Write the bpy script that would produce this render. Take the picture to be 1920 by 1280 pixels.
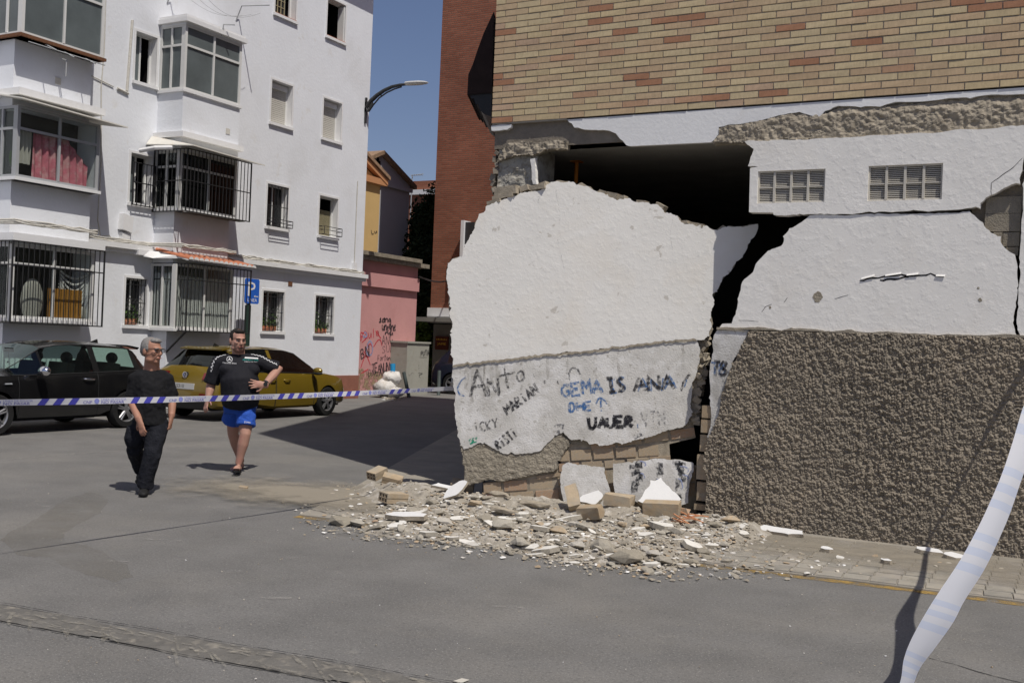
import bpy, bmesh, math, random
import numpy as np
from mathutils import Vector, Matrix, Quaternion
from mathutils.geometry import tessellate_polygon
random.seed(7)
sc = bpy.context.scene
for o in list(sc.objects): bpy.data.objects.remove(o)
COL = sc.collection
# ------------------------------------------------------------------ camera
FPX, YAW, ROLL, PITCH, EYE = 2000.0, .492, .0405, .003, 1.72
_s, _c = math.sin(YAW), math.cos(YAW)
_fw, _r, _u = Vector((-_s, _c, 0)), Vector((_c, _s, 0)), Vector((0, 0, 1))
CF = _fw*math.cos(PITCH) + _u*math.sin(PITCH)
_U0 = _u*math.cos(PITCH) - _fw*math.sin(PITCH)
CR = _r*math.cos(ROLL) + _U0*math.sin(ROLL)
CU = _U0*math.cos(ROLL) - _r*math.sin(ROLL)
CAM = Vector((0, 0, EYE))
cd = bpy.data.cameras.new('camera'); cam = bpy.data.objects.new('camera', cd); COL.objects.link(cam)
cd.sensor_fit = 'HORIZONTAL'; cd.sensor_width = 36.0; cd.lens = 36.0*FPX/1920.0
cd.clip_start = .05; cd.clip_end = 2000
cam.matrix_world = Matrix(((CR.x, CU.x, -CF.x, 0), (CR.y, CU.y, -CF.y, 0), (CR.z, CU.z, -CF.z, EYE), (0, 0, 0, 1)))
sc.camera = cam
# ------------------------------------------------------------------ light
SUN_EL, SUN_AZ = math.radians(60), (.868, -.497)      # towards the sun
w = bpy.data.worlds.new('World'); sc.world = w; w.use_nodes = True
nt = w.node_tree; bg = nt.nodes['Background']
sky = nt.nodes.new('ShaderNodeTexSky'); sky.sky_type = 'NISHITA'; sky.sun_disc = False
sky.sun_elevation = SUN_EL; sky.sun_rotation = math.atan2(SUN_AZ[0], SUN_AZ[1])
sky.air_density = 1.0; sky.dust_density = 1.2; sky.ozone_density = 5.5; sky.altitude = 100
tint = nt.nodes.new('ShaderNodeMix'); tint.data_type = 'RGBA'; tint.blend_type = 'MULTIPLY'; tint.inputs[0].default_value = 1; tint.inputs[7].default_value = (1.12, .94, .935, 1)
nt.links.new(sky.outputs[0], tint.inputs[6]); nt.links.new(tint.outputs[2], bg.inputs[0]); bg.inputs[1].default_value = .088
sl = bpy.data.lights.new('sun', 'SUN'); sl.energy = 4.2; sl.angle = math.radians(.53); sl.color = (1, .95, .87)
so = bpy.data.objects.new('sun', sl); COL.objects.link(so)
SUND = Vector((SUN_AZ[0]*math.cos(SUN_EL), SUN_AZ[1]*math.cos(SUN_EL), math.sin(SUN_EL)))
so.rotation_mode = 'QUATERNION'; so.rotation_quaternion = SUND.to_track_quat('Z', 'Y'); so.location = (8, -6, 30)
vs = sc.view_settings; vs.view_transform = 'Standard'; vs.look = 'None'; vs.exposure = -.15; vs.gamma = 1; vs.use_curve_mapping = False
# ------------------------------------------------------------------ picture point -> place in the world
def ray(x, y): return CF + CR*((x-960)/FPX) - CU*((y-640)/FPX)
def PZ(x, y, z=0.): d = ray(x, y); return CAM + d*((z-EYE)/d.z)
def PY(x, y, Y): d = ray(x, y); return CAM + d*(Y/d.y)
def PX(x, y, X): d = ray(x, y); return CAM + d*(X/d.x)
def PD(x, y, dep): return CAM + ray(x, y)*dep
class Pl:
    def __init__(s, O, A, B):
        s.O = Vector(O); s.A = Vector(A).normalized(); s.B = Vector(B).normalized(); s.N = s.A.cross(s.B)
    def uv(s, x, y):
        d = ray(x, y); p = CAM + d*(((s.O-CAM).dot(s.N))/d.dot(s.N)); q = p - s.O
        return (q.dot(s.A), q.dot(s.B))
    def at(s, a, b, h=0.): return s.O + s.A*a + s.B*b + s.N*h
    def pts(s, L): return [s.uv(*p) for p in L]
FY = 10.5
FAC = Pl((0, FY, 0), (1, 0, 0), (0, 0, 1))             # facade of the broken building
_pa, _pb = PY(850, 640, 9.8), PY(1340, 640, 10.75); _pd = _pb-_pa; _pd.z = 0
PAN = Pl((_pa.x, _pa.y, 0), _pd, (0, 0, 1))            # the wall panel that swung out
WX = -18.41
WHT = Pl((WX, 0, 0), (0, 1, 0), (0, 0, 1))             # facade of the white flats
# ------------------------------------------------------------------ noise
def _h(ix, iy, iz, seed):
    n = (ix.astype(np.int64)*374761393 + iy.astype(np.int64)*668265263 + iz.astype(np.int64)*2147483647 + seed*974711) & 0xffffffff
    n = ((n ^ (n >> 13))*1274126177) & 0xffffffff
    return ((n ^ (n >> 16)) & 0xffff)/65535.0
def vn(p, s=1., seed=0):
    p = np.asarray(p, float)*s; i = np.floor(p).astype(int); f = p-i; f = f*f*(3-2*f); out = 0
    for dx in (0, 1):
        for dy in (0, 1):
            for dz in (0, 1):
                wgt = (f[:, 0] if dx else 1-f[:, 0])*(f[:, 1] if dy else 1-f[:, 1])*(f[:, 2] if dz else 1-f[:, 2])
                out = out + wgt*_h(i[:, 0]+dx, i[:, 1]+dy, i[:, 2]+dz, seed)
    return out
def fbm(p, s, oct=3, seed=0):
    t = 0; a = 1; tot = 0
    for k in range(oct): t = t + a*vn(p, s*2**k, seed+k); tot += a; a *= .5
    return t/tot
def grains(p2, s, seed=0):        # packed rounded pebbles of mixed size, as a height field
    p = np.asarray(p2)*s; i = np.floor(p).astype(int); best = np.zeros(len(p)); z = np.zeros(len(p), int)
    for dx in (-1, 0, 1):
        for dy in (-1, 0, 1):
            jx, jy = i[:, 0]+dx, i[:, 1]+dy
            cx = jx+_h(jx, jy, z, seed); cy = jy+_h(jx, jy, z, seed+1); r = .42+.42*_h(jx, jy, z, seed+2); k = .55+.45*_h(jx, jy, z, seed+3)
            best = np.maximum(best, k*np.sqrt(np.clip(r*r-(p[:, 0]-cx)**2-(p[:, 1]-cy)**2, 0, None)))
    return best/s
# ------------------------------------------------------------------ materials
def srgb(r, g, b):
    f = lambda v: (v/12.92 if v <= .04045 else ((v+.055)/1.055)**2.4)
    return (f(r/255), f(g/255), f(b/255))
def _n(nt, t, **k):
    n = nt.nodes.new(t)
    for a, v in k.items(): setattr(n, a, v)
    return n
def mat(name, col, rough=.85, spec=.3, metal=0., var=.12, sc_=3., bump=0., bsc=60., bdet=4, bdist=.02, local=False,
        rnd=None, isl=None, stain=None, stain2=None, stain3=None, speck=None, coat=0., bump2=None):
    m = bpy.data.materials.new(name); m.use_nodes = True; nt = m.node_tree; L = nt.links.new
    b = nt.nodes['Principled BSDF']
    b.inputs['Roughness'].default_value = rough; b.inputs['Metallic'].default_value = metal
    b.inputs['Specular IOR Level'].default_value = spec; b.inputs['Coat Weight'].default_value = coat
    if coat: b.inputs['Coat Roughness'].default_value = .04
    if local:
        tc = _n(nt, 'ShaderNodeTexCoord').outputs['Object']
        oi = _n(nt, 'ShaderNodeObjectInfo'); ad = _n(nt, 'ShaderNodeVectorMath', operation='ADD'); mu = _n(nt, 'ShaderNodeVectorMath', operation='SCALE')
        L(oi.outputs['Location'], mu.inputs[0]); mu.inputs['Scale'].default_value = 7.3
        L(tc, ad.inputs[0]); L(mu.outputs[0], ad.inputs[1]); P = ad.outputs[0]
    else: P = _n(nt, 'ShaderNodeNewGeometry').outputs['Position']
    def noise(s, det=4, dist=0.):
        n = _n(nt, 'ShaderNodeTexNoise'); n.inputs['Scale'].default_value = s; n.inputs['Detail'].default_value = det
        n.inputs['Roughness'].default_value = .6; n.inputs['Distortion'].default_value = dist; L(P, n.inputs['Vector']); return n.outputs['Fac']
    def mixc(fac, a, bcol, typ='MIX'):
        x = _n(nt, 'ShaderNodeMix', data_type='RGBA', blend_type=typ)
        for so_, si in ((fac, x.inputs[0]), (a, x.inputs[6]), (bcol, x.inputs[7])):
            if isinstance(so_, (int, float)): si.default_value = so_
            elif isinstance(so_, tuple): si.default_value = (*so_[:3], 1)
            else: L(so_, si)
        return x.outputs[2]
    def rng(v, lo, hi, a=0., c=1.):
        r = _n(nt, 'ShaderNodeMapRange'); L(v, r.inputs[0])
        for i, q in ((1, lo), (2, hi), (3, a), (4, c)): r.inputs[i].default_value = q
        return r.outputs[0]
    base = col
    if rnd or isl:
        src = _n(nt, 'ShaderNodeObjectInfo').outputs['Random'] if rnd else _n(nt, 'ShaderNodeNewGeometry').outputs['Random Per Island']
        cr = _n(nt, 'ShaderNodeValToRGB'); cr.color_ramp.interpolation = 'CONSTANT'; L(src, cr.inputs[0]); el = cr.color_ramp.elements
        lst = rnd or isl
        for i, (p_, c_) in enumerate(lst):
            e = el[i] if i < 2 else el.new(p_)
            e.position = p_; e.color = (*c_, 1)
        base = cr.outputs[0]
    if var:
        g = rng(noise(sc_, 6), .25, .75, 1-var, 1+var); base = mixc(1., base, g, 'MULTIPLY')
    for st in (stain, stain2, stain3):
        if st:   # colour, scale, lo, hi, strength, detail
            f = rng(noise(st[1], st[5] if len(st) > 5 else 6, .3), st[2], st[3], 0, st[4]); base = mixc(f, base, st[0])
    if speck:
        f = rng(noise(speck[1], 2), speck[2], speck[3], 0, speck[4]); base = mixc(f, base, speck[0])
    if isinstance(base, tuple): b.inputs['Base Color'].default_value = (*base, 1)
    else: L(base, b.inputs['Base Color'])
    if bump:
        bn = _n(nt, 'ShaderNodeBump'); bn.inputs['Strength'].default_value = bump; bn.inputs['Distance'].default_value = bdist
        L(noise(bsc, bdet), bn.inputs['Height'])
        if bump2:
            b2 = _n(nt, 'ShaderNodeBump'); b2.inputs['Strength'].default_value = bump2[0]; b2.inputs['Distance'].default_value = bump2[2]
            L(rng(noise(bump2[1], 3), .45, .7), b2.inputs['Height']); L(b2.outputs[0], bn.inputs['Normal'])
        L(bn.outputs[0], b.inputs['Normal'])
    return m
def glassmat(name, tint, mixf=.25, rough=.03, col=(.6, .65, .65)):
    m = bpy.data.materials.new(name); m.use_nodes = True; nt = m.node_tree; L = nt.links.new
    nt.nodes.remove(nt.nodes['Principled BSDF']); out = nt.nodes['Material Output']
    t = _n(nt, 'ShaderNodeBsdfTransparent'); t.inputs[0].default_value = (*tint, 1)
    g = _n(nt, 'ShaderNodeBsdfGlossy'); g.inputs[0].default_value = (*col, 1); g.inputs['Roughness'].default_value = rough
    lw = _n(nt, 'ShaderNodeLayerWeight'); lw.inputs[0].default_value = .5; pw = _n(nt, 'ShaderNodeMath', operation='POWER'); L(lw.outputs['Facing'], pw.inputs[0]); pw.inputs[1].default_value = 4
    ma = _n(nt, 'ShaderNodeMath', operation='MULTIPLY_ADD'); ma.inputs[1].default_value = .85; ma.inputs[2].default_value = .035+mixf*.1; L(pw.outputs[0], ma.inputs[0])
    x = _n(nt, 'ShaderNodeMixShader'); L(ma.outputs[0], x.inputs[0]); L(t.outputs[0], x.inputs[1]); L(g.outputs[0], x.inputs[2]); L(x.outputs[0], out.inputs[0])
    return m
def thin(name, col, k=.45):        # thin plastic film: lit from both sides
    m = bpy.data.materials.new(name); m.use_nodes = True; nt = m.node_tree; L = nt.links.new
    b = nt.nodes['Principled BSDF']; out = nt.nodes['Material Output']; b.inputs['Base Color'].default_value = (*col, 1); b.inputs['Roughness'].default_value = .45
    t = _n(nt, 'ShaderNodeBsdfTranslucent'); t.inputs[0].default_value = (*col, 1); x = _n(nt, 'ShaderNodeMixShader'); x.inputs[0].default_value = k; L(b.outputs[0], x.inputs[1]); L(t.outputs[0], x.inputs[2]); L(x.outputs[0], out.inputs[0])
    return m
def patchy(name, col, sc_, lo, hi, rough=.9, maxa=1., attr=None, sc2=None):   # paint, dust or dirt worn through by noise (real gaps)
    m = bpy.data.materials.new(name); m.use_nodes = True; nt = m.node_tree; L = nt.links.new
    b = nt.nodes['Principled BSDF']; out = nt.nodes['Material Output']; b.inputs['Base Color'].default_value = (*col, 1); b.inputs['Roughness'].default_value = rough
    b.inputs['Specular IOR Level'].default_value = .2
    P = _n(nt, 'ShaderNodeNewGeometry').outputs['Position']
    n = _n(nt, 'ShaderNodeTexNoise'); n.inputs['Scale'].default_value = sc_; n.inputs['Detail'].default_value = 8; n.inputs['Roughness'].default_value = .65; L(P, n.inputs['Vector'])
    v = n.outputs['Fac']
    if attr:
        a = _n(nt, 'ShaderNodeAttribute', attribute_name=attr); ad = _n(nt, 'ShaderNodeMath', operation='ADD'); L(v, ad.inputs[0]); L(a.outputs['Fac'], ad.inputs[1]); v = ad.outputs[0]
    r = _n(nt, 'ShaderNodeMapRange'); L(v, r.inputs[0]); r.inputs[1].default_value = lo; r.inputs[2].default_value = hi; r.inputs[4].default_value = maxa
    t = _n(nt, 'ShaderNodeBsdfTransparent'); x = _n(nt, 'ShaderNodeMixShader'); L(r.outputs[0], x.inputs[0]); L(t.outputs[0], x.inputs[1]); L(b.outputs[0], x.inputs[2]); L(x.outputs[0], out.inputs[0])
    return m
# ------------------------------------------------------------------ meshes and objects
ORG = {}
def org(o):
    while o.parent is not None: o = o.parent
    return ORG.get(o.name, Vector((0, 0, 0)))
def tag(o, label=None, cat=None, group=None, kind=None):
    for k, v in (('label', label), ('category', cat), ('group', group), ('kind', kind)):
        if v: o[k] = v
    return o
def thing(name, loc, label, cat, group=None, rz=0., local=False):
    o = bpy.data.objects.new(name, None); COL.objects.link(o); o.location = loc; o.rotation_euler = (0, 0, rz); o.empty_display_size = .2
    ORG[o.name] = Vector((0, 0, 0)) if local else Vector(loc)
    return tag(o, label, cat, group)
class MB:
    def __init__(s): s.v = []; s.f = []; s.m = []; s.at = None
    def add(s, vs, fs, mi=0):
        k = len(s.v); s.v += [tuple(p) for p in vs]; s.f += [tuple(i+k for i in f) for f in fs]; s.m += [mi]*len(fs); return s
    def box(s, p0, p1, mi=0):
        a = [min(p0[i], p1[i]) for i in range(3)]; b = [max(p0[i], p1[i]) for i in range(3)]
        return s.hexa([(x, y, z) for z in (a[2], b[2]) for x, y in ((a[0], a[1]), (b[0], a[1]), (b[0], b[1]), (a[0], b[1]))], mi)
    def hexa(s, c, mi=0): return s.add(c, [(3, 2, 1, 0), (4, 5, 6, 7), (0, 1, 5, 4), (1, 2, 6, 5), (2, 3, 7, 6), (3, 0, 4, 7)], mi)
    def pbox(s, P, a0, a1, b0, b1, n0, n1, mi=0):   # box in a plane's own axes
        return s.hexa([P.at(a, b, n) for n in (n0, n1) for a, b in ((a0, b0), (a1, b0), (a1, b1), (a0, b1))], mi)
    def obox(s, c, sz, M=None, mi=0):
        M = M or Matrix.Identity(3); c = Vector(c)
        return s.hexa([c + M @ Vector((x*sz[0]/2, y*sz[1]/2, z*sz[2]/2)) for z in (-1, 1) for x, y in ((-1, -1), (1, -1), (1, 1), (-1, 1))], mi)
    def tube(s, pts, r, n=8, mi=0, cap=True, ref=(0, 0, 1)):
        pts = [Vector(p) for p in pts]; N = len(pts); rr = r if isinstance(r, list) else [r]*N; rings = []; ref = Vector(ref); dd = (pts[-1]-pts[0]).normalized()
        if abs(dd.dot(ref)) > .6: ref = Vector((0, 1, 0)) if abs(dd.y) < .75 else Vector((1, 0, 0))
        for i, p in enumerate(pts):
            t = (pts[min(i+1, N-1)]-pts[max(i-1, 0)]).normalized(); a = t.cross(ref)
            if a.length < .05: a = t.cross(Vector((.3, .5, .8)))
            a.normalize(); b = a.cross(t); ra, rb = rr[i] if isinstance(rr[i], (tuple, list)) else (rr[i], rr[i])
            rings.append([p + a*(ra*math.cos(q)) + b*(rb*math.sin(q)) for q in (2*math.pi*k/n for k in range(n))])
        vs = [q for g in rings for q in g]; fs = [(i*n+k, i*n+(k+1) % n, (i+1)*n+(k+1) % n, (i+1)*n+k) for i in range(N-1) for k in range(n)]
        if cap: fs += [tuple(range(n))[::-1], tuple((N-1)*n+k for k in range(n))]
        return s.add(vs, fs, mi)
    def ell(s, c, r, M=None, n=14, mi=0):
        M = M or Matrix.Identity(3); c = Vector(c); m = n//2+1; vs = []; fs = []
        for i in range(m+1):
            th = math.pi*i/m
            for k in range(n):
                ph = 2*math.pi*k/n
                vs.append(c + M @ Vector((r[0]*math.sin(th)*math.cos(ph), r[1]*math.sin(th)*math.sin(ph), r[2]*math.cos(th))))
        for i in range(m):
            for k in range(n): fs.append((i*n+k, (i+1)*n+k, (i+1)*n+(k+1) % n, i*n+(k+1) % n))
        return s.add(vs, fs, mi)
    def prism(s, poly, vec, mi=0):
        n = len(poly); vec = Vector(vec); a = [Vector(p) for p in poly]
        tr = tessellate_polygon([a]); vs = a + [p+vec for p in a]
        fs = [tuple(t) for t in tr] + [tuple(i+n for i in t[::-1]) for t in tr] + [(i, i+n, (i+1) % n + n, (i+1) % n) for i in range(n)]
        return s.add(vs, fs, mi)
    def build(s, name, mats, parent=None, smooth=False, org_=None, ang=None):
        me = bpy.data.meshes.new(name); o0 = org_ if org_ is not None else (org(parent) if parent else Vector((0, 0, 0)))
        me.from_pydata([(p[0]-o0[0], p[1]-o0[1], p[2]-o0[2]) for p in s.v], [], s.f)
        for m in (mats if isinstance(mats, (list, tuple)) else [mats]): me.materials.append(m)
        if any(s.m): me.polygons.foreach_set('material_index', s.m)
        bm = bmesh.new(); bm.from_mesh(me); bmesh.ops.remove_doubles(bm, verts=bm.verts, dist=1e-5); bmesh.ops.recalc_face_normals(bm, faces=bm.faces); bm.to_mesh(me); bm.free()
        if smooth:
            me.polygons.foreach_set('use_smooth', [True]*len(me.polygons))
            if ang: me.set_sharp_from_angle(angle=math.radians(ang))
        o = bpy.data.objects.new(name, me); COL.objects.link(o)
        if parent: o.parent = parent
        elif org_ is not None: o.location = org_
        return o
def one(name, mb, mats, label, cat, loc=(0, 0, 0), group=None, kind=None, smooth=False, ang=None):   # a top-level thing that is one mesh
    o = mb.build(name, mats, None, smooth, Vector(loc), ang); return tag(o, label, cat, group, kind)
def copy_of(src, parent, loc=None, rot=None, scale=None):
    o = src.copy(); COL.objects.link(o); o.parent = parent
    if loc is not None: o.location = Vector(loc) - (org(parent) if parent else Vector((0, 0, 0)))
    if rot is not None: o.rotation_euler = rot
    if scale is not None: o.scale = scale
    return o
def ragged(poly, step=.04, amp=.012, seed=1, keep=()):   # break a broken edge up; edges in keep stay clean
    rg = random.Random(seed); out = []; n = len(poly); g0 = rg.gauss(0, amp); g1 = rg.gauss(0, amp); ph = 0.
    for i in range(n):
        a, b = poly[i], poly[(i+1) % n]; out.append(a)
        if i in keep: continue
        d = math.hypot(b[0]-a[0], b[1]-a[1]); k = int(d/step); nx, ny = -(b[1]-a[1])/(d or 1), (b[0]-a[0])/(d or 1)
        for j in range(1, k+1):
            ph += d/(k+1)/(step*3.2)
            while ph >= 1: ph -= 1; g0, g1 = g1, rg.gauss(0, amp*1.15)
            t = (j+rg.uniform(-.25, .25))/(k+1); q = g0+(g1-g0)*ph + rg.gauss(0, amp*.32)
            out.append((a[0]+(b[0]-a[0])*t+nx*q, a[1]+(b[1]-a[1])*t+ny*q))
    return out
def slab(P, loops, h, t, mb=None, mi=0, mi_side=None, mi_back=None):
    mb = mb or MB(); flat = [p for l in loops for p in l]; k = len(flat)
    tr = tessellate_polygon([[Vector((p[0], p[1], 0)) for p in l] for l in loops])
    F = [P.at(p[0], p[1], h) for p in flat]; B = [P.at(p[0], p[1], h-t) for p in flat]
    base = len(mb.v); mb.add(F+B, [tuple(q) for q in tr], mi)
    sides = []; i0 = 0
    for l in loops:
        n = len(l); sides += [(base+i0+i, base+i0+i+k, base+i0+(i+1) % n+k, base+i0+(i+1) % n) for i in range(n)]; i0 += n
    mb.f += sides; mb.m += [mi if mi_side is None else mi_side]*len(sides)
    back = [tuple(base+i+k for i in q[::-1]) for q in tr]; mb.f += back; mb.m += [mi if mi_back is None else mi_back]*len(back)
    return mb
def inpoly(pts, poly):
    x, y = pts[:, 0], pts[:, 1]; ins = np.zeros(len(x), bool); n = len(poly)
    for i in range(n):
        x1, y1 = poly[i]; x2, y2 = poly[(i+1) % n]
        if y1 == y2: continue
        c = ((y1 > y) != (y2 > y)) & (x < (x2-x1)*(y-y1)/(y2-y1)+x1); ins ^= c
    return ins
def relief(P, poly, cell, fn, mb=None, mi=0):    # displaced sheet clipped to a polygon: real relief for rough render, mortar, rubble
    mb = mb or MB(); a = np.array(poly); lo, hi = a.min(0), a.max(0); nx, ny = [int((hi[i]-lo[i])/cell)+2 for i in (0, 1)]
    X, Y = np.meshgrid(np.arange(nx)*cell+lo[0], np.arange(ny)*cell+lo[1], indexing='ij'); p = np.stack([X.ravel(), Y.ravel()], 1)
    ins = inpoly(p, poly); h = fn(p); idx = -np.ones(len(p), int); use = np.zeros(len(p), bool); I = ins.reshape(nx, ny)
    cells = I[:-1, :-1] & I[1:, :-1] & I[1:, 1:] & I[:-1, 1:]; ci, cj = np.nonzero(cells); q = ci*ny+cj
    quads = np.stack([q, q+ny, q+ny+1, q+1], 1); used = np.unique(quads); idx[used] = np.arange(len(used))
    O, A, B, N = [np.array(v) for v in (P.O, P.A, P.B, P.N)]
    V = O + p[used, 0:1]*A + p[used, 1:2]*B + h[used, None]*N
    return mb.add([tuple(v) for v in V.tolist()], [tuple(f) for f in idx[quads].tolist()], mi)
def fuse(mb, voxel, it=4, fac=.5):               # weld overlapping volumes into one continuous skin
    me = bpy.data.meshes.new('tmp'); me.from_pydata(mb.v, [], mb.f); o = bpy.data.objects.new('tmp', me); COL.objects.link(o)
    r = o.modifiers.new('r', 'REMESH'); r.mode = 'VOXEL'; r.voxel_size = voxel
    if it: s_ = o.modifiers.new('s', 'SMOOTH'); s_.iterations = it; s_.factor = fac
    dg = bpy.context.evaluated_depsgraph_get(); m2 = bpy.data.meshes.new_from_object(o.evaluated_get(dg))
    out = MB(); out.v = [tuple(v.co) for v in m2.vertices]; out.f = [tuple(p.vertices) for p in m2.polygons]; out.m = [0]*len(out.f)
    bpy.data.objects.remove(o); bpy.data.meshes.remove(me); bpy.data.meshes.remove(m2)
    return out
def text2d(s, size=1.):
    cu = bpy.data.curves.new('t', 'FONT'); cu.body = s; cu.size = size; cu.resolution_u = 2; o = bpy.data.objects.new('t', cu); COL.objects.link(o)
    dg = bpy.context.evaluated_depsgraph_get(); me = bpy.data.meshes.new_from_object(o.evaluated_get(dg))
    v = [(p.co.x, p.co.y) for p in me.vertices]; f = [tuple(p.vertices) for p in me.polygons]
    bpy.data.objects.remove(o); bpy.data.curves.remove(cu); bpy.data.meshes.remove(me); return v, f
def put_text(mb, s, fn, height, width=None, mi=0):   # fn maps text x, y (metres) to the surface
    v, f = text2d(s); xs = [p[0] for p in v]; ys = [p[1] for p in v]; sy = height/.73; sx = (width/(max(xs)-min(xs))) if width else sy
    return mb.add([fn((p[0]-min(xs))*sx, p[1]*sy) for p in v], f, mi)
# ------------------------------------------------------------------ material library
T = {}
T['asphalt'] = mat('asphalt', (.160, .156, .149), .92, .25, var=.2, sc_=1.4, bump=.7, bsc=150, bdet=4, bdist=.008, stain=((.235, .22, .195), .55, .48, .75, .6), stain2=((.11, .108, .104), 1.3, .58, .76, .4, 9), speck=((.31, .30, .28), 80, .58, .68, .75), stain3=((.09, .088, .085), 45, .5, .68, .55, 3))
T['patch'] = mat('patched asphalt', (.150, .142, .128), .92, .25, var=.13, sc_=2, bump=.4, bsc=150, bdist=.005, speck=((.3, .285, .26), 130, .66, .74, .4))
T['patchs'] = patchy('brownish road stain', (.20, .185, .155), 2.2, .30, .80, maxa=.42)
T['trench'] = mat('trench concrete', (.15, .143, .13), .95, .2, var=.25, sc_=6, bump=.7, bsc=70, bdist=.015, stain=((.33, .30, .25), 11, .54, .70, .7), stain2=((.09, .087, .082), 5, .55, .75, .5))
T['pave'] = mat('pavement', (.27, .25, .215), .95, .2, var=.15, sc_=2.5, bump=.4, bsc=90, bdist=.006, stain=((.37, .33, .265), 1.6, .45, .65, .6))
T['paver'] = mat('paver', (.21, .195, .168), .9, .25, var=.15, sc_=9, bump=.3, bsc=120, bdist=.004, local=True, rnd=[(0, (.27, .25, .22)), (.35, (.30, .28, .24)), (.7, (.25, .235, .205))], stain=((.38, .34, .275), 5, .45, .68, .6))
T['yellow'] = patchy('yellow line', (.38, .25, .075), 7, .38, .62, maxa=.9)
T['dust'] = patchy('dust', (.29, .258, .205), 3.5, .42, .95, attr='fade', maxa=.88)
T['dustw'] = patchy('plaster dust', (.42, .40, .36), 5, .5, .95, attr='fade', maxa=.85)
BR = [(0, (.56, .445, .265)), (.24, (.52, .38, .235)), (.4, (.575, .465, .285)), (.58, (.535, .40, .25)), (.74, (.515, .365, .245)), (.83, (.54, .41, .255)), (.915, (.40, .205, .12)), (.955, (.49, .305, .19))]
T['brick'] = mat('tan facing brick', (.4, .3, .2), .85, .25, var=.13, sc_=14, bump=.25, bsc=130, bdist=.004, local=True, rnd=BR, stain=((.30, .2, .13), 18, .62, .72, .4))
T['brick_i'] = mat('tan facing brick band', (.4, .3, .2), .85, .25, var=.13, sc_=14, bump=.25, bsc=130, bdist=.004, isl=BR)
T['mortar'] = mat('mortar joints', (.40, .37, .32), .95, .1, var=.15, sc_=20, bump=.4, bsc=90)
T['fascia'] = mat('white band', (.80, .80, .79), .8, .2, var=.05, sc_=3, bump=.15, bsc=30, stain=((.6, .57, .5), 2.5, .6, .8, .35))
T['plaster'] = mat('white plaster', (.745, .73, .69), .88, .2, var=.045, sc_=2.2, bump=.3, bsc=55, bdet=4, bdist=.004, bump2=(.2, 16, .008), stain=((.70, .63, .52), 1.4, .48, .75, .5), stain2=((.50, .47, .42), 5.5, .635, .665, .8))
T['plaster2'] = mat('white plaster clean', (.83, .81, .765), .88, .2, var=.04, sc_=2.2, bump=.3, bsc=45, bdet=4, bdist=.004, bump2=(.22, 13, .008), stain=((.68, .62, .53), 1.4, .55, .8, .4))
T['dado'] = mat('grey white dado', (.58, .565, .53), .9, .2, var=.12, sc_=7, bump=.5, bsc=60, bdist=.012, stain=((.74, .73, .71), 4, .48, .62, .8), stain2=((.33, .31, .27), 3.2, .54, .72, .6), speck=((.36, .34, .30), 28, .62, .7, .7))
T['cement'] = mat('cement render', (.32, .285, .225), .95, .15, var=.2, sc_=9, bump=.9, bsc=55, bdist=.02, stain=((.22, .195, .155), 6, .5, .7, .5))
T['rough'] = mat('roughcast', (.255, .220, .172), .95, .15, var=.25, sc_=30, bump=.35, bsc=160, bdist=.006, stain=((.36, .30, .225), 1.1, .5, .72, .5), stain2=((.20, .18, .145), .8, .48, .75, .6), stain3=((.15, .135, .11), 9, .5, .72, .5), speck=((.36, .29, .22), 55, .62, .68, .5))
T['rawmortar'] = mat('raw mortar', (.36, .315, .245), .95, .15, var=.25, sc_=14, bump=.6, bsc=90, bdist=.01, stain=((.22, .19, .145), 8, .5, .66, .6))
T['beam'] = mat('shuttered beam', (.235, .205, .165), .95, .15, var=.2, sc_=8, bump=.4, bsc=40)
T['concrete'] = mat('old concrete', (.38, .36, .31), .95, .15, var=.18, sc_=8, bump=.7, bsc=45, bdist=.015, stain=((.24, .215, .175), 12, .5, .62, .8))
T['block'] = mat('exposed block', (.27, .24, .19), .95, .15, var=.15, sc_=12, bump=.5, bsc=70, local=True)
T['clay'] = mat('clay brick', (.46, .335, .205), .92, .2, var=.16, sc_=12, bump=.5, bsc=70, bdist=.006, local=True, rnd=[(0, (.42, .325, .215)), (.35, (.39, .29, .19)), (.6, (.44, .35, .24)), (.8, (.42, .275, .175)), (.95, (.35, .205, .155))], stain=((.37, .325, .26), 9, .42, .66, .8))
T['chunk'] = mat('rubble grey', (.33, .295, .24), .95, .15, var=.2, sc_=20, bump=.6, bsc=110, bdist=.006, local=True, rnd=[(0, (.34, .31, .255)), (.3, (.40, .37, .31)), (.6, (.30, .27, .215)), (.8, (.46, .43, .375))])
T['chunkw'] = mat('rubble white face', (.66, .64, .59), .9, .2, var=.08, sc_=9, bump=.3, bsc=90, bdist=.005, local=True, stain=((.5, .46, .39), 6, .55, .7, .6))
T['purewhite'] = mat('clean white plaster', (.66, .655, .64), .85, .2, var=.03, sc_=9, bump=.15, bsc=60, local=True)
T['pebble'] = mat('small rubble', (.36, .32, .26), .95, .1, var=.2, sc_=9, isl=[(0, (.36, .32, .255)), (.3, (.47, .43, .36)), (.5, (.29, .255, .2)), (.68, (.62, .59, .54)), (.8, (.40, .31, .21)), (.93, (.74, .73, .70))])
T['heap'] = mat('rubble bed', (.33, .30, .25), .95, .1, var=.25, sc_=8, bump=.7, bsc=60, bdist=.02, stain=((.5, .47, .42), 7, .52, .62, .7), stain2=((.25, .22, .175), 5, .5, .66, .6))
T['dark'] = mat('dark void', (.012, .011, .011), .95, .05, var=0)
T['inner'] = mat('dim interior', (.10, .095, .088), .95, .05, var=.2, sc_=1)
T['ceil'] = mat('interior ceiling', (.5, .48, .44), .95, .05, var=.15, sc_=2)
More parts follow.
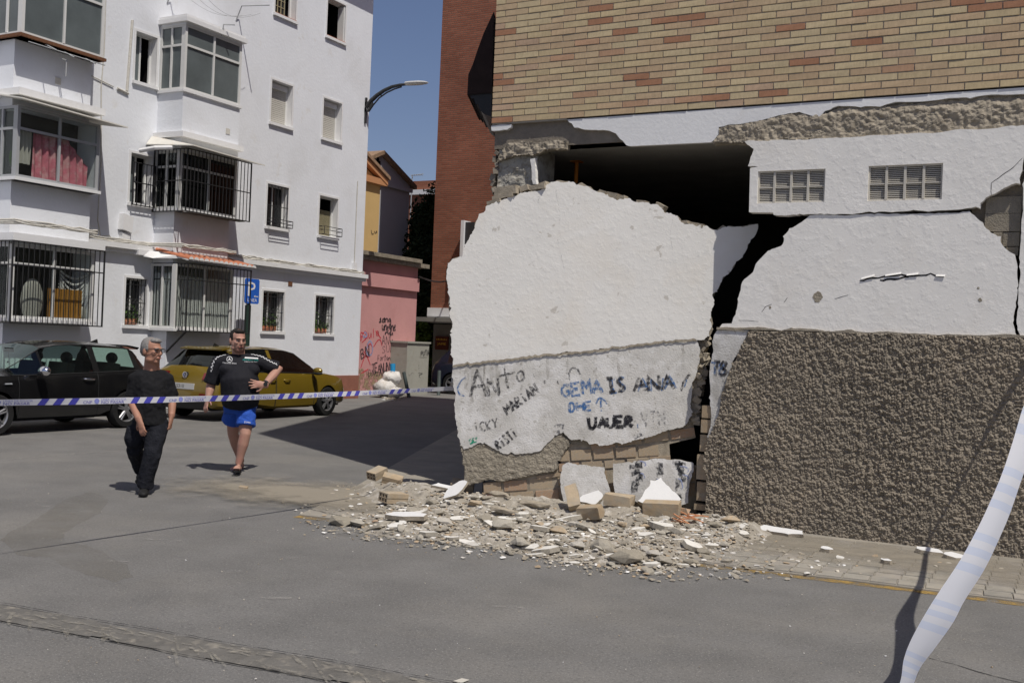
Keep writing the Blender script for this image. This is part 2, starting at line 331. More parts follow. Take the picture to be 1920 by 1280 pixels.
T['prop'] = mat('orange prop', (.55, .2, .03), .6, .3, var=.15, sc_=10)
T['vent'] = mat('vent slats', (.55, .52, .455), .7, .3, var=.08, sc_=8)
T['black'] = mat('black iron', (.018, .018, .019), .5, .4, var=0)
T['awn'] = mat('brown awning', (.035, .024, .022), .9, .1, var=.2, sc_=6)
T['clay_t'] = mat('tan clay', (.40, .31, .205), .92, .2, var=.18, sc_=12, bump=.5, bsc=70, bdist=.006, local=True, rnd=[(0, (.40, .31, .205)), (.4, (.36, .275, .18)), (.7, (.42, .335, .23))], stain=((.35, .31, .245), 9, .45, .62, .75))
T['splint'] = mat('split clay', (.55, .27, .14), .9, .2, var=.25, sc_=20)
GP = Pl((0, 0, 0), (1, 0, 0), (0, 1, 0))
# ------------------------------------------------------------------ ground
mb = MB(); mb.add([(-140, -30, 0), (70, -30, 0), (70, 160, 0), (-140, 160, 0)], [(0, 1, 2, 3)])
road = one('road', mb, T['asphalt'], 'grey worn asphalt road in front of the broken corner', 'road', kind='structure')
def ribbon(P, L, w_, h, mb, seed=0, taper=True, step=.03, jit=.1):
    rg = random.Random(seed); pts = []
    for a, b in zip(L, L[1:]):
        d = math.hypot(b[0]-a[0], b[1]-a[1]); k = max(1, int(d/step)); pts += [(a[0]+(b[0]-a[0])*i/k, a[1]+(b[1]-a[1])*i/k) for i in range(k)]
    pts.append(L[-1]); n = len(pts); V = []
    for i, p in enumerate(pts):
        q0, q1 = pts[max(i-1, 0)], pts[min(i+1, n-1)]; dx, dy = q1[0]-q0[0], q1[1]-q0[1]; l = math.hypot(dx, dy) or 1
        ww = w_*(1+rg.uniform(-.25, .25))*((.35+.65*math.sin(math.pi*min(1, (i+.5)/n))**.5) if taper else 1)/2
        j = rg.gauss(0, w_*jit); V += [P.at(p[0]-dy/l*(ww)+j*-dy/l, p[1]+dx/l*ww+j*dx/l, h), P.at(p[0]+dy/l*ww+j*-dy/l, p[1]-dx/l*ww+j*dx/l, h)]
    return mb.add(V, [(2*i, 2*i+1, 2*i+3, 2*i+2) for i in range(n-1)])
def gpoly(L): return [PZ(*p).xy[:] for p in L]
def sheet(name, poly, z, m, label, cat, parent=None, kind='structure'):
    mb = MB(); tr = tessellate_polygon([[Vector((*p, 0)) for p in poly]]); mb.add([(*p, z) for p in poly], [tuple(t) for t in tr])
    return one(name, mb, m, label, cat, kind=kind)
pl_ = gpoly([(0, 1012), (60, 975), (128, 935), (170, 922), (205, 938), (190, 962), (120, 998), (112, 1015), (185, 1030), (240, 1058), (252, 1082), (215, 1092), (150, 1072), (95, 1045), (30, 1040)])
sheet('road_patch', ragged(pl_, .12, .02, 3), .002, T['patchs'], 'faint brownish stain patch of asphalt near the walking men', 'road patch')
def gline(L, w_, z, m, name, lab, cat, seed=1, jit=.15):
    m_ = MB(); ribbon(GP, gpoly(L), w_, z, m_, seed, taper=True, step=.08, jit=jit); return one(name, m_, m, lab, cat, kind='structure')
# repaired trench: a shallow rough strip crossing the road
ta, tb = gpoly([(-60, 1122), (960, 1300)]), gpoly([(-60, 1150), (930, 1330)])
dv = Vector((ta[1][0]-ta[0][0], ta[1][1]-ta[0][1], 0)); TP = Pl((ta[0][0], ta[0][1], 0), dv, Vector((-dv.y, dv.x, 0)))
tw = 1.25*math.hypot(tb[0][0]-ta[0][0], tb[0][1]-ta[0][1])*.62
tl = dv.length
def trh(p):
    q = np.stack([p[:, 0], p[:, 1], 0*p[:, 0]], 1)
    edge = np.minimum(p[:, 1]+tw, -p[:, 1]); return .003 + .009*fbm(q, 14, 3, 4) - .012*np.clip(1-edge/.02, 0, 1)
mb = relief(TP, ragged([(0, -tw), (tl, -tw), (tl, 0), (0, 0)], .1, .012, 5), .02, trh)
one('trench_strip', mb, T['trench'], 'rough pale repaired trench strip across the road', 'trench', kind='structure', smooth=True)
# pavement along the broken building
yl = [(560, 967), (640, 976), (720, 986), (900, 1008), (1100, 1032), (1300, 1056), (1600, 1091), (1920, 1131)]
yw = [PZ(*p) for p in yl]
kerb = [(p.x, p.y) for p in yw] + [(1.5, 8.75), (6, 8.9)]
pv = kerb + [(6, 10.52), (-5.9, 10.52), (-6.35, 11.3), (-15.2, 31), (-16.4, 31), (-7.6, 10.6), (-6.9, 9.0)]
mb = MB(); mb.prism([(*p, -.1) for p in pv], (0, 0, .115))
pave = one('pavement', mb, T['pave'], 'dusty pavement strip along the foot of the broken wall', 'pavement', loc=(0, 0, 0), kind='structure')
ORG[pave.name] = Vector((0, 0, 0))
mb = MB()
for i in range(len(kerb)-1):
    a, b = Vector((*kerb[i], .004)), Vector((*kerb[i+1], .004)); d = (b-a); n = Vector((d.y, -d.x, 0)).normalized()*.105
    mb.add([a, b, b+n, a+n], [(3, 2, 1, 0)])
one('yellow_line', mb, T['yellow'], 'worn yellow line painted along the pavement edge', 'road line', kind='structure')
pm = MB(); pm.hexa([(x*(.096 if z < 0 else .093), y*(.096 if z < 0 else .093), z*.011) for z in (-1, 1) for x, y in ((-1, -1), (1, -1), (1, 1), (-1, 1))])
kp = [Vector((*p, 0)) for p in kerb]
def kerb_y(x):
    for a, b in zip(kp, kp[1:]):
        if a.x <= x <= b.x: return a.y+(b.y-a.y)*(x-a.x)/(b.x-a.x)
    return 9
src = None; ang = math.atan2(kp[6].y-kp[4].y, kp[6].x-kp[4].x)
for i in range(24):
    for j in range(9):
        x = -3.9+i*.2; y = kerb_y(x)+.12+j*.2
        if y > 10.36: continue
        z = .013+random.uniform(-.002, .003)
        if src is None: src = o_ = pm.build('paver', T['paver'], pave); src.location = (x, y, z)
        else: o_ = copy_of(src, pave, (x, y, z))
        o_.rotation_euler = (random.gauss(0, .006), random.gauss(0, .006), ang)
# dust spilled around the collapse
def fadesheet(name, poly, cell, z, fade, m, label):
    a = np.array(poly); lo, hi = a.min(0), a.max(0)
    mb = relief(GP, poly, cell, lambda p: z+0*p[:, 0]); o = one(name, mb, m, label, 'dust', kind='stuff')
    co = np.empty(len(o.data.vertices)*3); o.data.vertices.foreach_get('co', co); co = co.reshape(-1, 3)
    at = o.data.attributes.new('fade', 'FLOAT', 'POINT'); at.data.foreach_set('value', fade(co).astype(np.float32)); return o
def segdist(c, L):
    d = np.full(len(c), 9e9)
    for (ax, ay), (bx, by) in zip(L, L[1:]):
        t = np.clip(((c[:, 0]-ax)*(bx-ax)+(c[:, 1]-ay)*(by-ay))/((bx-ax)**2+(by-ay)**2+1e-9), 0, 1); d = np.minimum(d, np.hypot(c[:, 0]-ax-t*(bx-ax), c[:, 1]-ay-t*(by-ay)))
    return d
dlw = gpoly([(600, 935), (700, 945), (800, 950)]); dl = gpoly([(450, 915), (640, 930), (800, 940), (950, 950), (1200, 985), (1400, 1010), (1700, 1050), (1900, 1075)])
fadesheet('sand_dust', [(-9.6, 6.4), (2, 7.6), (2, 10.45), (-6.3, 10.3), (-7.5, 11.4), (-9.8, 11)], .08, .030, lambda c: .33-.45*segdist(c, dl)**1.0 + .36*np.exp(-(segdist(c, dlw)/.8)**2), T['dust'], 'thin sandy dust spread over pavement and asphalt by the rubble')
dl2 = gpoly([(720, 1000), (950, 1015), (1150, 1040), (1350, 1045)])
fadesheet('plaster_dust', [(-8, 5.6), (0, 6), (0, 9.3), (-8, 9)], .08, .033, lambda c: .16-.42*segdist(c, dl2), T['dustw'], 'pale plaster dust on the asphalt at the rubble edge')
fadesheet('road_scuffs', [(-24, 3.2), (1, 3.2), (1, 8.2), (-6.5, 7.6), (-10, 13), (-24, 13)], .25, .0045, lambda c: -.13+.06*vn(c, .6, 3), T['dustw'], 'faint pale scuffs scattered on the asphalt road')
# ------------------------------------------------------------------ the broken corner building
CB = thing('corner_building', (-6.0, FY, 0), 'tan brick corner building with its ground floor corner broken open', 'building')
def fp(L): return FAC.pts(L)
mb = MB()
foot = [(-6.0, 10.510), (12, 10.510), (12, 24), (-11.9, 24)]
mb.prism([(*p, 4.2) for p in foot], (0, 0, 9.0))
mb.build('wall', T['mortar'], CB)
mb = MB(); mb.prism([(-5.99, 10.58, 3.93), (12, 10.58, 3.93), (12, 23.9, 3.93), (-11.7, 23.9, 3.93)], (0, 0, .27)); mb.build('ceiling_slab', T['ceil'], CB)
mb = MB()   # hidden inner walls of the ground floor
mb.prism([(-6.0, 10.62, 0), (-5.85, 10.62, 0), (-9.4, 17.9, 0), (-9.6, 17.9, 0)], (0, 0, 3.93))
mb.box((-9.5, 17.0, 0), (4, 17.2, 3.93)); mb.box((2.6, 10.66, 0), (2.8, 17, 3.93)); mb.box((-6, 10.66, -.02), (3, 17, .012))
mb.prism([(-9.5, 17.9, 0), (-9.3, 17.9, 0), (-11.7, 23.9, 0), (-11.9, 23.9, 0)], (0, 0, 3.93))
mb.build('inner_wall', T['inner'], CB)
# facing bricks
BL, BH, Z0 = .2933, .0708, 4.212
vis = []
for r in range(25):
    z = Z0+BH*(r+.5); off = (0 if r % 2 else .5)
    k0 = -5.732+BL*(.0 if r % 2 == 0 else -.5)
    xs = -6.003
    first = k0 if k0 > xs+.05 else k0+BL
    vis.append((r, (xs+first-.010)/2, first-xs-.010, z)); x = first
    while x < 2.2:
        vis.append((r, x+BL/2-.005, BL-.010, z)); x += BL
bms = []
for s_ in range(4):
    rg = random.Random(s_); m_ = MB(); vsx = []
    for y in (-1, 1):
        k = .985 if y < 0 else 1
        for x, z in ((-1, -1), (1, -1), (1, 1), (-1, 1)): vsx.append((x*.5*(1-.006*(y < 0))+rg.gauss(0, .004), y*.03+(rg.gauss(0, .0015) if y < 0 else 0), z*.0295*k+rg.gauss(0, .0012)))
    m_.add(vsx, [(0, 1, 2, 3), (7, 6, 5, 4), (0, 4, 5, 1), (1, 5, 6, 2), (2, 6, 7, 3), (3, 7, 4, 0)]); bms.append(m_)
def seen(b):
    d = Vector((b[1], FY, b[3]))-CAM; f = d.dot(CF); x = 960+FPX*d.dot(CR)/f; y = 640-FPX*d.dot(CU)/f
    return -30 < x < 1950 and y > -16
sv = sorted([b for b in vis if seen(b)], key=lambda b: (Vector((b[1], FY, b[3]))-CAM).length); ind = set(map(tuple, sv[:300]))
srcs = []; band = MB()
for b in vis:
    r, xc, ln, z = b
    if tuple(b) in ind:
        k = random.randrange(4)
        if len(srcs) < 4:
            o = bms[len(srcs)].build('brick', T['brick'], CB, org_=(0, 0, 0)); srcs.append(o); o.location = Vector((xc, FY+.03, z))-ORG[CB.name]; o.scale = (ln, 1, 1)
        else: o = copy_of(srcs[k], CB, (xc, FY+.03, z), scale=(ln, 1, 1))
        o.rotation_euler = (random.gauss(0, .012), random.gauss(0, .0035), random.gauss(0, .003)); o.location.y += random.gauss(0, .0012)
    else: band.box((xc-ln/2, FY+random.gauss(0, .0012), z-.0295), (xc+ln/2, FY+.05, z+.0295))
tag(band.build('brick_courses', T['brick_i'], CB), kind='stuff')
# white band under the bricks, broken along its lower edge
fas = fp([(1066, 229), (1076, 239), (1102, 243), (1142, 245), (1154, 250), (1167, 264), (1180, 274), (1333, 266.5), (1347, 251), (1347, 238), (1425, 226), (1460, 216), (1498, 209.5), (1536, 219.4), (1546, 208), (1571, 198), (1613, 201), (1650, 199.7), (1678, 191), (1729, 190), (1796, 183), (1819, 184), (1858, 177), (1920, 175.8)])
e = fas[-1]; fas = fas + [(1.6, e[1]-.02), (1.6, 4.214), (fas[0][0]-.03, 4.214)]
n_ = len(fas)
slab(FAC, [ragged(fas, .05, .006, 2, keep=(6, n_-3, n_-2, n_-1, n_-4))], -.010, .05).build('white_band', [T['fascia']], CB)
slab(FAC, [ragged(fp([(920, 236), (958, 233), (957, 239), (950, 243), (921, 245)]), .04, .004, 3)], -.008, .06).build('white_band', T['fascia'], CB)
# raw concrete beam
def rel_h(base, amp, s, seed, oct=4): return lambda p: base + amp*(fbm(np.stack([p[:, 0], p[:, 1], 0*p[:, 0]], 1), s, oct, seed)-.5)
mb = MB(); mb.box((-5.985, FY+.055, 3.93), (-3.2, FY+.3, 4.205)); mb.build('concrete_beam', T['beam'], CB)
lp = ragged(fp([(928, 302), (940, 288), (948, 270), (985, 264), (1010, 266), (1040, 261), (1062, 263), (1060, 279), (1020, 281), (1000, 291), (965, 292), (940, 300)]), .03, .008, 8)
mb = slab(FAC, [lp], -.04, .08); relief(FAC, lp, .012, rel_h(-.012, .055, 22, 5), mb); mb.build('mortar_lump', T['rawmortar'], CB)
bandp = ragged(fp([(1333, 268), (1347, 250), (1347, 239), (1425, 225), (1498, 208), (1536, 217), (1571, 197), (1650, 197), (1729, 188), (1858, 175), (1930, 173), (1930, 242), (1700, 254), (1500, 262), (1397, 268)]), .03, .008, 9)
def bandh(p):
    q = np.stack([p[:, 0], p[:, 1], 0*p[:, 0]], 1); return -.035 + .03*fbm(q, 9, 2, 6) + .035*fbm(q, 30, 3, 8) - .06*np.clip((p[:, 1]-4.06)/.12, 0, 1)
mb = slab(FAC, [bandp], -.09, .06); relief(FAC, bandp, .011, bandh, mb); mb.build('mortar_band', T['rawmortar'], CB)
# corner pillar and what clings to it
pp = fp([(929, 296), (1003, 292), (1004, 380), (926, 400)]); (xa, zb_), (xb, _) = pp[0], pp[1]
mb = MB(); mb.box((xa, FY+.07, 0), (xb, FY+.5, 3.95)); pq = ragged([(xa, 2.9), (xb-.02, 2.9), (xb-.02, pp[1][1]+.02), (xa, pp[0][1]+.02)], .04, .01, 4)
relief(FAC, pq, .013, rel_h(-.06, .05, 16, 12), mb); mb.build('pillar', T['concrete'], CB)
q = fp([(993, 298), (1002, 296), (1005, 345), (998, 345)]); slab(FAC, [ragged(q, .03, .004, 6)], -.015, .06).build('plaster_edge', T['plaster2'], CB)
mb = MB(); x0 = -6.0
for k in range(14):
    z = 2.98+k*.07; mb.obox((x0+.03+random.gauss(0, .014), FY+.09+random.gauss(0, .02), z), (.03+random.random()*.05, .1, .03+random.random()*.05), Matrix.Rotation(random.gauss(0, .4), 3, 'Y') @ Matrix.Rotation(random.gauss(0, .3), 3, 'Z'))
mb.build('torn_edge', T['beam'], CB)
# white wall with the two vents
vw = [(1397, 266), (1414, 280), (1408, 295), (1403, 312), (1422, 313), (1407, 316), (1405, 398), (1450, 399), (1451, 403), (1500, 401), (1560, 402), (1640, 399), (1740, 397), (1838, 391), (1845, 376), (1870, 361), (1890, 350), (1913, 345), (1917, 320), (1921, 290), (1925, 236), (1700, 252), (1500, 262)]
ven = [[(1422, 322), (1548, 317), (1546, 378), (1422, 382)], [(1629, 312), (1768, 307), (1766, 374), (1629, 377)]]
out = fp(vw); holes = []
for v_ in ven:
    q = fp(v_); holes.append([(min(a for a, b in q), min(b for a, b in q)), (max(a for a, b in q), min(b for a, b in q)), (max(a for a, b in q), max(b for a, b in q)), (min(a for a, b in q), max(b for a, b in q))])
slab(FAC, [ragged(out, .04, .006, 11, keep=(5, 6, 7))]+holes, .012, .13).build('vent_wall', T['plaster2'], CB)
for h in holes:
    (x0, z0), (x1, _), (_, z1), _ = h; vg = MB(); n0, n1 = -.03, -.005; W_ = x1-x0; Hh = z1-z0; f_ = .016
    for a, b, c, d in ((x0, x1, z0, z0+f_), (x0, x1, z1-f_, z1), (x0, x0+f_, z0+f_, z1-f_), (x1-f_, x1, z0+f_, z1-f_), (x0+f_, x1-f_, z0+Hh*.47, z0+Hh*.47+.012)): vg.pbox(FAC, a, b, c, d, n0, n1)
    for k in (1, 2, 3): vg.pbox(FAC, x0+W_*k/4-.011, x0+W_*k/4+.011, z0+f_, z1-f_, n0+.002, n1+.004)
    g = vg.build('vent_grille', T['vent'], CB)
    sl_ = MB(); nsl = 17
    for k in range(nsl):
        z = z0+f_+(Hh-2*f_)*(k+.5)/nsl; sl_.hexa([FAC.at(a, z+dz+tz, n) for n, tz in ((-.05, .004), (-.022, -.003)) for a, dz in ((x0+f_, -.0042), (x1-f_, -.0042), (x1-f_, .0042), (x0+f_, .0042))])
    tag(sl_.build('slats', T['vent'], g), kind='stuff')
    bk = MB(); bk.pbox(FAC, x0-.02, x1+.02, z0-.02, z1+.02, -.10, -.085); bk.build('vent_back', T['beam'], g)
# white wall below, cracked free of the rest
lw = [(1518, 404), (1640, 402), (1740, 400), (1818, 396), (1843, 417), (1855, 432), (1877, 443), (1880, 460), (1903, 477), (1908, 500), (1907, 540), (1905, 575), (1901, 600), (1903, 618), (1909, 633), (1480, 620), (1348, 615), (1354, 607), (1372, 606), (1380, 583), (1383, 560), (1392, 528), (1412, 510), (1417, 495), (1440, 470), (1447, 467), (1468, 457), (1468, 443), (1480, 428), (1497, 420)]
slab(FAC, [ragged(fp(lw), .035, .007, 21, keep=(14, 15))], 0, .14, mi_side=1).build('plaster_wall', [T['plaster2'], T['cement']], CB)
rw = fp([(1927, 236), (1923, 290), (1920, 320), (1917, 346), (1915, 420), (1911, 500), (1910, 575), (1906, 600), (1908, 618), (1914, 633)]); zt = rw[0][1]
rw = rw + [(2.2, rw[-1][1]), (2.2, zt)]
slab(FAC, [ragged(rw, .04, .005, 22, keep=(9, 10, 11))], .004, .14).build('plaster_wall', T['plaster2'], CB)
# blocks laid bare in the hole
mb = MB(); mb.pbox(FAC, -.95, -.45, 2.75, 3.55, -.14, -.10); mb.build('block_backing', T['beam'], CB)
bb = None
for (xa_, ya_, xb_, yb_) in ((1848, 368, 1914, 398), (1850, 400, 1912, 432), (1880, 434, 1910, 460), (1846, 400, 1849, 428), (1862, 434, 1878, 460), (1886, 462, 1908, 478)):
    (a0, b1), (a1, b0) = FAC.uv(xa_, ya_), FAC.uv(xb_, yb_); m_ = MB(); m_.pbox(FAC, a0, a1, b0, b1, -.10, -.055+random.gauss(0, .006)); m_.build('block', T['block'], CB)
# foot of the wall: roughcast dado and the flaked smooth piece beside the crack
dd = [(1407, 618.5), (1480, 621), (1650, 625), (1913, 632.5), (1960, 634)]
rc = [(1404, 621), (1390, 652), (1372, 680), (1367, 700), (1360, 725), (1352, 755), (1349, 775), (1343, 795), (1334, 812), (1328, 830), (1322, 850), (1321, 872), (1326, 905), (1326, 930), (1324, 960), (1322, 985)]
rcp = fp(rc); rcp = rcp + [(rcp[-1][0], -.02), (2.2, -.02), (2.2, fp(dd)[3][1]+.01)] + fp([(1913, 632.5), (1650, 625), (1480, 621)])
rcp = ragged(rcp, .03, .009, 31, keep=(15, 16, 17, 18, 19, 20, 21))
def rch(p):
    q = np.stack([p[:, 0], p[:, 1], 0*p[:, 0]], 1); a = vn(q, 44, 1); b = vn(q, 90, 2); c = vn(q, 5, 3); d = vn(q, 130, 5); big_ = vn(q, 1.3, 7)
    e = vn(q, 68, 9); g = np.abs(vn(q, 75, 4)-.5)*2
    return .004 + .55*grains(p, 40, 3) + .45*grains(p, 75, 9) + (.60+.45*big_)*(.022*vn(q, 30, 12) + .020*np.abs(e-.5)*1.6 + .013*b + .008*d) + .014*c
mb = slab(FAC, [rcp], .004, .15); relief(FAC, rcp, .0064, rch, mb); mb.build('roughcast_dado', T['rough'], CB)
sp = [(1348, 616), (1405, 619), (1391, 652), (1373, 680), (1368, 700), (1361, 725), (1353, 755), (1350, 775), (1344, 795), (1336, 812), (1330, 826), (1326, 818), (1333, 800), (1334, 775), (1330, 745), (1332, 690), (1338, 660), (1338, 635)]
slab(FAC, [ragged(fp(sp), .03, .006, 33, keep=(0,))], .012, .12).build('flaked_dado', T['dado'], CB)
zl = fp([(1480, 619)])[0][1]; lg = ragged([(fp([(1345, 612)])[0][0], zl-.015), (2.2, zl-.015), (2.2, zl+.010), (fp([(1345, 612)])[0][0], zl+.010)], .03, .007, 61); slab(FAC, [lg], .024, .03).build('dado_ledge', T['rawmortar'], CB)
mb = MB(); mb.pbox(FAC, fp([(1332, 900)])[0][0], 2.2, 0, 1.98, -.16, -.1); mb.build('dado_core', T['cement'], CB)
for (xa_, ya_, xb_, yb_) in ((1314, 786, 1332, 812), (1310, 815, 1330, 848), (1306, 852, 1324, 900), (1306, 903, 1324, 940), (1300, 944, 1325, 958), (1316, 760, 1332, 784)):
    (a0, b1), (a1, b0) = FAC.uv(xa_, ya_), FAC.uv(xb_, yb_); m_ = MB(); m_.pbox(FAC, a0, a1+.05, b0, b1, -.14, -.02+random.gauss(0, .015)); m_.build('brick', T['clay_t'], CB)
# cracks, chips and the hole in the plaster
for L, w_, h_, sd__ in (([(1612, 526), (1640, 520), (1660, 519), (1690, 516), (1720, 519), (1745, 514), (1770, 520)], .016, .0015, 5), ([(1650, 525), (1690, 521), (1704, 520)], .016, .0017, 5), ([(1565, 560), (1590, 553)], .004, .0015, 5), ([(1428, 585), (1435, 575), (1447, 570)], .004, .0015, 5), ([(1385, 600), (1410, 601), (1422, 603)], .003, .0015, 5), ([(1470, 567), (1476, 558)], .004, .0015, 5), ([(1917, 297), (1900, 315), (1885, 325), (1859, 344), (1859, 366)], .005, .0135, 6)):
    mb = MB(); ribbon(FAC, fp(L), w_, h_, mb, sd__, jit=.3); mb.build('crack', T['dark'], CB)
mb = MB()
for (x, y, r) in ((1533, 557, .055), (1838, 562, .018), (1834, 540, .012), (1444, 576, .014)):
    c = fp([(x, y)])[0]; slab(FAC, [[(c[0]+r*random.uniform(.6, 1.1)*math.cos(t), c[1]+r*1.2*random.uniform(.6, 1.1)*math.sin(t)) for t in np.linspace(0, 6.28, 13)[:-1]]], .002, .004, mb)
mb.build('chipped_hole', T['cement'], CB)
mb = MB(); rg = random.Random(4)
for L in ([(1660, 517), (1690, 513)], [(1700, 516), (1722, 514)], [(1755, 517), (1772, 518)], [(1615, 523), (1640, 517)]):
    (a, b), (c, d) = fp(L); mb.hexa([FAC.at(p, q+dz, n+hh) for n in (0, .003) for p, q, dz, hh in ((a, b, -.004, .009), (c, d, -.003, .011), (c, d, .014, 0), (a, b, .010, 0))])
mb.build('plaster_flake', T['plaster2'], CB)
# side awning seen past the corner
YA = 12.2; aw = [PY(*p, YA) for p in [(926, 22), (907, 62), (896, 92), (886, 122), (878, 140), (876, 178), (922, 174)]]
mb = MB(); mb.prism(aw, (-.41*1.6, .91*1.6, 0)); an = mb.build('awning', T['awn'], CB)
va = [PY(*p, YA+.02) for p in [(880, 176), (884, 186), (888, 184), (892, 196), (896, 196), (901, 208), (903, 210), (909, 215), (921, 219), (922, 174)]]
mb = MB(); mb.prism(va, (-.41*1.5, .91*1.5, 0)); mb.build('valance', T['black'], an)
# orange props inside
for px, py, yy in ((1082, 288, 11.5), (1019, 305, 11.9)):
    p = PY(px, py, yy); t_ = thing('steel_prop', (p.x, p.y, 0), 'orange steel prop holding the bare ceiling %s' % ('nearer the middle of the broken opening' if px > 1050 else 'close behind the raw concrete pillar'), 'prop', 'props under the ceiling')
    mb = MB(); mb.tube([(p.x, p.y, .01), (p.x, p.y, 3.4)], .03, 10); mb.build('outer_tube', T['prop'], t_, True, ang=40)
    mb = MB(); mb.tube([(p.x, p.y, 3.4), (p.x, p.y, 3.92)], .024, 10); mb.box((p.x-.06, p.y-.06, 3.915), (p.x+.06, p.y+.06, 3.928)); mb.build('inner_tube', T['prop'], t_, True, ang=40)
    mb = MB(); mb.tube([(p.x, p.y, 3.62), (p.x, p.y, 3.66)], .05, 10); mb.build('collar', T['black'], t_, True, ang=40)

T['crackm'] = patchy('road crack', (.035, .034, .033), 14, .38, .5, maxa=.9); T['jointm'] = patchy('pale road joint', (.36, .345, .315), 9, .40, .62, maxa=.8)
gline([(0, 863), (120, 852), (240, 844), (330, 838), (395, 834)], .05, .0035, T['jointm'], 'road_joint', 'pale worn joint line across the asphalt behind the men', 'road joint')
gline([(480, 833), (560, 828), (660, 822), (760, 813), (850, 800)], .04, .0035, T['jointm'], 'road_joint', 'pale joint line in the shaded asphalt by the fallen wall', 'road joint', 4)
gline([(1742, 1234), (1790, 1245), (1830, 1258), (1905, 1277), (1960, 1290)], .010, .003, T['crackm'], 'road_crack', 'thin dark crack in the asphalt near the broad tape', 'road crack', 2, .5)
gline([(560, 950), (600, 962), (650, 972), (700, 977)], .014, .018, T['crackm'], 'road_crack', 'dark gap at the rounded pavement corner by the side pile', 'road crack', 3, .4)
for i, (L, w_) in enumerate((([(925, 1137), (950, 1137), (985, 1141)], .05), ([(490, 1120), (520, 1122), (548, 1122)], .07), ([(205, 1052), (225, 1053), (240, 1053)], .04), ([(268, 1010), (290, 1012), (312, 1011)], .04))):
    m_ = MB(); ribbon(GP, gpoly(L), w_, .0055, m_, i, step=.06, jit=.04); one('scuff_mark', m_, patchy('scuff', (.40, .385, .35), 12, .42, .75, maxa=.6), 'pale scuff mark scraped on the open asphalt', 'scuff', kind='stuff')
pq_ = [PZ(*p, .006) for p in ((848, 1277), (866, 1271), (880, 1274), (862, 1281))]; m_ = MB(); m_.prism(pq_, (0, 0, .002)); one('paper_scrap', m_, T['vent'], 'small printed paper scrap lying on the repaired trench strip', 'paper', loc=pq_[0])

m_ = MB(); rg = random.Random(21)
for i in range(52):
    t = rg.random(); a = Vector((*ta[0], 0)).lerp(Vector((*ta[1], 0)), t); v = -tw*rg.uniform(.05, .9); c = TP.O+TP.A*(t*tl)+TP.B*v; an_ = rg.choice((-.5, -.35, .15, .3, .1)); L_ = rg.uniform(.12, .38)
    q = (c.x, c.y); dx_, dy_ = L_*math.cos(an_-.2), L_*math.sin(an_-.2)
    ribbon(GP, [q, (q[0]+dx_*.5, q[1]+dy_*.5+rg.gauss(0, .012)), (q[0]+dx_, q[1]+dy_)], rg.uniform(.012, .028), .0152, m_, i, step=.05, jit=.06)
T['scrape'] = patchy('pale scrape', (.36, .335, .28), 26, .42, .72, maxa=.7); one('trench_scrape', m_, T['scrape'], 'pale scrape marks scattered along the repaired trench strip', 'scrape marks', kind='stuff')
for v in (0, -tw):
    m_ = MB(); ribbon(TP, [(tl*i/12, v+  .008*math.sin(i*1.7)) for i in range(13)], .010, .012, m_, 5, taper=False, step=.06, jit=.35); one('trench_edge', m_, T['crackm'], 'broken dark edge along the %s side of the repaired trench strip' % ('far' if v == 0 else 'near'), 'trench edge', kind='structure')
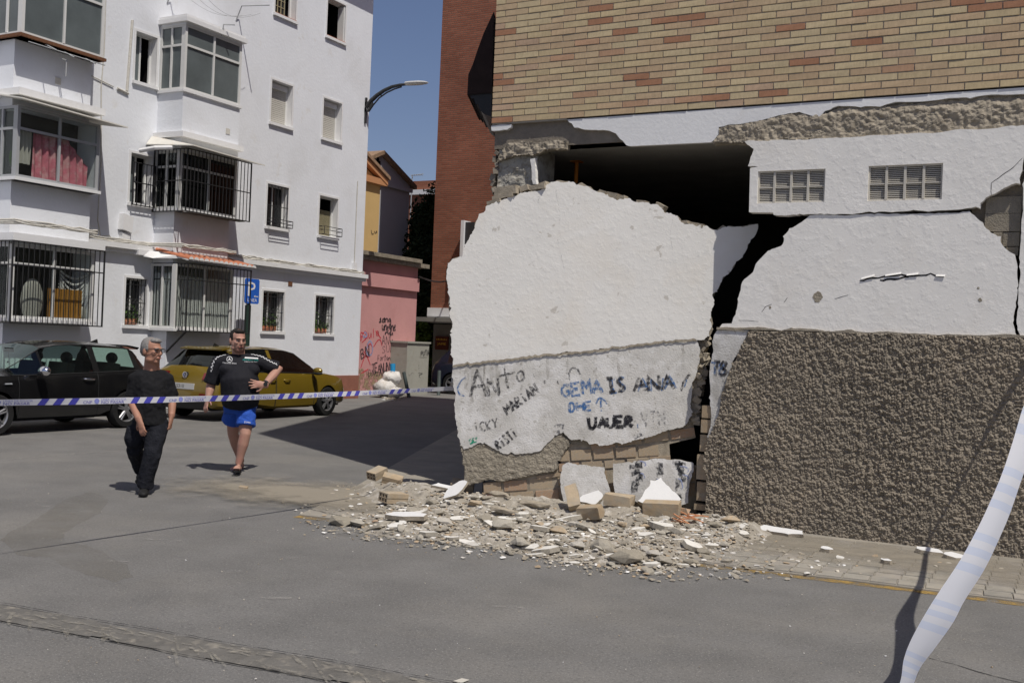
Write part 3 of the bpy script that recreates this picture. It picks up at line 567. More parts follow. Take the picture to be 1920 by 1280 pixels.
# ------------------------------------------------------------------ writing on walls: a stroke alphabet
AL = {'A': [[(0, 0), (.5, 1), (1, 0)], [(.2, .38), (.8, .38)]], 'C': [[(.95, .85), (.55, 1), (.15, .8), (0, .45), (.2, .1), (.6, 0), (.95, .15)]], 'D': [[(0, 0), (.05, 1), (.6, .92), (.95, .5), (.6, .08), (0, 0)]],
      'E': [[(.9, 1), (0, 1), (0, 0), (.9, 0)], [(0, .5), (.7, .5)]], 'F': [[(.9, 1), (0, 1), (0, 0)], [(0, .5), (.7, .5)]], 'G': [[(.9, .85), (.5, 1), (.1, .75), (0, .35), (.4, 0), (.9, .2), (.9, .45), (.5, .45)]], 'H': [[(0, 0), (0, 1)], [(1, 0), (1, 1)], [(0, .5), (1, .5)]],
      'I': [[(.5, 0), (.5, 1)], [(.1, 1), (.9, 1)], [(.1, 0), (.9, 0)]], 'i': [[(.5, 0), (.5, .7)], [(.5, .9), (.52, 1)]], 'J': [[(.2, 1), (.9, 1)], [(.6, 1), (.6, .2), (.3, 0), (0, .2)]], 'K': [[(0, 0), (0, 1)], [(.9, 1), (0, .45), (.9, 0)]], 'L': [[(0, 1), (0, 0), (.8, 0)]],
      'M': [[(0, 0), (.1, 1), (.5, .4), (.9, 1), (1, 0)]], 'N': [[(0, 0), (.05, 1), (.9, 0), (1, 1)]], 'O': [[(.5, 1), (.1, .75), (0, .4), (.4, 0), (.9, .3), (.9, .75), (.5, 1)]], 'o': [[(.5, .7), (.1, .5), (.1, .15), (.5, 0), (.9, .25), (.85, .6), (.5, .7)]],
      'P': [[(0, 0), (.05, 1), (.8, .9), (.85, .6), (.05, .45)]], 'R': [[(0, 0), (.05, 1), (.8, .9), (.8, .6), (.05, .48), (.9, 0)]], 'S': [[(.9, .9), (.4, 1), (.1, .75), (.5, .5), (.9, .3), (.6, 0), (.05, .1)]], 'T': [[(0, 1), (1, 1)], [(.5, 1), (.5, 0)]], 't': [[(.4, 1.25), (.4, 0)], [(0, .8), (1, .85)]],
      'U': [[(0, 1), (.05, .2), (.4, 0), (.85, .2), (.95, 1)]], 'V': [[(0, 1), (.5, 0), (1, 1)]], 'W': [[(0, 1), (.25, 0), (.5, .7), (.75, 0), (1, 1)]], 'Y': [[(0, 1), (.5, .5), (1, 1)], [(.5, .5), (.35, 0)]], 'Z': [[(0, 1), (.95, 1), (0, 0), (.95, 0)]], 'B': [[(0, 0), (0, 1), (.7, .9), (.6, .55), (0, .5), (.85, .4), (.8, .08), (0, 0)]],
      'a': [[(.8, .6), (.3, .65), (.05, .3), (.4, 0), (.8, .3), (.85, .65), (.9, 0)]], 'u': [[(0, .65), (.1, .1), (.5, 0), (.85, .3), (.9, .65), (.95, 0)]], 'l': [[(.5, 1), (.4, 0)]], 'n': [[(0, 0), (.05, .65)], [(.05, .4), (.5, .68), (.9, .5), (.95, 0)]], 'e': [[(.05, .35), (.9, .4), (.5, .7), (.05, .35), (.4, 0), (.9, .12)]], 'r': [[(.1, 0), (.1, .65)], [(.1, .4), (.5, .66), (.8, .6)]], 'g': [[(.8, .6), (.3, .65), (.1, .3), (.5, .1), (.85, .6), (.8, -.3), (.3, -.4)]], 'd': [[(.8, .55), (.3, .6), (.1, .2), (.5, 0), (.85, .3), (.9, 1), (.9, 0)]], 's': [[(.8, .6), (.3, .65), (.6, .35), (.7, .1), (.1, .05)]]}
def smooth(L, k=2):
    for _ in range(k):
        if len(L) < 3: return L
        out = [L[0]]
        for a, b in zip(L, L[1:]): out += [(a[0]*.75+b[0]*.25, a[1]*.75+b[1]*.25), (a[0]*.25+b[0]*.75, a[1]*.25+b[1]*.75)]
        L = out+[L[-1]]
    return L
def write(P, s, x0, y0, x1, y1, hpx, w_, h, mb, seed=1, lw=.78, ov=1):   # text from one picture point to another along the wall
    rg = random.Random(seed); (a0, b0), (a1, b1) = P.uv(x0, y0), P.uv(x1, y1); hh = P.uv(x0, y0-hpx)[1]-P.uv(x0, y0)[1]; n = len(s)
    L = math.hypot(a1-a0, b1-b0); ux, uy = (a1-a0)/L, (b1-b0)/L; st = L/n
    for i, ch in enumerate(s):
        if ch == ' ': continue
        sc_h = hh*rg.uniform(.88, 1.1); dy = rg.uniform(-.06, .06)*hh
        for rep in range(ov):
            jx, jy = (rg.gauss(0, .06*st), rg.gauss(0, .05*hh)) if rep else (0, 0)
            for stx in AL[ch]:
                pts = [(i*st+x*st*lw+rg.gauss(0, .015*st)+jx, y*sc_h+dy+jy) for x, y in stx]
                pts = smooth(pts, 1) if ch in 'CDGOoPRSUBaunegrdsJ' else pts
                ribbon(P, [(a0+ux*p[0]-uy*p[1], b0+uy*p[0]+ux*p[1]) for p in pts], w_, h+rg.uniform(0, .0006), mb, rg.randrange(999), taper=False, jit=.06)
INK = dict(grime=patchy('grime streak', (.30, .275, .235), 18, .42, .8, maxa=.55), k=patchy('black spray', (.035, .035, .042), 32, .36, .60, maxa=.93), k2=patchy('thin black spray', (.06, .06, .065), 35, .38, .62, maxa=.85), b=patchy('blue spray', (.06, .17, .40), 30, .36, .62, maxa=.9), g=patchy('green spray', (.02, .34, .2), 40, .46, .58, maxa=.7),
           f=patchy('faded spray', (.17, .17, .18), 30, .46, .62, maxa=.6), r=patchy('red spray', (.55, .05, .07), 60, .34, .46), p=patchy('pale spray', (.35, .4, .6), 50, .36, .5, maxa=.8))
# ------------------------------------------------------------------ the swung-out wall panel
FW = thing('fallen_wall', (-4.6, 10.3, 0), 'large white wall panel torn loose and leaning out over the rubble', 'wall panel')
def pn(L): return PAN.pts(L)
up = [(913, 386), (925, 382), (962, 369), (976, 362), (1014, 356.6), (1022, 348), (1039, 341), (1070, 342), (1081, 347), (1101, 349), (1118, 359), (1140, 365), (1157, 376), (1171, 372), (1194, 379), (1213, 380), (1236, 387), (1253, 400), (1270, 404), (1281, 418), (1298, 420), (1320, 424), (1340, 431), (1362, 426), (1421, 420), (1420, 432), (1418, 437), (1407, 450), (1397, 473), (1380, 490), (1367, 513), (1355, 520), (1345, 547), (1335, 553), (1338, 567), (1333, 587), (1335, 612), (1330, 630), (1308, 637), (1250, 640), (1180, 648), (1100, 659), (1020, 666), (950, 674), (900, 680), (849, 685), (847, 640), (848, 624), (842, 573), (840, 539), (837, 522), (840, 494), (848, 486), (866, 482), (872, 463), (886, 438), (896, 410), (907, 399)]
slab(PAN, [ragged(pn(up), .016, .008, 41, keep=())], .012, .075, mi_side=1).build('upper_plaster', [T['plaster'], T['cement']], FW)
lo = [(849, 686), (900, 681), (950, 675), (1020, 667), (1100, 660), (1180, 649), (1250, 641), (1307, 638), (1313, 657), (1312, 675), (1298, 721), (1296, 775), (1281, 800), (1242, 809), (1208, 820), (1180, 828), (1135, 834), (1090, 827), (1070, 824), (1056, 810), (1040, 815), (1010, 846), (985, 850), (950, 851), (936, 845), (905, 832), (880, 838), (870, 842), (862, 835), (858, 800), (854, 775), (851, 733), (847, 705)]
slab(PAN, [ragged(pn(lo), .016, .008, 42, keep=(0, 1, 2, 3, 4, 5, 6))], 0, .05, mi_side=1).build('lower_plaster', [T['dado'], T['cement']], FW)
cm = [(862, 820), (880, 835), (905, 830), (936, 842), (950, 848), (985, 847), (1010, 843), (1040, 812), (1056, 808), (1069, 832), (1060, 846), (1045, 866), (1045, 879), (1028, 886), (1003, 890), (972, 897), (944, 903), (913, 901), (896, 906), (873, 909), (866, 870)]
cmp_ = ragged(pn(cm), .03, .008, 43); mb = slab(PAN, [cmp_], -.028, .05); relief(PAN, cmp_, .012, rel_h(-.012, .02, 30, 7), mb); mb.build('cement_render', T['cement'], FW)
mb = MB(); ribbon(PAN, pn([(849, 685.5), (900, 680.5), (950, 674.5), (1020, 666.5), (1100, 659.5), (1180, 648.5), (1250, 640.5), (1306, 637.5)]), .022, .0145, mb, 3, taper=False, jit=.25); mb.build('drip_line', T['rawmortar'], FW)
slab(PAN, [ragged(pn(up), .03, .013, 77)], -.004, .06).build('torn_rim', T['rawmortar'], FW)
for L in ([(1009, 358), (1010, 372), (1009, 388)], [(1040, 346), (1050, 400), (1046, 452), (1058, 505)], [(1262, 405), (1256, 440), (1262, 470)], [(885, 470), (915, 478), (930, 492)], [(1140, 640), (1146, 610), (1140, 585)], [(1330, 470), (1310, 478), (1302, 492)]):
    mb = MB(); ribbon(PAN, pn(L), .0035, .0135, mb, 8, jit=.8, step=.02); mb.build('hairline_crack', INK['f'], FW)
rg = random.Random(12)
for k in range(16):
    x = rg.uniform(860, 1290); y0_ = 688-(x-850)*.104; L = [(x, y0_+2), (x+rg.uniform(-1, 1), y0_+rg.uniform(12, 30)), (x+rg.uniform(-2, 2), y0_+rg.uniform(35, 75))]; mb = MB(); ribbon(PAN, pn(L), rg.uniform(.012, .05), .0012, mb, k, jit=.1); mb.build('grime_streak', INK['grime'], FW)
# core of the panel behind the plaster and its broken right end
core = [(920, 392), (1040, 350), (1110, 360), (1240, 396), (1290, 426), (1340, 436), (1410, 430), (1405, 446), (1370, 505), (1342, 548), (1333, 570), (1330, 640), (1320, 660), (1318, 690), (1312, 740), (1308, 790), (1290, 798), (1230, 818), (1060, 836), (1040, 880), (900, 905), (868, 905), (856, 760), (850, 640), (846, 520), (880, 480)]
slab(PAN, [ragged(pn(core), .05, .012, 44)], -.05, .10).build('brick_core', T['cement'], FW)
mb = MB()
for k in range(34):
    y = 585+k*6.3; a, b = PAN.uv(1328-max(0, (y-640))*.13+random.uniform(-5, 4), y); mb.obox(PAN.at(a-.015, b, -.07+random.gauss(0, .02)), (.03+random.random()*.06, .05+random.random()*.06, .02+random.random()*.045), Matrix.Rotation(random.gauss(0, .7), 3, 'Y') @ Matrix.Rotation(random.gauss(0, .6), 3, 'Z'))
mb.build('broken_edge', T['rawmortar'], FW)
# bricks laid bare along its foot, course by course
mb = slab(PAN, [pn([(905, 908), (1045, 880), (1070, 830), (1130, 828), (1215, 812), (1300, 792), (1305, 821), (1255, 833), (1257, 867), (1306, 874), (1306, 975), (900, 975)])], -.062, .06); mb.build('mortar_bed', T['rawmortar'], FW)
bsrc = []
def course(x0, y0, x1, y1, hpx, n, skip=(), cut=0.):
    for i in range(n):
        if i in skip: continue
        g = .05
        t0, t1 = (i+g-cut)/n, (i+1-g-cut)/n; t0 = max(t0, 0.005)
        if t1 > 1: t1 = 1
        xa, ya, xb, yb = x0+(x1-x0)*t0, y0+(y1-y0)*t0, x0+(x1-x0)*t1, y0+(y1-y0)*t1
        (a0, b0), (a1, b1) = PAN.uv(xa, ya), PAN.uv(xb, yb); bh = PAN.uv(xa, ya)[1]-PAN.uv(xa, ya+hpx)[1]-.012
        ln = math.hypot(a1-a0, b1-b0); th = math.atan2(b1-b0, a1-a0)
        if not bsrc:
            m_ = MB(); m_.hexa([(x*.5*k, y*.5, z*.5*k) for z in (-1, 1) for x, y, k in ((-1, -1, .98), (1, -1, .98), (1, 1, 1), (-1, 1, 1))]); o = m_.build('brick', T['clay'], FW, org_=(0, 0, 0)); bsrc.append(o)
        else: o = copy_of(bsrc[0], FW)
        c = PAN.at((a0+a1)/2 - math.sin(th)*-bh/2*0, (b0+b1)/2-bh/2, -.062+.012+random.gauss(0, .006)-.03)
        o.location = c-ORG[FW.name]; o.scale = (ln, .07, bh)
        R = Matrix((PAN.A, -PAN.N, PAN.B)).transposed() @ Matrix.Rotation(-th, 3, 'Y'); o.rotation_euler = R.to_euler()
course(1045, 846, 1256, 833, 22, 5, cut=.45)
course(1105, 828, 1306, 801, 19, 4)
course(1045, 870, 1260, 855, 17, 5)
course(1003, 893, 1052, 886, 9, 1)
course(905, 906, 1050, 895, 21, 3, cut=.25)
course(905, 928, 1050, 918, 22, 3)
course(905, 951, 1060, 942, 20, 3, cut=.4)
course(1045, 891, 1150, 882, 22, 3, cut=.3); course(1040, 915, 1160, 905, 22, 3)
course(1280, 880, 1306, 878, 26, 1); course(1282, 908, 1306, 906, 26, 1)
# things resting on the broken top edge
mb = MB()
for (x, y, l, h, t) in ((950, 357, .26, .09, .1), (985, 353, .1, .06, .3), (1000, 352, .3, .05, .12), (945, 368, .25, .04, .15), (1020, 346, .09, .05, .3), (928, 378, .16, .035, .2), (1150, 366, .12, .06, -.2), (1167, 372, .08, .06, .1), (1284, 416, .1, .03, 0), (1310, 421, .14, .035, -.2), (1240, 386, .1, .05, -.5), (1132, 361, .08, .05, -.3), (1205, 378, .1, .03, -.1)):
    a, b = PAN.uv(x, y); mb.obox(PAN.at(a, b, -.06), (l, .12, h), Matrix.Rotation(-t, 3, 'Y'))
mb.build('clinging_brick', T['rawmortar'], FW)
def ink(parts, key, parent): parts.build('graffiti', INK[key], parent)
H = .0022
mb = MB(); write(PAN, 'A', 882, 746, 917, 744, 46, .034, H, mb, 2, lw=.9); write(PAN, 'N', 917, 743, 938, 740, 34, .031, H, mb, 3, lw=1); write(PAN, 't', 940, 728, 974, 722, 34, .02, H, mb, 4, lw=.9); write(PAN, 'o', 970, 718, 987, 716, 30, .02, H, mb, 5, lw=.9)
ribbon(PAN, smooth(pn([(1068, 712), (1067, 697), (1072, 690), (1083, 690), (1088, 702)])), .02, H, mb, 3)
for x, y in ((1000, 700), (1020, 713), (1045, 714)): ribbon(PAN, pn([(x, y), (x+2, y+6)]), .018, H, mb, 4)
write(PAN, 'iCKY', 891, 811, 938, 800, 17, .019, H, mb, 6, lw=.75); ink(mb, 'k2', FW)
mb = MB(); write(PAN, 'MARiAN', 952, 777, 1014, 733, 19, .024, H, mb, 7, lw=.82); write(PAN, 'RiSTi', 936, 843, 974, 816, 18, .022, H, mb, 8, lw=.75); ink(mb, 'k', FW)
mb = MB(); write(PAN, 'GEMA', 1054, 745, 1132, 736, 25, .031, H, mb, 9, lw=.86); write(PAN, 'DHE', 1068, 772, 1112, 769, 18, .028, H, mb, 10, lw=.85, ov=1)
ribbon(PAN, pn([(1127, 771), (1127, 745)]), .022, H, mb, 3); ribbon(PAN, smooth(pn([(1117, 757), (1121, 748), (1127, 744), (1133, 750), (1138, 757)]), 1), .02, H, mb, 5)
write(PAN, 'IS', 1144, 738, 1180, 732, 26, .02, H, mb, 12, lw=.8); write(PAN, 'ANA', 1196, 734, 1272, 728, 24, .02, H, mb, 11, lw=.9); ribbon(PAN, pn([(1283, 725), (1289, 708)]), .018, H, mb, 3)
ribbon(PAN, smooth(pn([(873, 706), (862, 716), (857, 730), (862, 740), (871, 742)])), .02, H, mb, 7); ribbon(PAN, pn([(1195, 795), (1196, 802)]), .016, H, mb, 7); ink(mb, 'b', FW)
mb = MB(); write(PAN, 'IS', 1141, 736, 1177, 730, 28, .036, H+.0012, mb, 13, lw=.8); write(PAN, 'ANA', 1190, 734, 1268, 727, 27, .032, H+.0012, mb, 14, lw=.85); ribbon(PAN, smooth(pn([(1277, 732), (1283, 715), (1290, 704), (1295, 703)])), .026, H+.0012, mb, 3)
write(PAN, 'UAUER', 1105, 803, 1190, 798, 20, .034, H, mb, 15, lw=.86, ov=3); ink(mb, 'k', FW)
mb = MB(); slab(PAN, [ragged(pn([(882, 822), (895, 819), (894, 829), (885, 836), (881, 832)]), .02, .008, 4)], H, .002, mb); ink(mb, 'g', FW)
mb = MB(); slab(PAN, [ragged(pn([(1042, 795), (1058, 795), (1059, 812), (1043, 812)]), .02, .008, 4)], H, .002, mb); write(PAN, 'VIN', 1205, 800, 1252, 795, 30, .02, H, mb, 16)
slab(PAN, [ragged(pn([(1189, 814), (1206, 811), (1208, 818), (1190, 822)]), .02, .006, 4)], H, .002, mb); ink(mb, 'f', FW)
for ch_, xa_ in (('T', 1336), ('B', 1351)):
    mb = MB(); write(FAC, ch_, xa_, 704, xa_+13, 706, 27, .03, .0145, mb, 17, lw=.9); ink(mb, 'k', CB); mb = MB(); write(FAC, ch_, xa_-1, 702, xa_+12, 702, 24, .02, .0140, mb, 18, lw=.9); ink(mb, 'b', CB)
mb = MB(); ribbon(FAC, fp([(1362, 700), (1357, 720), (1352, 738)]), .03, .0145, mb, 2); ink(mb, 'f', CB)
# two plaster slabs that slid off and stand against the foot
def lean(name, px, label, h, seed, tilt=.06):
    q = pn(px); c = (sum(a for a, b in q)/len(q), min(b for a, b in q)); P2 = Pl(PAN.at(0, 0, h), PAN.A, PAN.B); s_ = MB()
    slab(P2, [ragged(q, .03, .006, seed)], 0, .045, s_, mi_side=1); b = P2.at(*c)
    o = one(name, s_, [T['dado'], T['cement']], label, 'slab', loc=b); o.rotation_euler = Quaternion(PAN.A, -tilt).to_euler(); ORG[o.name] = b; return o, P2
s1, P1 = lean('plaster_slab', [(1060, 868), (1066, 865), (1084, 870), (1110, 873), (1134, 874), (1146, 940), (1150, 962), (1064, 962), (1060, 942), (1053, 905), (1055, 880)], 'blank grey plaster slab standing against the exposed bricks', .10, 51)
s2, P2 = lean('plaster_slab', [(1150, 867), (1186, 866), (1215, 861), (1245, 858), (1275, 860), (1300, 867), (1297, 885), (1292, 905), (1290, 940), (1275, 945), (1210, 944), (1180, 932), (1165, 930), (1152, 932)], 'curved plaster slab with sprayed dark blots beside the crack', .10, 52, .04)
mb = MB(); mb2 = MB(); rg = random.Random(3)
for (x, y, r, rr) in ((1197, 870, 13, 6), (1192, 882, 14, 7), (1201, 893, 7, 6), (1190, 911, 13, 9), (1196, 902, 5, 8), (1237, 880, 13, 11), (1231, 911, 8, 13), (1274, 869, 16, 3), (1276, 881, 14, 7), (1280, 895, 10, 5), (1271, 910, 8, 13), (1273, 931, 10, 6)):
    pts = [(x+r*rg.uniform(.75, 1.1)*math.cos(t), y+rr*rg.uniform(.75, 1.1)*math.sin(t)) for t in np.linspace(0, 6.28, 13)[:-1]]
    zz = [(x+r*.85*math.sin(k_*2.4+x)*rg.uniform(.6, 1.1), y-rr*.9+1.8*rr*k_/9) for k_ in range(10)]; ribbon(P2, smooth(P2.pts(zz), 1), .030+.0012*r, .0022, mb, int(x+y), taper=False, jit=.12)
    if (x+y) % 3 == 0: ribbon(P2, P2.pts([(x+r*1.05*math.cos(t), y+rr*1.05*math.sin(t)) for t in np.linspace(-1.6, .6, 7)]), .014, .0026, mb2, 3)
mb.build('graffiti', patchy('smudged spray', (.075, .078, .088), 24, .40, .66, maxa=.8), s2); mb2.build('graffiti', INK['p'], s2)
# ------------------------------------------------------------------ rubble
dh = gpoly([(700, 925), (800, 935), (900, 955), (1050, 960), (1200, 975), (1330, 985), (1420, 1005)])
mid = gpoly([(760, 985), (950, 1000), (1150, 1020), (1280, 1035)])
hp = gpoly([(640, 925), (690, 905), (770, 905), (860, 915)]) + [(-5.75, 10.25), (-4.6, 10.35), (-3.2, 10.5), (-2.4, 10.5)] + gpoly([(1480, 1008), (1430, 1040), (1330, 1055), (1260, 1078), (1160, 1068), (1060, 1060), (930, 1036), (800, 1020), (700, 1008), (640, 1000), (680, 975)])
hpn = np.array(hp+hp[:1])
def heaph(p):
    q = np.stack([p[:, 0], p[:, 1], 0*p[:, 0]], 1); ed = segdist(p, [tuple(v) for v in hpn]); env = np.clip(ed/.35, 0, 1)
    d1 = segdist(p, dh); d2 = segdist(p, mid)
    return .006 + env*(.085*np.exp(-(d1/.45)**2) + .02*np.exp(-(d2/.5)**2))*(.5+1.0*fbm(q, 3, 2, 3)) + env*.075*(fbm(q, 11, 3, 9)-.2) + env*.02*vn(q, 40, 2) - .03*(1-env)
tag(one('rubble_heap', relief(GP, ragged(hp, .08, .03, 7), .025, heaph), T['heap'], 'low heap of broken mortar and plaster at the foot of the torn wall', 'rubble heap', kind='stuff'))
def ground_h(x, y):
    p = np.array([[x, y]]); base = .016 if y > kerb_y(x) else 0.
    return max(float(heaph(p)[0]) if inpoly(p, hp)[0] else 0., base)
def chunk_mesh(sz, n, seed, flat=1.):
    rg = random.Random(seed); bm = bmesh.new()
    for _ in range(n):
        v = Vector((rg.gauss(0, 1), rg.gauss(0, 1), rg.gauss(0, 1))).normalized(); bm.verts.new((v.x*sz[0]*rg.uniform(.8, 1)/2, v.y*sz[1]*rg.uniform(.8, 1)/2, v.z*sz[2]*rg.uniform(.85, 1)/2))
    r = bmesh.ops.convex_hull(bm, input=bm.verts); bmesh.ops.delete(bm, geom=[g for g in r['geom_interior'] if isinstance(g, bmesh.types.BMVert)], context='VERTS')
    m_ = MB(); bm.verts.index_update(); m_.v = [tuple(v.co) for v in bm.verts]; m_.f = [tuple(v.index for v in f.verts) for f in bm.faces]; m_.m = [0]*len(m_.f); bm.free(); return m_
def shard_mesh(l, wd, t, seed, n=8):
    rg = random.Random(seed); poly = []
    for i in range(n):
        a = 2*math.pi*i/n+rg.uniform(-.2, .2); q = rg.uniform(.7, 1.05); poly.append((l/2*q*math.cos(a), wd/2*q*math.sin(a)))
    m_ = MB(); k = len(poly); top = [(p[0]*.93, p[1]*.93, t/2+rg.gauss(0, t*.06)) for p in poly]; bot = [(p[0], p[1], -t/2*rg.uniform(.8, 1.1)) for p in poly]
    m_.add(top+bot, [tuple(range(k))]); m_.f += [tuple(range(k, 2*k))[::-1]]+[(i, i+k, (i+1) % k+k, (i+1) % k) for i in range(k)]; m_.m += [1]*(k+1); return m_
def put(o, x, y, lift=.0, rot=(0, 0, 0), s=1.):
    o.location = (x, y, ground_h(x, y)+lift); o.rotation_euler = rot; o.scale = (s, s, s)
CL = {'chunk': ('small grey mortar chunk lying loose in the rubble spill', 'rubble chunk', 'mortar chunks spilled from the wall'),
      'shard': ('flat piece of white plaster lying face up in the rubble spill', 'plaster piece', 'plaster pieces spilled from the wall'),
      'bit': ('broken tan brick bit lying in the rubble spill', 'brick bit', 'brick bits spilled from the wall')}
protos = {'chunk': [chunk_mesh((1, .72, .36), 22, s, 1) for s in range(8)], 'shard': [shard_mesh(1, .6, .14, s, 6+s % 4) for s in range(8)], 'bit': [chunk_mesh((1, .6, .45), 11, 40+s) for s in range(4)]}
def rub_label(kd, p, sz):
    what = {'chunk': 'grey mortar chunk', 'shard': 'flat white plaster piece', 'bit': 'broken tan brick bit'}[kd]
    size = 'tiny' if sz < .08 else 'small' if sz < .12 else 'palm sized' if sz < .18 else 'large'
    if p.x > -2.3: place = 'on the pavement along the roughcast wall'
    elif p.x < -6.4: place = 'by the hollow brick side pile'
    elif p.y < kerb_y(p.x)-.45: place = 'out on the asphalt at the rim of the spill'
    elif p.y < kerb_y(p.x): place = 'on the asphalt just past the yellow line'
    elif p.y > 9.6: place = 'close under the exposed bricks'
    elif p.x < -4.8: place = 'in the spill before the fallen wall corner'
    elif p.x < -3.6: place = 'in the spill before the leaning slabs'
    else: place = 'in the spill before the crack'
    return '%s %s %s' % (size, what, place)
first = {}; rg = random.Random(11)
zone = [(640, 985), (720, 960), (840, 940), (960, 965), (1100, 985), (1320, 985), (1440, 1015), (1330, 1052), (1240, 1078), (1120, 1066), (1000, 1045), (860, 1025), (720, 1010)]
far_zone = [(580, 1000), (900, 1040), (1240, 1090), (1500, 1080), (1820, 1050), (1880, 1075), (1500, 1040), (1380, 1000), (640, 910), (560, 935)]
zn, fz = np.array(zone), np.array(far_zone); cnt = 0; placed = []
while cnt < 285:
    dense = rg.random() < .8; zz = zn if dense else fz; lo_, hi_ = zz.min(0), zz.max(0); px, py = rg.uniform(lo_[0], hi_[0]), rg.uniform(lo_[1], hi_[1])
    if not inpoly(np.array([[px, py]]), [tuple(v) for v in zz])[0]: continue
    p = PZ(px, py)
    if p.y > 10.3-.1*abs(p.x+4): continue
    sz = min(.32, .085*math.exp(rg.gauss(.35, .5))) if dense else rg.uniform(.045, .12)
    if any((p.x-q[0])**2+(p.y-q[1])**2 < (.42*(sz+q[2])/2)**2 for q in placed): continue
    placed.append((p.x, p.y, sz)); kd = rg.choices(['chunk', 'shard', 'bit'], [.40, .56, .04])[0]; k = rg.randrange(len(protos[kd])); mats = {'chunk': T['chunk'], 'shard': [T['chunkw'], T['chunk']], 'bit': T['clay']}[kd]
    nm = {'chunk': 'rubble_chunk', 'shard': 'plaster_piece', 'bit': 'brick_bit'}[kd]
    if (kd, k) not in first: o = first[(kd, k)] = protos[kd][k].build(nm, mats)
    else: o = first[(kd, k)].copy(); COL.objects.link(o)
    tag(o, rub_label(kd, p, sz), *CL[kd][1:]); put(o, p.x, p.y, sz*(.16 if kd != 'shard' else .07), (rg.gauss(0, .16), rg.gauss(0, .16), rg.gauss(0, .5)+(3.14 if rg.random() < .5 else 0)), sz); cnt += 1
# the finest bits: one scattered mass
mb = MB(); rg = random.Random(5); tet = [chunk_mesh((1, .8, .55), 8, 70+s) for s in range(6)]
k = 0
while k < 6500:
    u = rg.random(); zz = zn if u < .62 else fz
    lo_, hi_ = zz.min(0), zz.max(0); px, py = rg.uniform(lo_[0], hi_[0]), rg.uniform(lo_[1], hi_[1])
    if not inpoly(np.array([[px, py]]), [tuple(v) for v in zz])[0]: continue
    p = PZ(px+rg.gauss(0, 18), py+rg.gauss(0, 6)); k += 1
    if p.y > 10.35: continue
    s_ = .010*math.exp(rg.gauss(.35, .6)) if k % 3 else rg.uniform(.03, .075); a = rg.uniform(0, 6.28); c, s2_ = math.cos(a), math.sin(a); m_ = tet[rg.randrange(6)]; z = ground_h(p.x, p.y)+s_*.2
    mb.add([(p.x+(v[0]*c-v[1]*s2_)*s_, p.y+(v[0]*s2_+v[1]*c)*s_, z+v[2]*s_*(1 if k % 3 else .55)) for v in m_.v], m_.f)
for k in range(650):
    p = PZ(rg.uniform(-20, 1940), rg.uniform(900, 1275) if k % 3 else rg.uniform(860, 960))
    if p.y > 10.3 or (p.x > -6.3 and p.y > 8.0 and k % 4): continue
    s_ = .006*math.exp(rg.gauss(.3, .5)); m_ = tet[rg.randrange(6)]; z = ground_h(p.x, p.y)+s_*.3; mb.add([(p.x+v[0]*s_, p.y+v[1]*s_, z+v[2]*s_) for v in m_.v], m_.f)
tag(one('fine_rubble', mb, T['pebble'], 'fine crumbs of mortar and plaster scattered round the heap', 'rubble', kind='stuff'))
# pieces one can single out
def big(name, m_, mats, px, py, label, cat, rot, lift, s=1., group=None):
    p = PZ(px, py); o = one(name, m_, mats, label, cat, (0, 0, 0), group); o.location = (p.x, p.y, ground_h(p.x, p.y)+lift); o.rotation_euler = rot; o.scale = (s, s, s); ORG[o.name] = Vector((0, 0, 0)); return o
def brickm(l=.25, h=.115, d=.115, seed=0, hollow=False):
    rg = random.Random(seed); m_ = MB()
    if not hollow:
        bm = bmesh.new()
        for x in (-1, 1):
            for y in (-1, 1):
                for z in (-1, 1):
                    big_ = rg.random() < .3; c = [x*l/2+rg.gauss(0, .005), y*d/2+rg.gauss(0, .004), z*h/2+rg.gauss(0, .004)]
                    for ax, s_ in ((0, x), (1, y), (2, z)): q = list(c); q[ax] -= s_*rg.uniform(.003, .045 if big_ else .012); bm.verts.new(q)
        r = bmesh.ops.convex_hull(bm, input=bm.verts); bmesh.ops.delete(bm, geom=[g for g in r['geom_interior'] if isinstance(g, bmesh.types.BMVert)], context='VERTS'); bm.verts.index_update()
        m_.v = [tuple(v.co) for v in bm.verts]; m_.f = [tuple(v.index for v in f.verts) for f in bm.faces]; m_.m = [0]*len(m_.f); bm.free(); return m_
    t = .012; n = 3   # hollow clay block with two rows of cells
    for k in range(3): z = -h/2+(h-t)*k/2; m_.box((-l/2, -d/2, z), (l/2, d/2, z+t))
    for k in range(n+1): x = -d/2+(d-t)*k/n; m_.box((-l/2, x, -h/2+t), (l/2, x+t, h/2-t))
    return m_
B1 = big('brick_lump', brickm(.25, .12, .12, 1), T['clay_t'], 1106, 985, 'tan brick lying tilted in front of the blank grey slab', 'brick', (.25, -.18, -.1), .07)
big('brick_lump', brickm(.26, .12, .12, 2), T['clay_t'], 1073, 972, 'tan brick standing on edge beside the small white shard', 'brick', (.4, .75, -.9), .1)
big('brick_lump', brickm(.27, .1, .2, 3), T['clay_t'], 1160, 972, 'orange tan brick block topped with grey mortar', 'brick', (.05, .03, .12), .09)
big('brick_lump', brickm(.22, .1, .12, 4), T['clay_t'], 1168, 952, 'tan brick lying behind the mortar topped block', 'brick', (.1, 0, .3), .14)
big('brick_lump', brickm(.25, .1, .12, 5), T['clay_t'], 866, 937, 'tan brick tipped over at the corner of the fallen wall', 'brick', (.35, .12, .45), .09)
big('brick_lump', brickm(.22, .12, .1, 6), T['clay_t'], 1298, 945, 'tan brick end wedged under the crack', 'brick', (.0, .1, .1), .12)
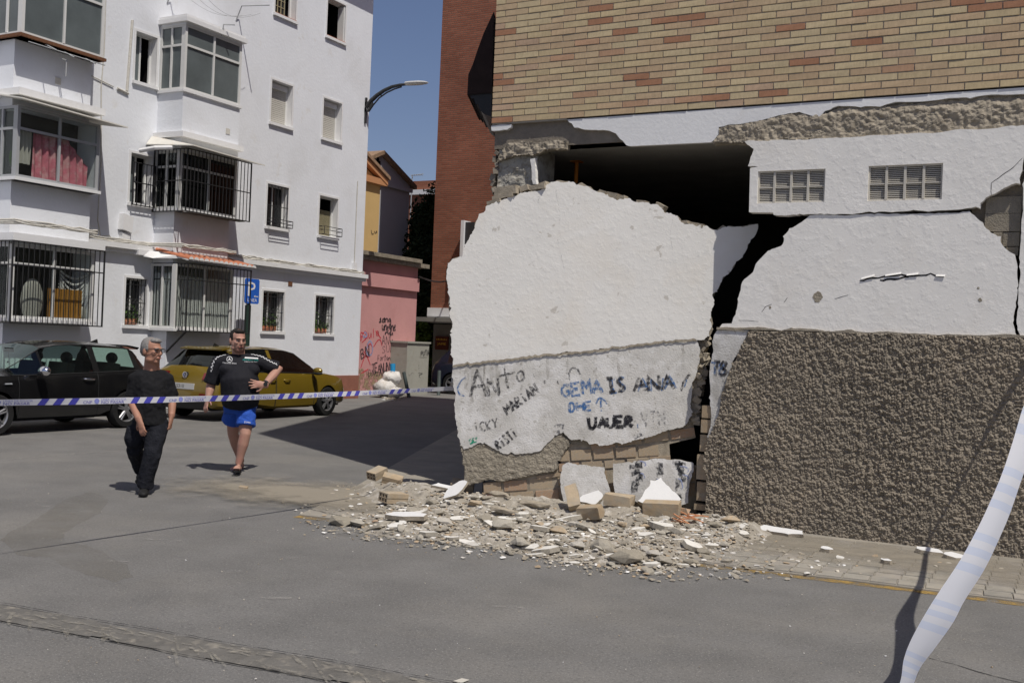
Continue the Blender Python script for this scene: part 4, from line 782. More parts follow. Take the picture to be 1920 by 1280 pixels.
def wshard(L, t, m_white='purewhite'):
    m_ = MB(); k = len(L); m_.add([(*p, t/2) for p in L]+[(p[0]*1.02, p[1]*1.02, -t/2) for p in L], [tuple(range(k))]); m_.f += [tuple(range(k, 2*k))[::-1]]+[(i, i+k, (i+1) % k+k, (i+1) % k) for i in range(k)]; m_.m += [1]*(k+1); return m_
WM = [T['purewhite'], T['rawmortar']]
big('wall_fragment', wshard(ragged([(-.2, -.13), (-.02, -.2), (.12, -.15), (.22, -.02), (.06, .12), (-.04, .22), (-.14, .16), (-.16, .02)], .04, .008, 3), .05), WM, 1236, 975, 'large pure white plaster fragment tilted up on broken brick', 'plaster fragment', (.75, .08, .15), .2)
big('brick_lump', brickm(.36, .13, .16, 7), T['clay_t'], 1240, 984, 'broken brick lump propping up the large white fragment', 'brick', (.1, -.05, .12), .06)
big('wall_fragment', wshard(ragged([(-.12, -.1), (.1, -.08), (.12, .05), (.02, .12), (-.1, .09)], .04, .006, 4), .03), WM, 1108, 962, 'small white plaster shard leaning among the tan bricks', 'plaster fragment', (.7, .1, -.2), .14)
big('wall_fragment', wshard(ragged([(-.2, -.05), (.0, -.09), (.2, -.06), (.19, .04), (.02, .09), (-.16, .05)], .04, .006, 5), .04), WM, 762, 988, 'long white plaster piece lying before the hollow brick', 'plaster fragment', (.12, -.05, .12), .04)
big('wall_fragment', wshard(ragged([(-.14, -.06), (.02, -.09), (.15, .02), (.1, .08), (-.06, .06)], .04, .006, 6), .025), WM, 852, 955, 'slim white shard tilted up beside the tipped brick', 'plaster fragment', (.55, -.5, .5), .08)
big('wall_fragment', wshard(ragged([(-.12, -.05), (.08, -.06), (.12, .03), (-.08, .05)], .04, .006, 7), .025), WM, 830, 945, 'pale plaster scrap flat behind the slim white shard', 'plaster fragment', (.2, .1, .2), .05)
big('wall_fragment', wshard(ragged([(-.22, -.06), (.1, -.07), (.23, -.03), (.2, .05), (-.18, .08)], .05, .005, 8), .03), WM, 1462, 1007, 'flat pale plaster sheet lying at the foot of the roughcast', 'plaster fragment', (.25, 0, -.05), .04)
for i, (x, y, l, lab) in enumerate(((1742, 1043, .3, 'pale plaster sheet crossed by the tape shadow'), (1790, 1053, .26, 'pale plaster sheet just outside the tape shadow by the roughcast'), (1550, 1040, .14, 'small plaster sheet alone on the pavement before the roughcast'), (1660, 1062, .13, 'small plaster sheet near the yellow line and the tape shadow'))):
    big('wall_fragment', shard_mesh(l, l*.6, .035, 90+i), WM, x, y, lab, 'plaster fragment', (.12, .05, rg.uniform(-.3, .3)), .03)
HB = [T['clay_t']]
big('hollow_brick', brickm(.26, .1, .16, 1, True), HB, 737, 952, 'hollow clay brick lying flat with its holes showing', 'hollow brick', (.05, .08, 1.2), .06)
big('hollow_brick', brickm(.2, .09, .14, 1, True), HB, 706, 920, 'hollow brick piece perched on the small side pile', 'hollow brick', (.1, -.3, 1.4), .12)
big('hollow_brick', brickm(.22, .08, .14, 1, True), HB, 735, 925, 'hollow brick half buried in the small side pile', 'hollow brick', (.3, .2, .5), .07)
big('hollow_brick', brickm(.09, .05, .07, 1, True), HB, 456, 920, 'tiny broken hollow brick alone on the road behind the men', 'hollow brick', (.1, .1, .5), .025)
m_ = MB()
for i in range(8): a = Vector((-.15+.02*i, .02*i-.06, -.02+.012*i)); m_.obox(a+Vector((.1, 0, 0)), (.16+.04*(i % 3), .014, .01), Matrix.Rotation(-.3+.13*i, 3, 'Z') @ Matrix.Rotation(.25*((i % 3)-1), 3, 'Y'))
big('split_clay', m_, T['splint'], 1283, 996, 'orange slivers of split clay beside the large white fragment', 'clay slivers', (0, .1, -.3), .05)
m_ = MB(); m_.tube([(-.17, 0, .0), (-.05, .015, .012), (.08, .0, .0), (.2, -.05, -.03)], [.028, .027, .025, .02], 9); big('plaster_roll', m_, T['chunk'], 1345, 984, 'thin grey plaster roll lying at the crack foot', 'plaster roll', (0, 0, -.2), .05)
for i, (x, y, l, lab) in enumerate(((1000, 968, .42, 'long dark mortar strip lying along the fallen wall'), (945, 975, .4, 'second dark mortar strip beside the long one'), (935, 958, .32, 'grey mortar strip close under the exposed bricks'))):
    big('mortar_strip', chunk_mesh((l, .1, .07), 22, 60+i), T['rawmortar'], x, y, lab, 'mortar strip', (.1, .04, .08), .05)
# ------------------------------------------------------------------ white block of flats across the street
T['render_w'] = mat('white painted render', (.75, .77, .805), .85, .2, var=.04, sc_=1.2, bump=.35, bsc=14, bdet=5, bdist=.015, stain=((.60, .60, .60), .7, .52, .72, .45), stain2=((.60, .56, .48), 2.2, .62, .76, .45))
T['trim_w'] = mat('white trim', (.74, .74, .74), .8, .2, var=.04, sc_=6, bump=.15, bsc=25, stain=((.55, .52, .45), 5, .6, .78, .35))
T['alu'] = mat('pale aluminium', (.66, .66, .64), .5, .4, var=.03, sc_=10, stain=((.5, .42, .33), 6, .66, .78, .4))
T['alug'] = mat('grey aluminium', (.36, .37, .38), .5, .4, var=.03, sc_=10)
T['frost'] = mat('frosted pane', (.115, .135, .138), .28, .5, var=.25, sc_=1.4)
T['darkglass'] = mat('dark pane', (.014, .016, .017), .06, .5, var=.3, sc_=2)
T['shutter'] = mat('roller shutter', (.52, .50, .45), .7, .3, var=.04, sc_=8)
T['blind'] = mat('beige blind', (.36, .32, .2), .8, .2, var=.06, sc_=8)
T['terra'] = mat('terracotta', (.40, .15, .085), .85, .2, var=.2, sc_=14, local=True, rnd=[(0, (.42, .16, .09)), (.5, (.36, .13, .075)), (.8, (.46, .21, .13))])
T['plinth'] = mat('brick red paint', (.27, .115, .08), .8, .25, var=.15, sc_=3, stain=((.2, .085, .06), 5, .5, .7, .5))
T['cloth_p'] = mat('pink curtain', (.62, .20, .25), .9, .1, var=.3, sc_=7, bump=.3, bsc=20, stain=((.75, .55, .52), 5, .5, .65, .6))
T['cloth_w'] = mat('white cloth', (.8, .8, .78), .9, .1, var=.1, sc_=9)
T['wood'] = mat('orange board', (.50, .24, .05), .7, .3, var=.12, sc_=9)
T['sheetm'] = mat('canopy sheet', (.68, .66, .6), .7, .3, var=.08, sc_=5, stain=((.42, .3, .18), 5, .6, .72, .5))
T['rust'] = mat('rusty ledge', (.16, .075, .04), .85, .2, var=.3, sc_=20)
T['cable_w'] = mat('painted cable', (.55, .53, .48), .8, .2, var=.15, sc_=20)
T['green_leaf'] = mat('pot leaves', (.06, .11, .025), .8, .2, var=.3, sc_=20)
WB = thing('white_flats', (WX, 20, 0), 'white rendered block of flats with barred bay windows behind the parked cars', 'building')
Y0, Y1, ZT = 4.0, 25.05, 12.1
cols = [(16.46, 17.06), (20.87, 21.68), (22.97, 23.77)]; rows = [(1.81, 2.84), (4.48, 5.56), (7.13, 8.21), (9.90, 10.94)]
rad = lambda d: math.radians(d)
def cuts(lo, hi, segs):
    c = [lo]+[v for s_ in segs for v in s_]+[hi]; return c
yc, zc = cuts(Y0, Y1, cols), cuts(0, ZT, rows); mb = MB()
for i in range(len(yc)-1):
    for j in range(len(zc)-1):
        if i % 2 and j % 2: continue
        mb.add([WHT.at(a, b) for a, b in ((yc[i], zc[j]), (yc[i+1], zc[j]), (yc[i+1], zc[j+1]), (yc[i], zc[j+1]))], [(0, 1, 2, 3)])
mb.add([(WX, Y1, 0), (WX-9, Y1, 0), (WX-9, Y1, ZT), (WX, Y1, ZT)], [(0, 1, 2, 3)]); mb.add([(WX, Y0, 0), (WX-9, Y0, 0), (WX-9, Y0, ZT), (WX, Y0, ZT)], [(3, 2, 1, 0)])
mb.add([(WX, Y0, ZT), (WX-9, Y0, ZT), (WX-9, Y1, ZT), (WX, Y1, ZT)], [(3, 2, 1, 0)])
mb.build('wall', T['render_w'], WB)
mb = MB(); mb.box((WX-9.2, Y0-.3, ZT+.001), (WX+.52, Y1+.02, ZT+.2)); mb.build('eave', T['trim_w'], WB)
mb = MB(); mb.pbox(WHT, Y0, Y1-.002, 0, .66, -.05, .03); mb.box((WX-6, Y1-.05, 0), (WX-.001, Y1+.03, .66)); mb.build('plinth', T['plinth'], WB)
mb = MB(); mb.pbox(WHT, 15.1, Y1+.06, 3.36, 3.45, 0, .10); mb.pbox(WHT, 15.1, Y1+.06, 3.45, 3.56, 0, .17); mb.build('cornice', T['trim_w'], WB)
def window(y0, y1, z0, z1, kind):
    d = .21; wn = MB()
    for a, b in (((y0, z0), (y0, z1)), ((y1, z1), (y1, z0)), ((y0, z1), (y1, z1)), ((y1, z0), (y0, z0))):
        wn.add([WHT.at(*a, 0), WHT.at(*b, 0), WHT.at(*b, -d), WHT.at(*a, -d)], [(0, 1, 2, 3)])
    t_ = .055
    for q in ((y0-t_, y0, z0, z1+t_), (y1, y1+t_, z0, z1+t_), (y0, y1, z1, z1+t_)): wn.pbox(WHT, *q, -.004, .016)
    w_ = wn.build('window', T['trim_w'], WB)
    s_ = MB(); s_.pbox(WHT, y0-.06, y1+.06, z0-.07, z0-.001, -.02, .06); sl2 = s_.build('sill', T['trim_w'], w_)
    if kind in ('open', 'old'):
        s_ = MB(); s_.pbox(WHT, y0, y1, z0, z0+.018, -.15, .045); s_.build('sill_tile', T['terra'], w_)
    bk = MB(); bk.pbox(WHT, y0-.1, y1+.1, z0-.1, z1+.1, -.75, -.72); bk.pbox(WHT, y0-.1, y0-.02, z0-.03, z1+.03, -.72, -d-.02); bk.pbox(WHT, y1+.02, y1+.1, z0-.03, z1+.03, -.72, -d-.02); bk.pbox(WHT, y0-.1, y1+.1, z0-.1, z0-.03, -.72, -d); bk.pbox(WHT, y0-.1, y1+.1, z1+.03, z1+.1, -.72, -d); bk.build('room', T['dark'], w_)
    f = MB(); g = .04; n0, n1 = -d-.01, -d+.035
    for q in ((y0, y0+g, z0, z1), (y1-g, y1, z0, z1), (y0+g, y1-g, z0, z0+g), (y0+g, y1-g, z1-g, z1)): f.pbox(WHT, *q, n0, n1)
    if kind in ('bars', 'bars2', 'half'): f.pbox(WHT, (y0+y1)/2-.02, (y0+y1)/2+.02, z0+g, z1-g, n0+.005, n1-.005)
    f.build('frame', T['alu'], w_)
    ym = (y0+y1)/2
    if kind == 'shutter':
        m_ = MB(); m_.pbox(WHT, y0+g, y1-g, z1-.16, z1-g, -d, -d+.08); m_.build('shutter_box', T['trim_w'], w_)
        m_ = MB(); k = 18
        for i in range(k):
            za = z0+g+(z1-.2-z0)*i/k; m_.hexa([WHT.at(a, b, n) for n, sft in ((-d-.005, 0), (-d+.022, .004)) for a, b in ((y0+g, za+sft), (y1-g, za+sft), (y1-g, za+.043), (y0+g, za+.043))])
        tag(m_.build('shutter_slats', T['shutter'], w_), kind='stuff')
    elif kind == 'blind':
        m_ = MB(); k = 24; zt_ = z1-.34
        for i in range(k):
            za = z0+.05+(zt_-z0-.05)*i/k; m_.hexa([WHT.at(a, b, n) for n, sft in ((-d-.04, .014), (-d-.012, 0)) for a, b in ((y0+g, za+sft), (y1-g, za+sft), (y1-g, za+sft+.012), (y0+g, za+sft+.012))])
        tag(m_.build('blind_slats', T['blind'], w_), kind='stuff')
    elif kind == 'open':
        m_ = MB(); m_.pbox(WHT, y1-.06, y1-.015, z0+.03, z1-.05, -d, -d+.2); m_.build('casement', T['alu'], w_)
    elif kind == 'old':
        m_ = MB(); m_.pbox(WHT, y0+g, y1-g-.1, z0+g, z1-g, -d-.04, -d-.02); m_.build('pane', T['darkglass'], w_)
        m_ = MB()
        for i in range(5): m_.pbox(WHT, y0+.08+i*.13, y0+.10+i*.13, z0+.05, z1-.05, -d-.018, -d+.0)
        for i in range(6): m_.pbox(WHT, y0+.06, y1-.18, z0+.12+i*.17, z0+.135+i*.17, -d-.017, -d-.001)
        m_.build('lattice', T['blind'], w_)
    elif kind == 'half':
        m_ = MB(); m_.pbox(WHT, y0+g, ym-.02, z0+g, z1-g, -d+.0, -d+.012); m_.build('pane', T['frost'], w_)
    else:
        m_ = MB(); m_.pbox(WHT, y0+g, y1-g, z0+g, z1-g, -d-.005, -d+.004); m_.build('pane', T['darkglass'], w_)
    if kind.startswith('bars'):
        b = MB(); r = .009; n_ = 5 if kind == 'bars2' else 6; pr = -.03 if kind == 'bars2' else .01
        for i in range(n_+1): y = y0+.02+(y1-y0-.04)*i/n_; b.tube([WHT.at(y, z0+.02, pr), WHT.at(y, z1-.01, pr)], r, 5)
        for z in ((z0+.05, z0+(z1-z0)*.48, z1-.14) if kind == 'bars2' else (z0+.02, z0+(z1-z0)*.5, z1-.02)): b.tube([WHT.at(y0, z, pr), WHT.at(y1, z, pr)], r, 5)
        if kind == 'bars2':
            for i in range(1, n_):   # scrolls on the ground floor bars
                y = y0+.02+(y1-y0-.04)*i/n_
                for k in range(3): zz = z0+.2+k*.17; b.tube([WHT.at(y+.045*math.cos(t), zz+.05*math.sin(t), pr) for t in np.linspace(0, 6.28, 9)], .006, 4, cap=False)
        b.build('grille', T['black'], w_)
    if kind in ('bars', 'blind'):
        b = MB(); zs = (z0+.02, z0+.10, z0+.19) if kind == 'bars' else (z0+.03, z0+.15, z0+.24); o_ = .2
        for z in zs[::2]+zs[1:2]:
            b.tube([WHT.at(y0+.01, z, 0), WHT.at(y0+.01, z, o_), WHT.at(y1-.01, z, o_), WHT.at(y1-.01, z, 0)], .009, 5)
        for y in (y0+.01, y1-.01): b.tube([WHT.at(y, zs[0], o_), WHT.at(y, zs[2], o_)], .009, 5)
        b.build('pot_rail', T['black'], w_)
    if kind == 'bars2':
        m_ = MB(); rg = random.Random(int(y0*100))
        for i in range(110):
            c = WHT.at(rg.uniform(y0+.05, y1-.12), z0+.05+abs(rg.gauss(0, .17)), rg.uniform(-.15, -.03)); a = Vector((rg.gauss(0, 1), rg.gauss(0, 1), rg.gauss(0, 1))).normalized()*.045; b_ = a.orthogonal().normalized()*.02
            m_.add([c-a, c+b_, c+a, c-b_], [(0, 1, 2, 3)])
        tag(m_.build('pot_plant', T['green_leaf'], w_), kind='stuff')
        m_ = MB(); m_.pbox(WHT, y0+.08, y1-.2, z0+.02, z0+.14, -.13, -.05); m_.build('flower_trough', T['terra'], w_)
kinds = {(1, 0): 'bars2', (2, 0): 'bars2', (1, 1): 'bars', (2, 1): 'blind', (1, 2): 'shutter', (2, 2): 'shutter', (1, 3): 'old', (2, 3): 'open', (0, 0): 'bars2', (0, 1): 'half', (0, 2): 'half', (0, 3): 'half'}
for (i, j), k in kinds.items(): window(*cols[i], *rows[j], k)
# stacked bays: solid parapets, glazed fronts and sides
SD = lambda y: Pl((0, y, 0), (1, 0, 0), (0, 0, 1))    # side plane facing the camera
def bars(P, a0, a1, z0, z1, n, step, zs, r=.010, mb=None, off=0.):
    mb = mb or MB(); k = max(1, round((a1-a0)/step))
    for i in range(k+1): a = a0+(a1-a0)*i/k; mb.tube([P.at(a, z0, n), P.at(a, z1, n)], r if 0 < i < k else r*1.9, 5)
    for z in zs: mb.tube([P.at(a0, z, n), P.at(a1, z, n)], r*1.3, 5)
    return mb
def glazing(P, a0, a1, z0, z1, cols_, zt, t=.05, n=0.):   # outer frame, mullions, transom; returns frame mesh and pane rectangles
    f = MB(); rect = []
    for q in ((a0, a0+t*1.3, z0, z1), (a1-t*1.3, a1, z0, z1), (a0+t*1.3, a1-t*1.3, z0, z0+t), (a0+t*1.3, a1-t*1.3, z1-t, z1)): f.pbox(P, *q, n-.05, n)
    bands = [(z0+t, zt-t/2), (zt+t/2, z1-t)] if zt else [(z0+t, z1-t)]
    if zt: f.pbox(P, a0+t*1.3, a1-t*1.3, zt-t/2, zt+t/2, n-.045, n+.004)
    for bz in bands:
        e = [a0+t*1.3+(a1-a0-2.6*t)*i/cols_ for i in range(cols_+1)]
        for i in range(cols_):
            if i: f.pbox(P, e[i]-t*.45, e[i]+t*.45, bz[0], bz[1], n-.042, n+.006)
            rect.append((e[i]+(t*.45 if i else 0), e[i+1]-(t*.45 if i < cols_-1 else 0), bz[0], bz[1]))
    return f, rect
def bay(y0, y1, xf, spans, top):
    zz = 0
    ps = MB()
    for s_ in spans:
        rc_ = s_.get('rec', 0); ps.box((WX-.02, y0+rc_*.3, zz), (xf-rc_, y1-rc_*.1, s_['z0']-.061*(rc_ > 0)))
        if rc_: ps.box((WX-.02, y0, s_['z0']-.06), (xf, y1, s_['z0']))
        zz = s_['z1']
    ps.box((WX-.02, y0, zz), (xf, y1, top))
    for s_ in spans:   # recessed core keeps the bay solid behind the glass
        ps.box((WX-.02, y0+.36, s_['z0']), (WX+.22, y1-.05, s_['z1'])); ps.box((WX-.02, y1-.06, s_['z0']), (xf-.06, y1-.001, s_['z1']))
    b = ps.build('bay', T['render_w'], WB)
    F = Pl((xf, 0, 0), (0, 1, 0), (0, 0, 1)); S_ = SD(y0)
    for s_ in spans:
        z0, z1 = s_['z0'], s_['z1']; m = T[s_.get('frame', 'alu')]; pm_ = T[s_['pane']]
        f, r1 = glazing(F, y0, y1, z0, z1, 2, s_.get('zt')); f.build('frame', m, b)
        f, r2 = glazing(S_, WX, xf-.052, z0, z1, s_.get('side', 2), s_.get('zt')); f.build('frame', m, b)
        for P, rr in ((F, r1), (S_, r2)):
            for q in rr: mp = MB(); mp.pbox(P, *q, -.034, -.026); mp.build('pane', pm_, b)
        ln = MB(); ln.box((WX+.222, y0+.361, z0+.002), (WX+.24, y1-.07, z1-.002)); ln.box((WX, y0+.34, z0+.002), (WX+.24, y0+.355, z1-.002)); ln.build('lining', T[s_.get('lining', 'inner')], b)
        sl_ = MB(); sl_.box((WX, y0-.05, z0-.06), (xf+.05, y1+.04, z0-.001)); sl_.build('ledge', T['rust' if s_.get('rust') else 'trim_w'], b)
    return b, F, S_
T['clear'] = glassmat('window glass', (.90, .92, .91), .1); T['smoky'] = glassmat('smoky window glass', (.30, .33, .33), .4)
bB, FB, SB = bay(17.15, 18.93, -17.64, [dict(rec=.3, z0=1.78, z1=3.2, pane='clear', frame='alu', lining='shutter', side=2), dict(rec=.17, z0=4.42, z1=5.7, pane='smoky', frame='alu', zt=5.35), dict(z0=7.05, z1=8.48, pane='frost', zt=8.03)], 8.52)
bA, FA, SA = bay(13.05, 14.93, -17.6, [dict(rec=.3, z0=1.84, z1=3.22, pane='clear', frame='alu', zt=2.86, lining='inner'), dict(rec=.18, z0=4.47, z1=5.8, pane='clear', frame='alug', zt=5.38, lining='inner'), dict(rec=.29, z0=7.14, z1=8.65, pane='frost', frame='alu', zt=8.2, rust=True), dict(z0=9.8, z1=11.0, pane='frost')], 11.05)
mb = MB(); mb.box((WX, 17.07, 8.521), (-17.54, 19.0, 8.62)); mb.box((WX, 17.1, 8.621), (-17.58, 18.97, 8.68)); mb.build('eave', T['trim_w'], bB)
mb = MB()   # corrugated blinds drawn down behind the barred ground floor bay
for i in range(31):
    y = 17.28+i*.052; mb.tube([(-17.72, y, 1.82), (-17.72, y, 2.95)], .024, 5)
for i in range(9): mb.tube([(WX+.09+i*.07, 17.23, 1.82), (WX+.09+i*.07, 17.23, 3.0)], .027, 5)
tag(mb.build('blind', T['cloth_w'], bB), kind='stuff')
# canopies
mb = MB(); mb.prism([(-17.12, 17.0, 5.74), (-17.12, 19.3, 5.68), (WX+.02, 19.45, 5.95), (WX+.02, 17.0, 6.0)], (0, 0, .025)); mb.prism([(-17.12, 17.0, 5.74), (WX+.02, 17.0, 6.0), (WX+.02, 16.85, 5.8)], (0, 0, .02)); mb.build('canopy', T['sheetm'], bB)
mb = MB(); mb.box((WX, 17.05, 5.98), (-17.5, 18.97, 6.10)); mb.build('moulding', T['trim_w'], bB)
mb = MB(); mb.prism([(-17.28, 12.9, 5.86), (-17.28, 15.35, 5.80), (WX+.02, 15.6, 5.98), (WX+.02, 12.9, 6.05)], (0, 0, .025)); mb.build('canopy', T['sheetm'], bA)
mb = MB(); mb.box((WX, 13.0, 5.99), (-17.52, 14.98, 6.12)); mb.build('moulding', T['trim_w'], bA)
mb = MB(); mb.box((WX, 12.95, 3.28), (-17.45, 15.05, 3.42)); mb.build('moulding', T['trim_w'], bA)
mb = MB(); mb.prism([(WX, 16.5, 3.46), (WX+.35, 17.2, 3.46), (-17.5, 17.2, 3.4), (-17.5, 17.2, 3.32), (WX+.3, 16.9, 3.30), (WX, 16.5, 3.36)], (0, .05, .0)); mb.box((WX, 16.6, 3.35), (WX+.2, 17.15, 3.47)); mb.build('moulding', T['trim_w'], bB)
cn = MB(); cn.hexa([(-17.29, 17.15, 3.27), (-17.29, 19.3, 3.25), (WX+.1, 19.35, 3.46), (WX+.1, 17.15, 3.48)]+[(-17.29, 17.15, 3.30), (-17.29, 19.3, 3.28), (WX+.1, 19.35, 3.50), (WX+.1, 17.15, 3.52)]); can = cn.build('tile_canopy', T['trim_w'], bB) if False else cn.build('tile_canopy', T['trim_w'], WB)
tm = MB(); ring = [(.075*math.cos(t), .06*math.sin(t)) for t in np.linspace(0, math.pi, 7)]
tm.add([(0, y, z) for y, z in ring]+[(-1.06, y*.85, z+.22) for y, z in ring], [(i, i+1, i+8, i+7) for i in range(6)]); tm.add([(0, y, z) for y, z in ring], [tuple(range(7))], 1)
ts = None
for i in range(14):
    p = (-17.27, 17.23+i*.154, 3.30-i*.0016)
    if ts is None: ts = o = tm.build('roof_tile', [T['terra'], T['trim_w']], can, org_=(0, 0, 0))
    else: o = copy_of(ts, can)
    o.location = Vector(p)-ORG[WB.name]; o.rotation_euler = (random.gauss(0, .03), random.gauss(0, .02), random.gauss(0, .03))
# iron cages
def cage(b, y0, y1, xf, z0, z1, zs, step=.115, side_from=WX):
    P = Pl((xf, 0, 0), (0, 1, 0), (0, 0, 1)); S_ = SD(y0); m_ = bars(P, y0, y1, z0, z1, 0, step, zs); bars(S_, side_from+.05, xf, z0, z1, 0, step*.92, zs, mb=m_)
    m_.build('cage', T['black'], b)
cage(bB, 17.08, 19.1, -17.36, 4.34, 5.72, (4.35, 5.02, 5.71)); cage(bB, 17.2, 19.2, -17.33, 1.72, 3.22, (1.73, 2.86, 3.21)); cage(bA, 12.9, 14.98, -17.38, 1.74, 3.27, (1.75, 2.82, 3.26))
m_ = MB(); bars(WHT, 16.46, 17.08, 4.42, 5.36, .1, .12, (4.43, 4.92, 5.35), mb=m_); m_.build('cage', T['black'], WB)
for y in (17.25, 19.0): m_ = MB(); m_.tube([(-17.36, y, 1.72), (-17.93, y, 1.25)], .025, 5); m_.build('strut', T['black'], bB)
m_ = MB(); m_.box((-17.6, 17.25, 4.335), (-17.4, 19.0, 4.355)); m_.build('cage_floor', T['inner'], bB)
# what stands behind the glass of the near bays
def drape(y0, y1, z0, z1, x, m, name, b, waves=9, amp=.03, cut=None):
    mb = MB(); n, k = 60, 14; V = []
    for j in range(k+1):
        for i in range(n+1):
            t = i/n; s_ = j/k; z = z0+(z1-z0)*s_
            if cut: z = min(z, cut(t))
            V.append((x+amp*math.sin(t*waves*6.28+s_*1.5)*(1.2-.5*s_), y0+(y1-y0)*t, z))
    mb.add(V, [(j*(n+1)+i, j*(n+1)+i+1, (j+1)*(n+1)+i+1, (j+1)*(n+1)+i) for j in range(k) for i in range(n)]); mb.build(name, m, b, True)
drape(13.45, 14.72, 4.5, 5.36, -17.69, T['cloth_p'], 'curtain', bA, 8, .03, lambda t: 9 if t < .62 else 5.36-(t-.62)*1.15)
drape(13.15, 13.42, 4.75, 5.36, -17.7, T['shutter'], 'curtain', bA, 3)
m_ = MB(); m_.ell((-17.9, 13.25, 4.85), (.08, .12, .2)); m_.ell((-17.9, 14.75, 4.68), (.08, .09, .22)); m_.build('plant_behind_glass', T['green_leaf'], bA, True)
m_ = MB(); m_.box((-17.72, 13.95, 1.86), (-17.68, 14.72, 2.45)); m_.build('board', T['wood'], bA)
m_ = MB(); m_.ell((-17.74, 13.62, 2.2), (.06, .25, .42)); m_.ell((-17.72, 14.78, 2.0), (.05, .09, .14)); m_.build('laundry', T['shutter'], bA, True)
m_ = MB()
for k in range(7):
    pts = [(-17.69-.006*k, 14.2+.68*t, 2.8-.06*k-.16*(1+.45*k)*math.sin(math.pi*t)*.8) for t in np.linspace(0, 1, 10)]; m_.tube(pts, (.006, .021), 5)
m_.build('striped_cloth', T['cloth_w'], bA)
for z_, q in ((5.2, 4.9),): pass
# small things fixed on the facade
m_ = MB(); m_.hexa([WHT.at(a, b, n) for n in (0, .16) for a, b in ((16.18, 3.86), (16.44, 3.80), (16.47, 4.14), (16.21, 4.20))]); m_.hexa([WHT.at(a, b, n) for n in (0, .12) for a, b in ((16.22, 3.58), (16.42, 3.56), (16.43, 3.78), (16.22, 3.80))]); m_.build('junction_box', T['trim_w'], WB)
m_ = MB(); m_.pbox(WHT, 21.82, 21.98, 3.02, 3.14, -.01, .012); m_.build('vent', T['rust'], WB)
m_ = MB(); m_.pbox(WHT, 24.52, 24.66, 3.62, 3.86, 0, .09); m_.build('junction_box', T['trim_w'], WB)
m_ = MB(); rg = random.Random(9)
for k in range(9):
    z = 3.585+.016*(k % 4); pts = []
    for i in range(60):
        y = 12.6+(24.95-12.6)*i/59; xx = WX+.06+.035*rg.random()+(.80 if 12.9 < y < 15.0 else (.1 if y < 15.4 or 17.1 < y < 19.2 else .05))*(1 if y < 15 else .9); pts.append((xx if not 17.1 < y < 18.95 else -17.55+.03*rg.random(), y, z+rg.gauss(0, .012)+(.03 if 12.9 < y < 15 else 0)+.0*k))
    m_.tube(pts, .011+.006*rg.random(), 5)
m_.build('cable_bundle', T['cable_w'], WB, True)
for L, r in (([(15.6, 8.9), (15.62, 7.6), (15.58, 6.8), (15.66, 5.2), (15.63, 4.0), (15.72, 3.65)], .012), ([(24.62, 6.2), (24.62, 3.8)], .014), ([(16.33, 8.4), (16.3, 7.7), (16.26, 6.85)], .03), ([(16.0, 6.85), (16.3, 6.80)], .03), ([(16.1, 3.56), (15.95, 3.7), (15.75, 3.66)], .012), ([(15.0, 7.0), (15.9, 6.86)], .012)): m_ = MB(); m_.tube([WHT.at(a, b, .02) for a, b in L], r, 6); m_.build('wall_cable', T['cable_w'], WB)
m_ = MB(); m_.tube([(-17.7, 16.96, 5.72), (-17.95, 16.7, 5.68), (-18.3, 16.6, 5.62)], .05, 8); m_.build('stub_pipe', T['trim_w'], WB)
m_ = MB(); m_.tube([WHT.at(19.05, 4.35, .04), WHT.at(19.05, 3.5, .04)], .03, 6); m_.build('drain_pipe', T['trim_w'], WB)
# clothes lines above the upper bay
m_ = MB()
for (y, z, d) in ((17.3, 9.05, .9), (19.5, 9.30, .95)): m_.tube([WHT.at(y, z, 0), WHT.at(y+.02, z+.35, .15), WHT.at(y+.1, z+.30, d)], .016, 5)
for k in range(3): m_.tube([Vector((WX+.25+.28*k, 17.35+2.1*t, 9.38-.22*math.sin(math.pi*t)*(1+.3*k))) for t in np.linspace(0, 1, 12)], .004, 4)
m_.tube([(-17.6, 18.2, 8.5), (-17.55, 18.2, 8.75), (-17.35, 18.35, 8.76)], .014, 5)
m_.build('clothes_line', T['alug'], WB)
m_ = MB()
for (y, z) in ((13.6, 6.98), (14.0, 6.95), (14.5, 6.95)): m_.tube([(-17.62, y, z+.09), (-17.3, y, z-.05)], .012, 5)
m_.tube([(-17.66, 14.0, 6.9), (-17.52, 14.0, 6.86), (-17.52, 14.0, 6.55)], .014, 5); m_.tube([(-17.45, 13.1, 6.97), (-17.45, 14.85, 6.97)], .012, 5); m_.build('drying_rack', T['alug'], bA)
m_ = MB()
for P, a, b in ((Pl((-17.89, 0, 0), (0, 1, 0), (0, 0, 1)), 14.05, 6.45), (FB, 18.5, 6.32)): m_ = MB(); m_.pbox(P, a, a+.13, b, b+.13, 0, .012); m_.build('vent', T['cable_w'], WB)
# ------------------------------------------------------------------ lamp on the corner of the flats
T['lampk'] = mat('dark lamp iron', (.03, .032, .034), .5, .4, var=.1, sc_=8); T['lampw'] = mat('lamp housing', (.5, .5, .49), .45, .4, var=.05, sc_=9)
LY = 24.86; lp0 = PX(684, 205, WX)
SL = thing('street_lamp', (WX, LY, lp0.z), 'curved black wall lamp with a pale head on the corner of the white flats', 'street lamp')
def lpt(x, y): p = PY(x, y, LY); return Vector((p.x, LY, p.z))
m_ = MB(); m_.box((WX, LY-.03, lpt(683, 225).z-.1), (WX+.05, LY+.03, lpt(683, 184).z)); m_.build('wall_plate', T['lampk'], SL)
arc = [lpt(*p) for p in ((688, 203), (696, 189), (707, 179), (720, 170), (735, 163), (750, 159.5), (765, 158))]
m_ = MB(); m_.tube(arc, [.075, .065, .06, .055, .05, .042, .035], 8); m_.build('arm', T['lampk'], SL, True)
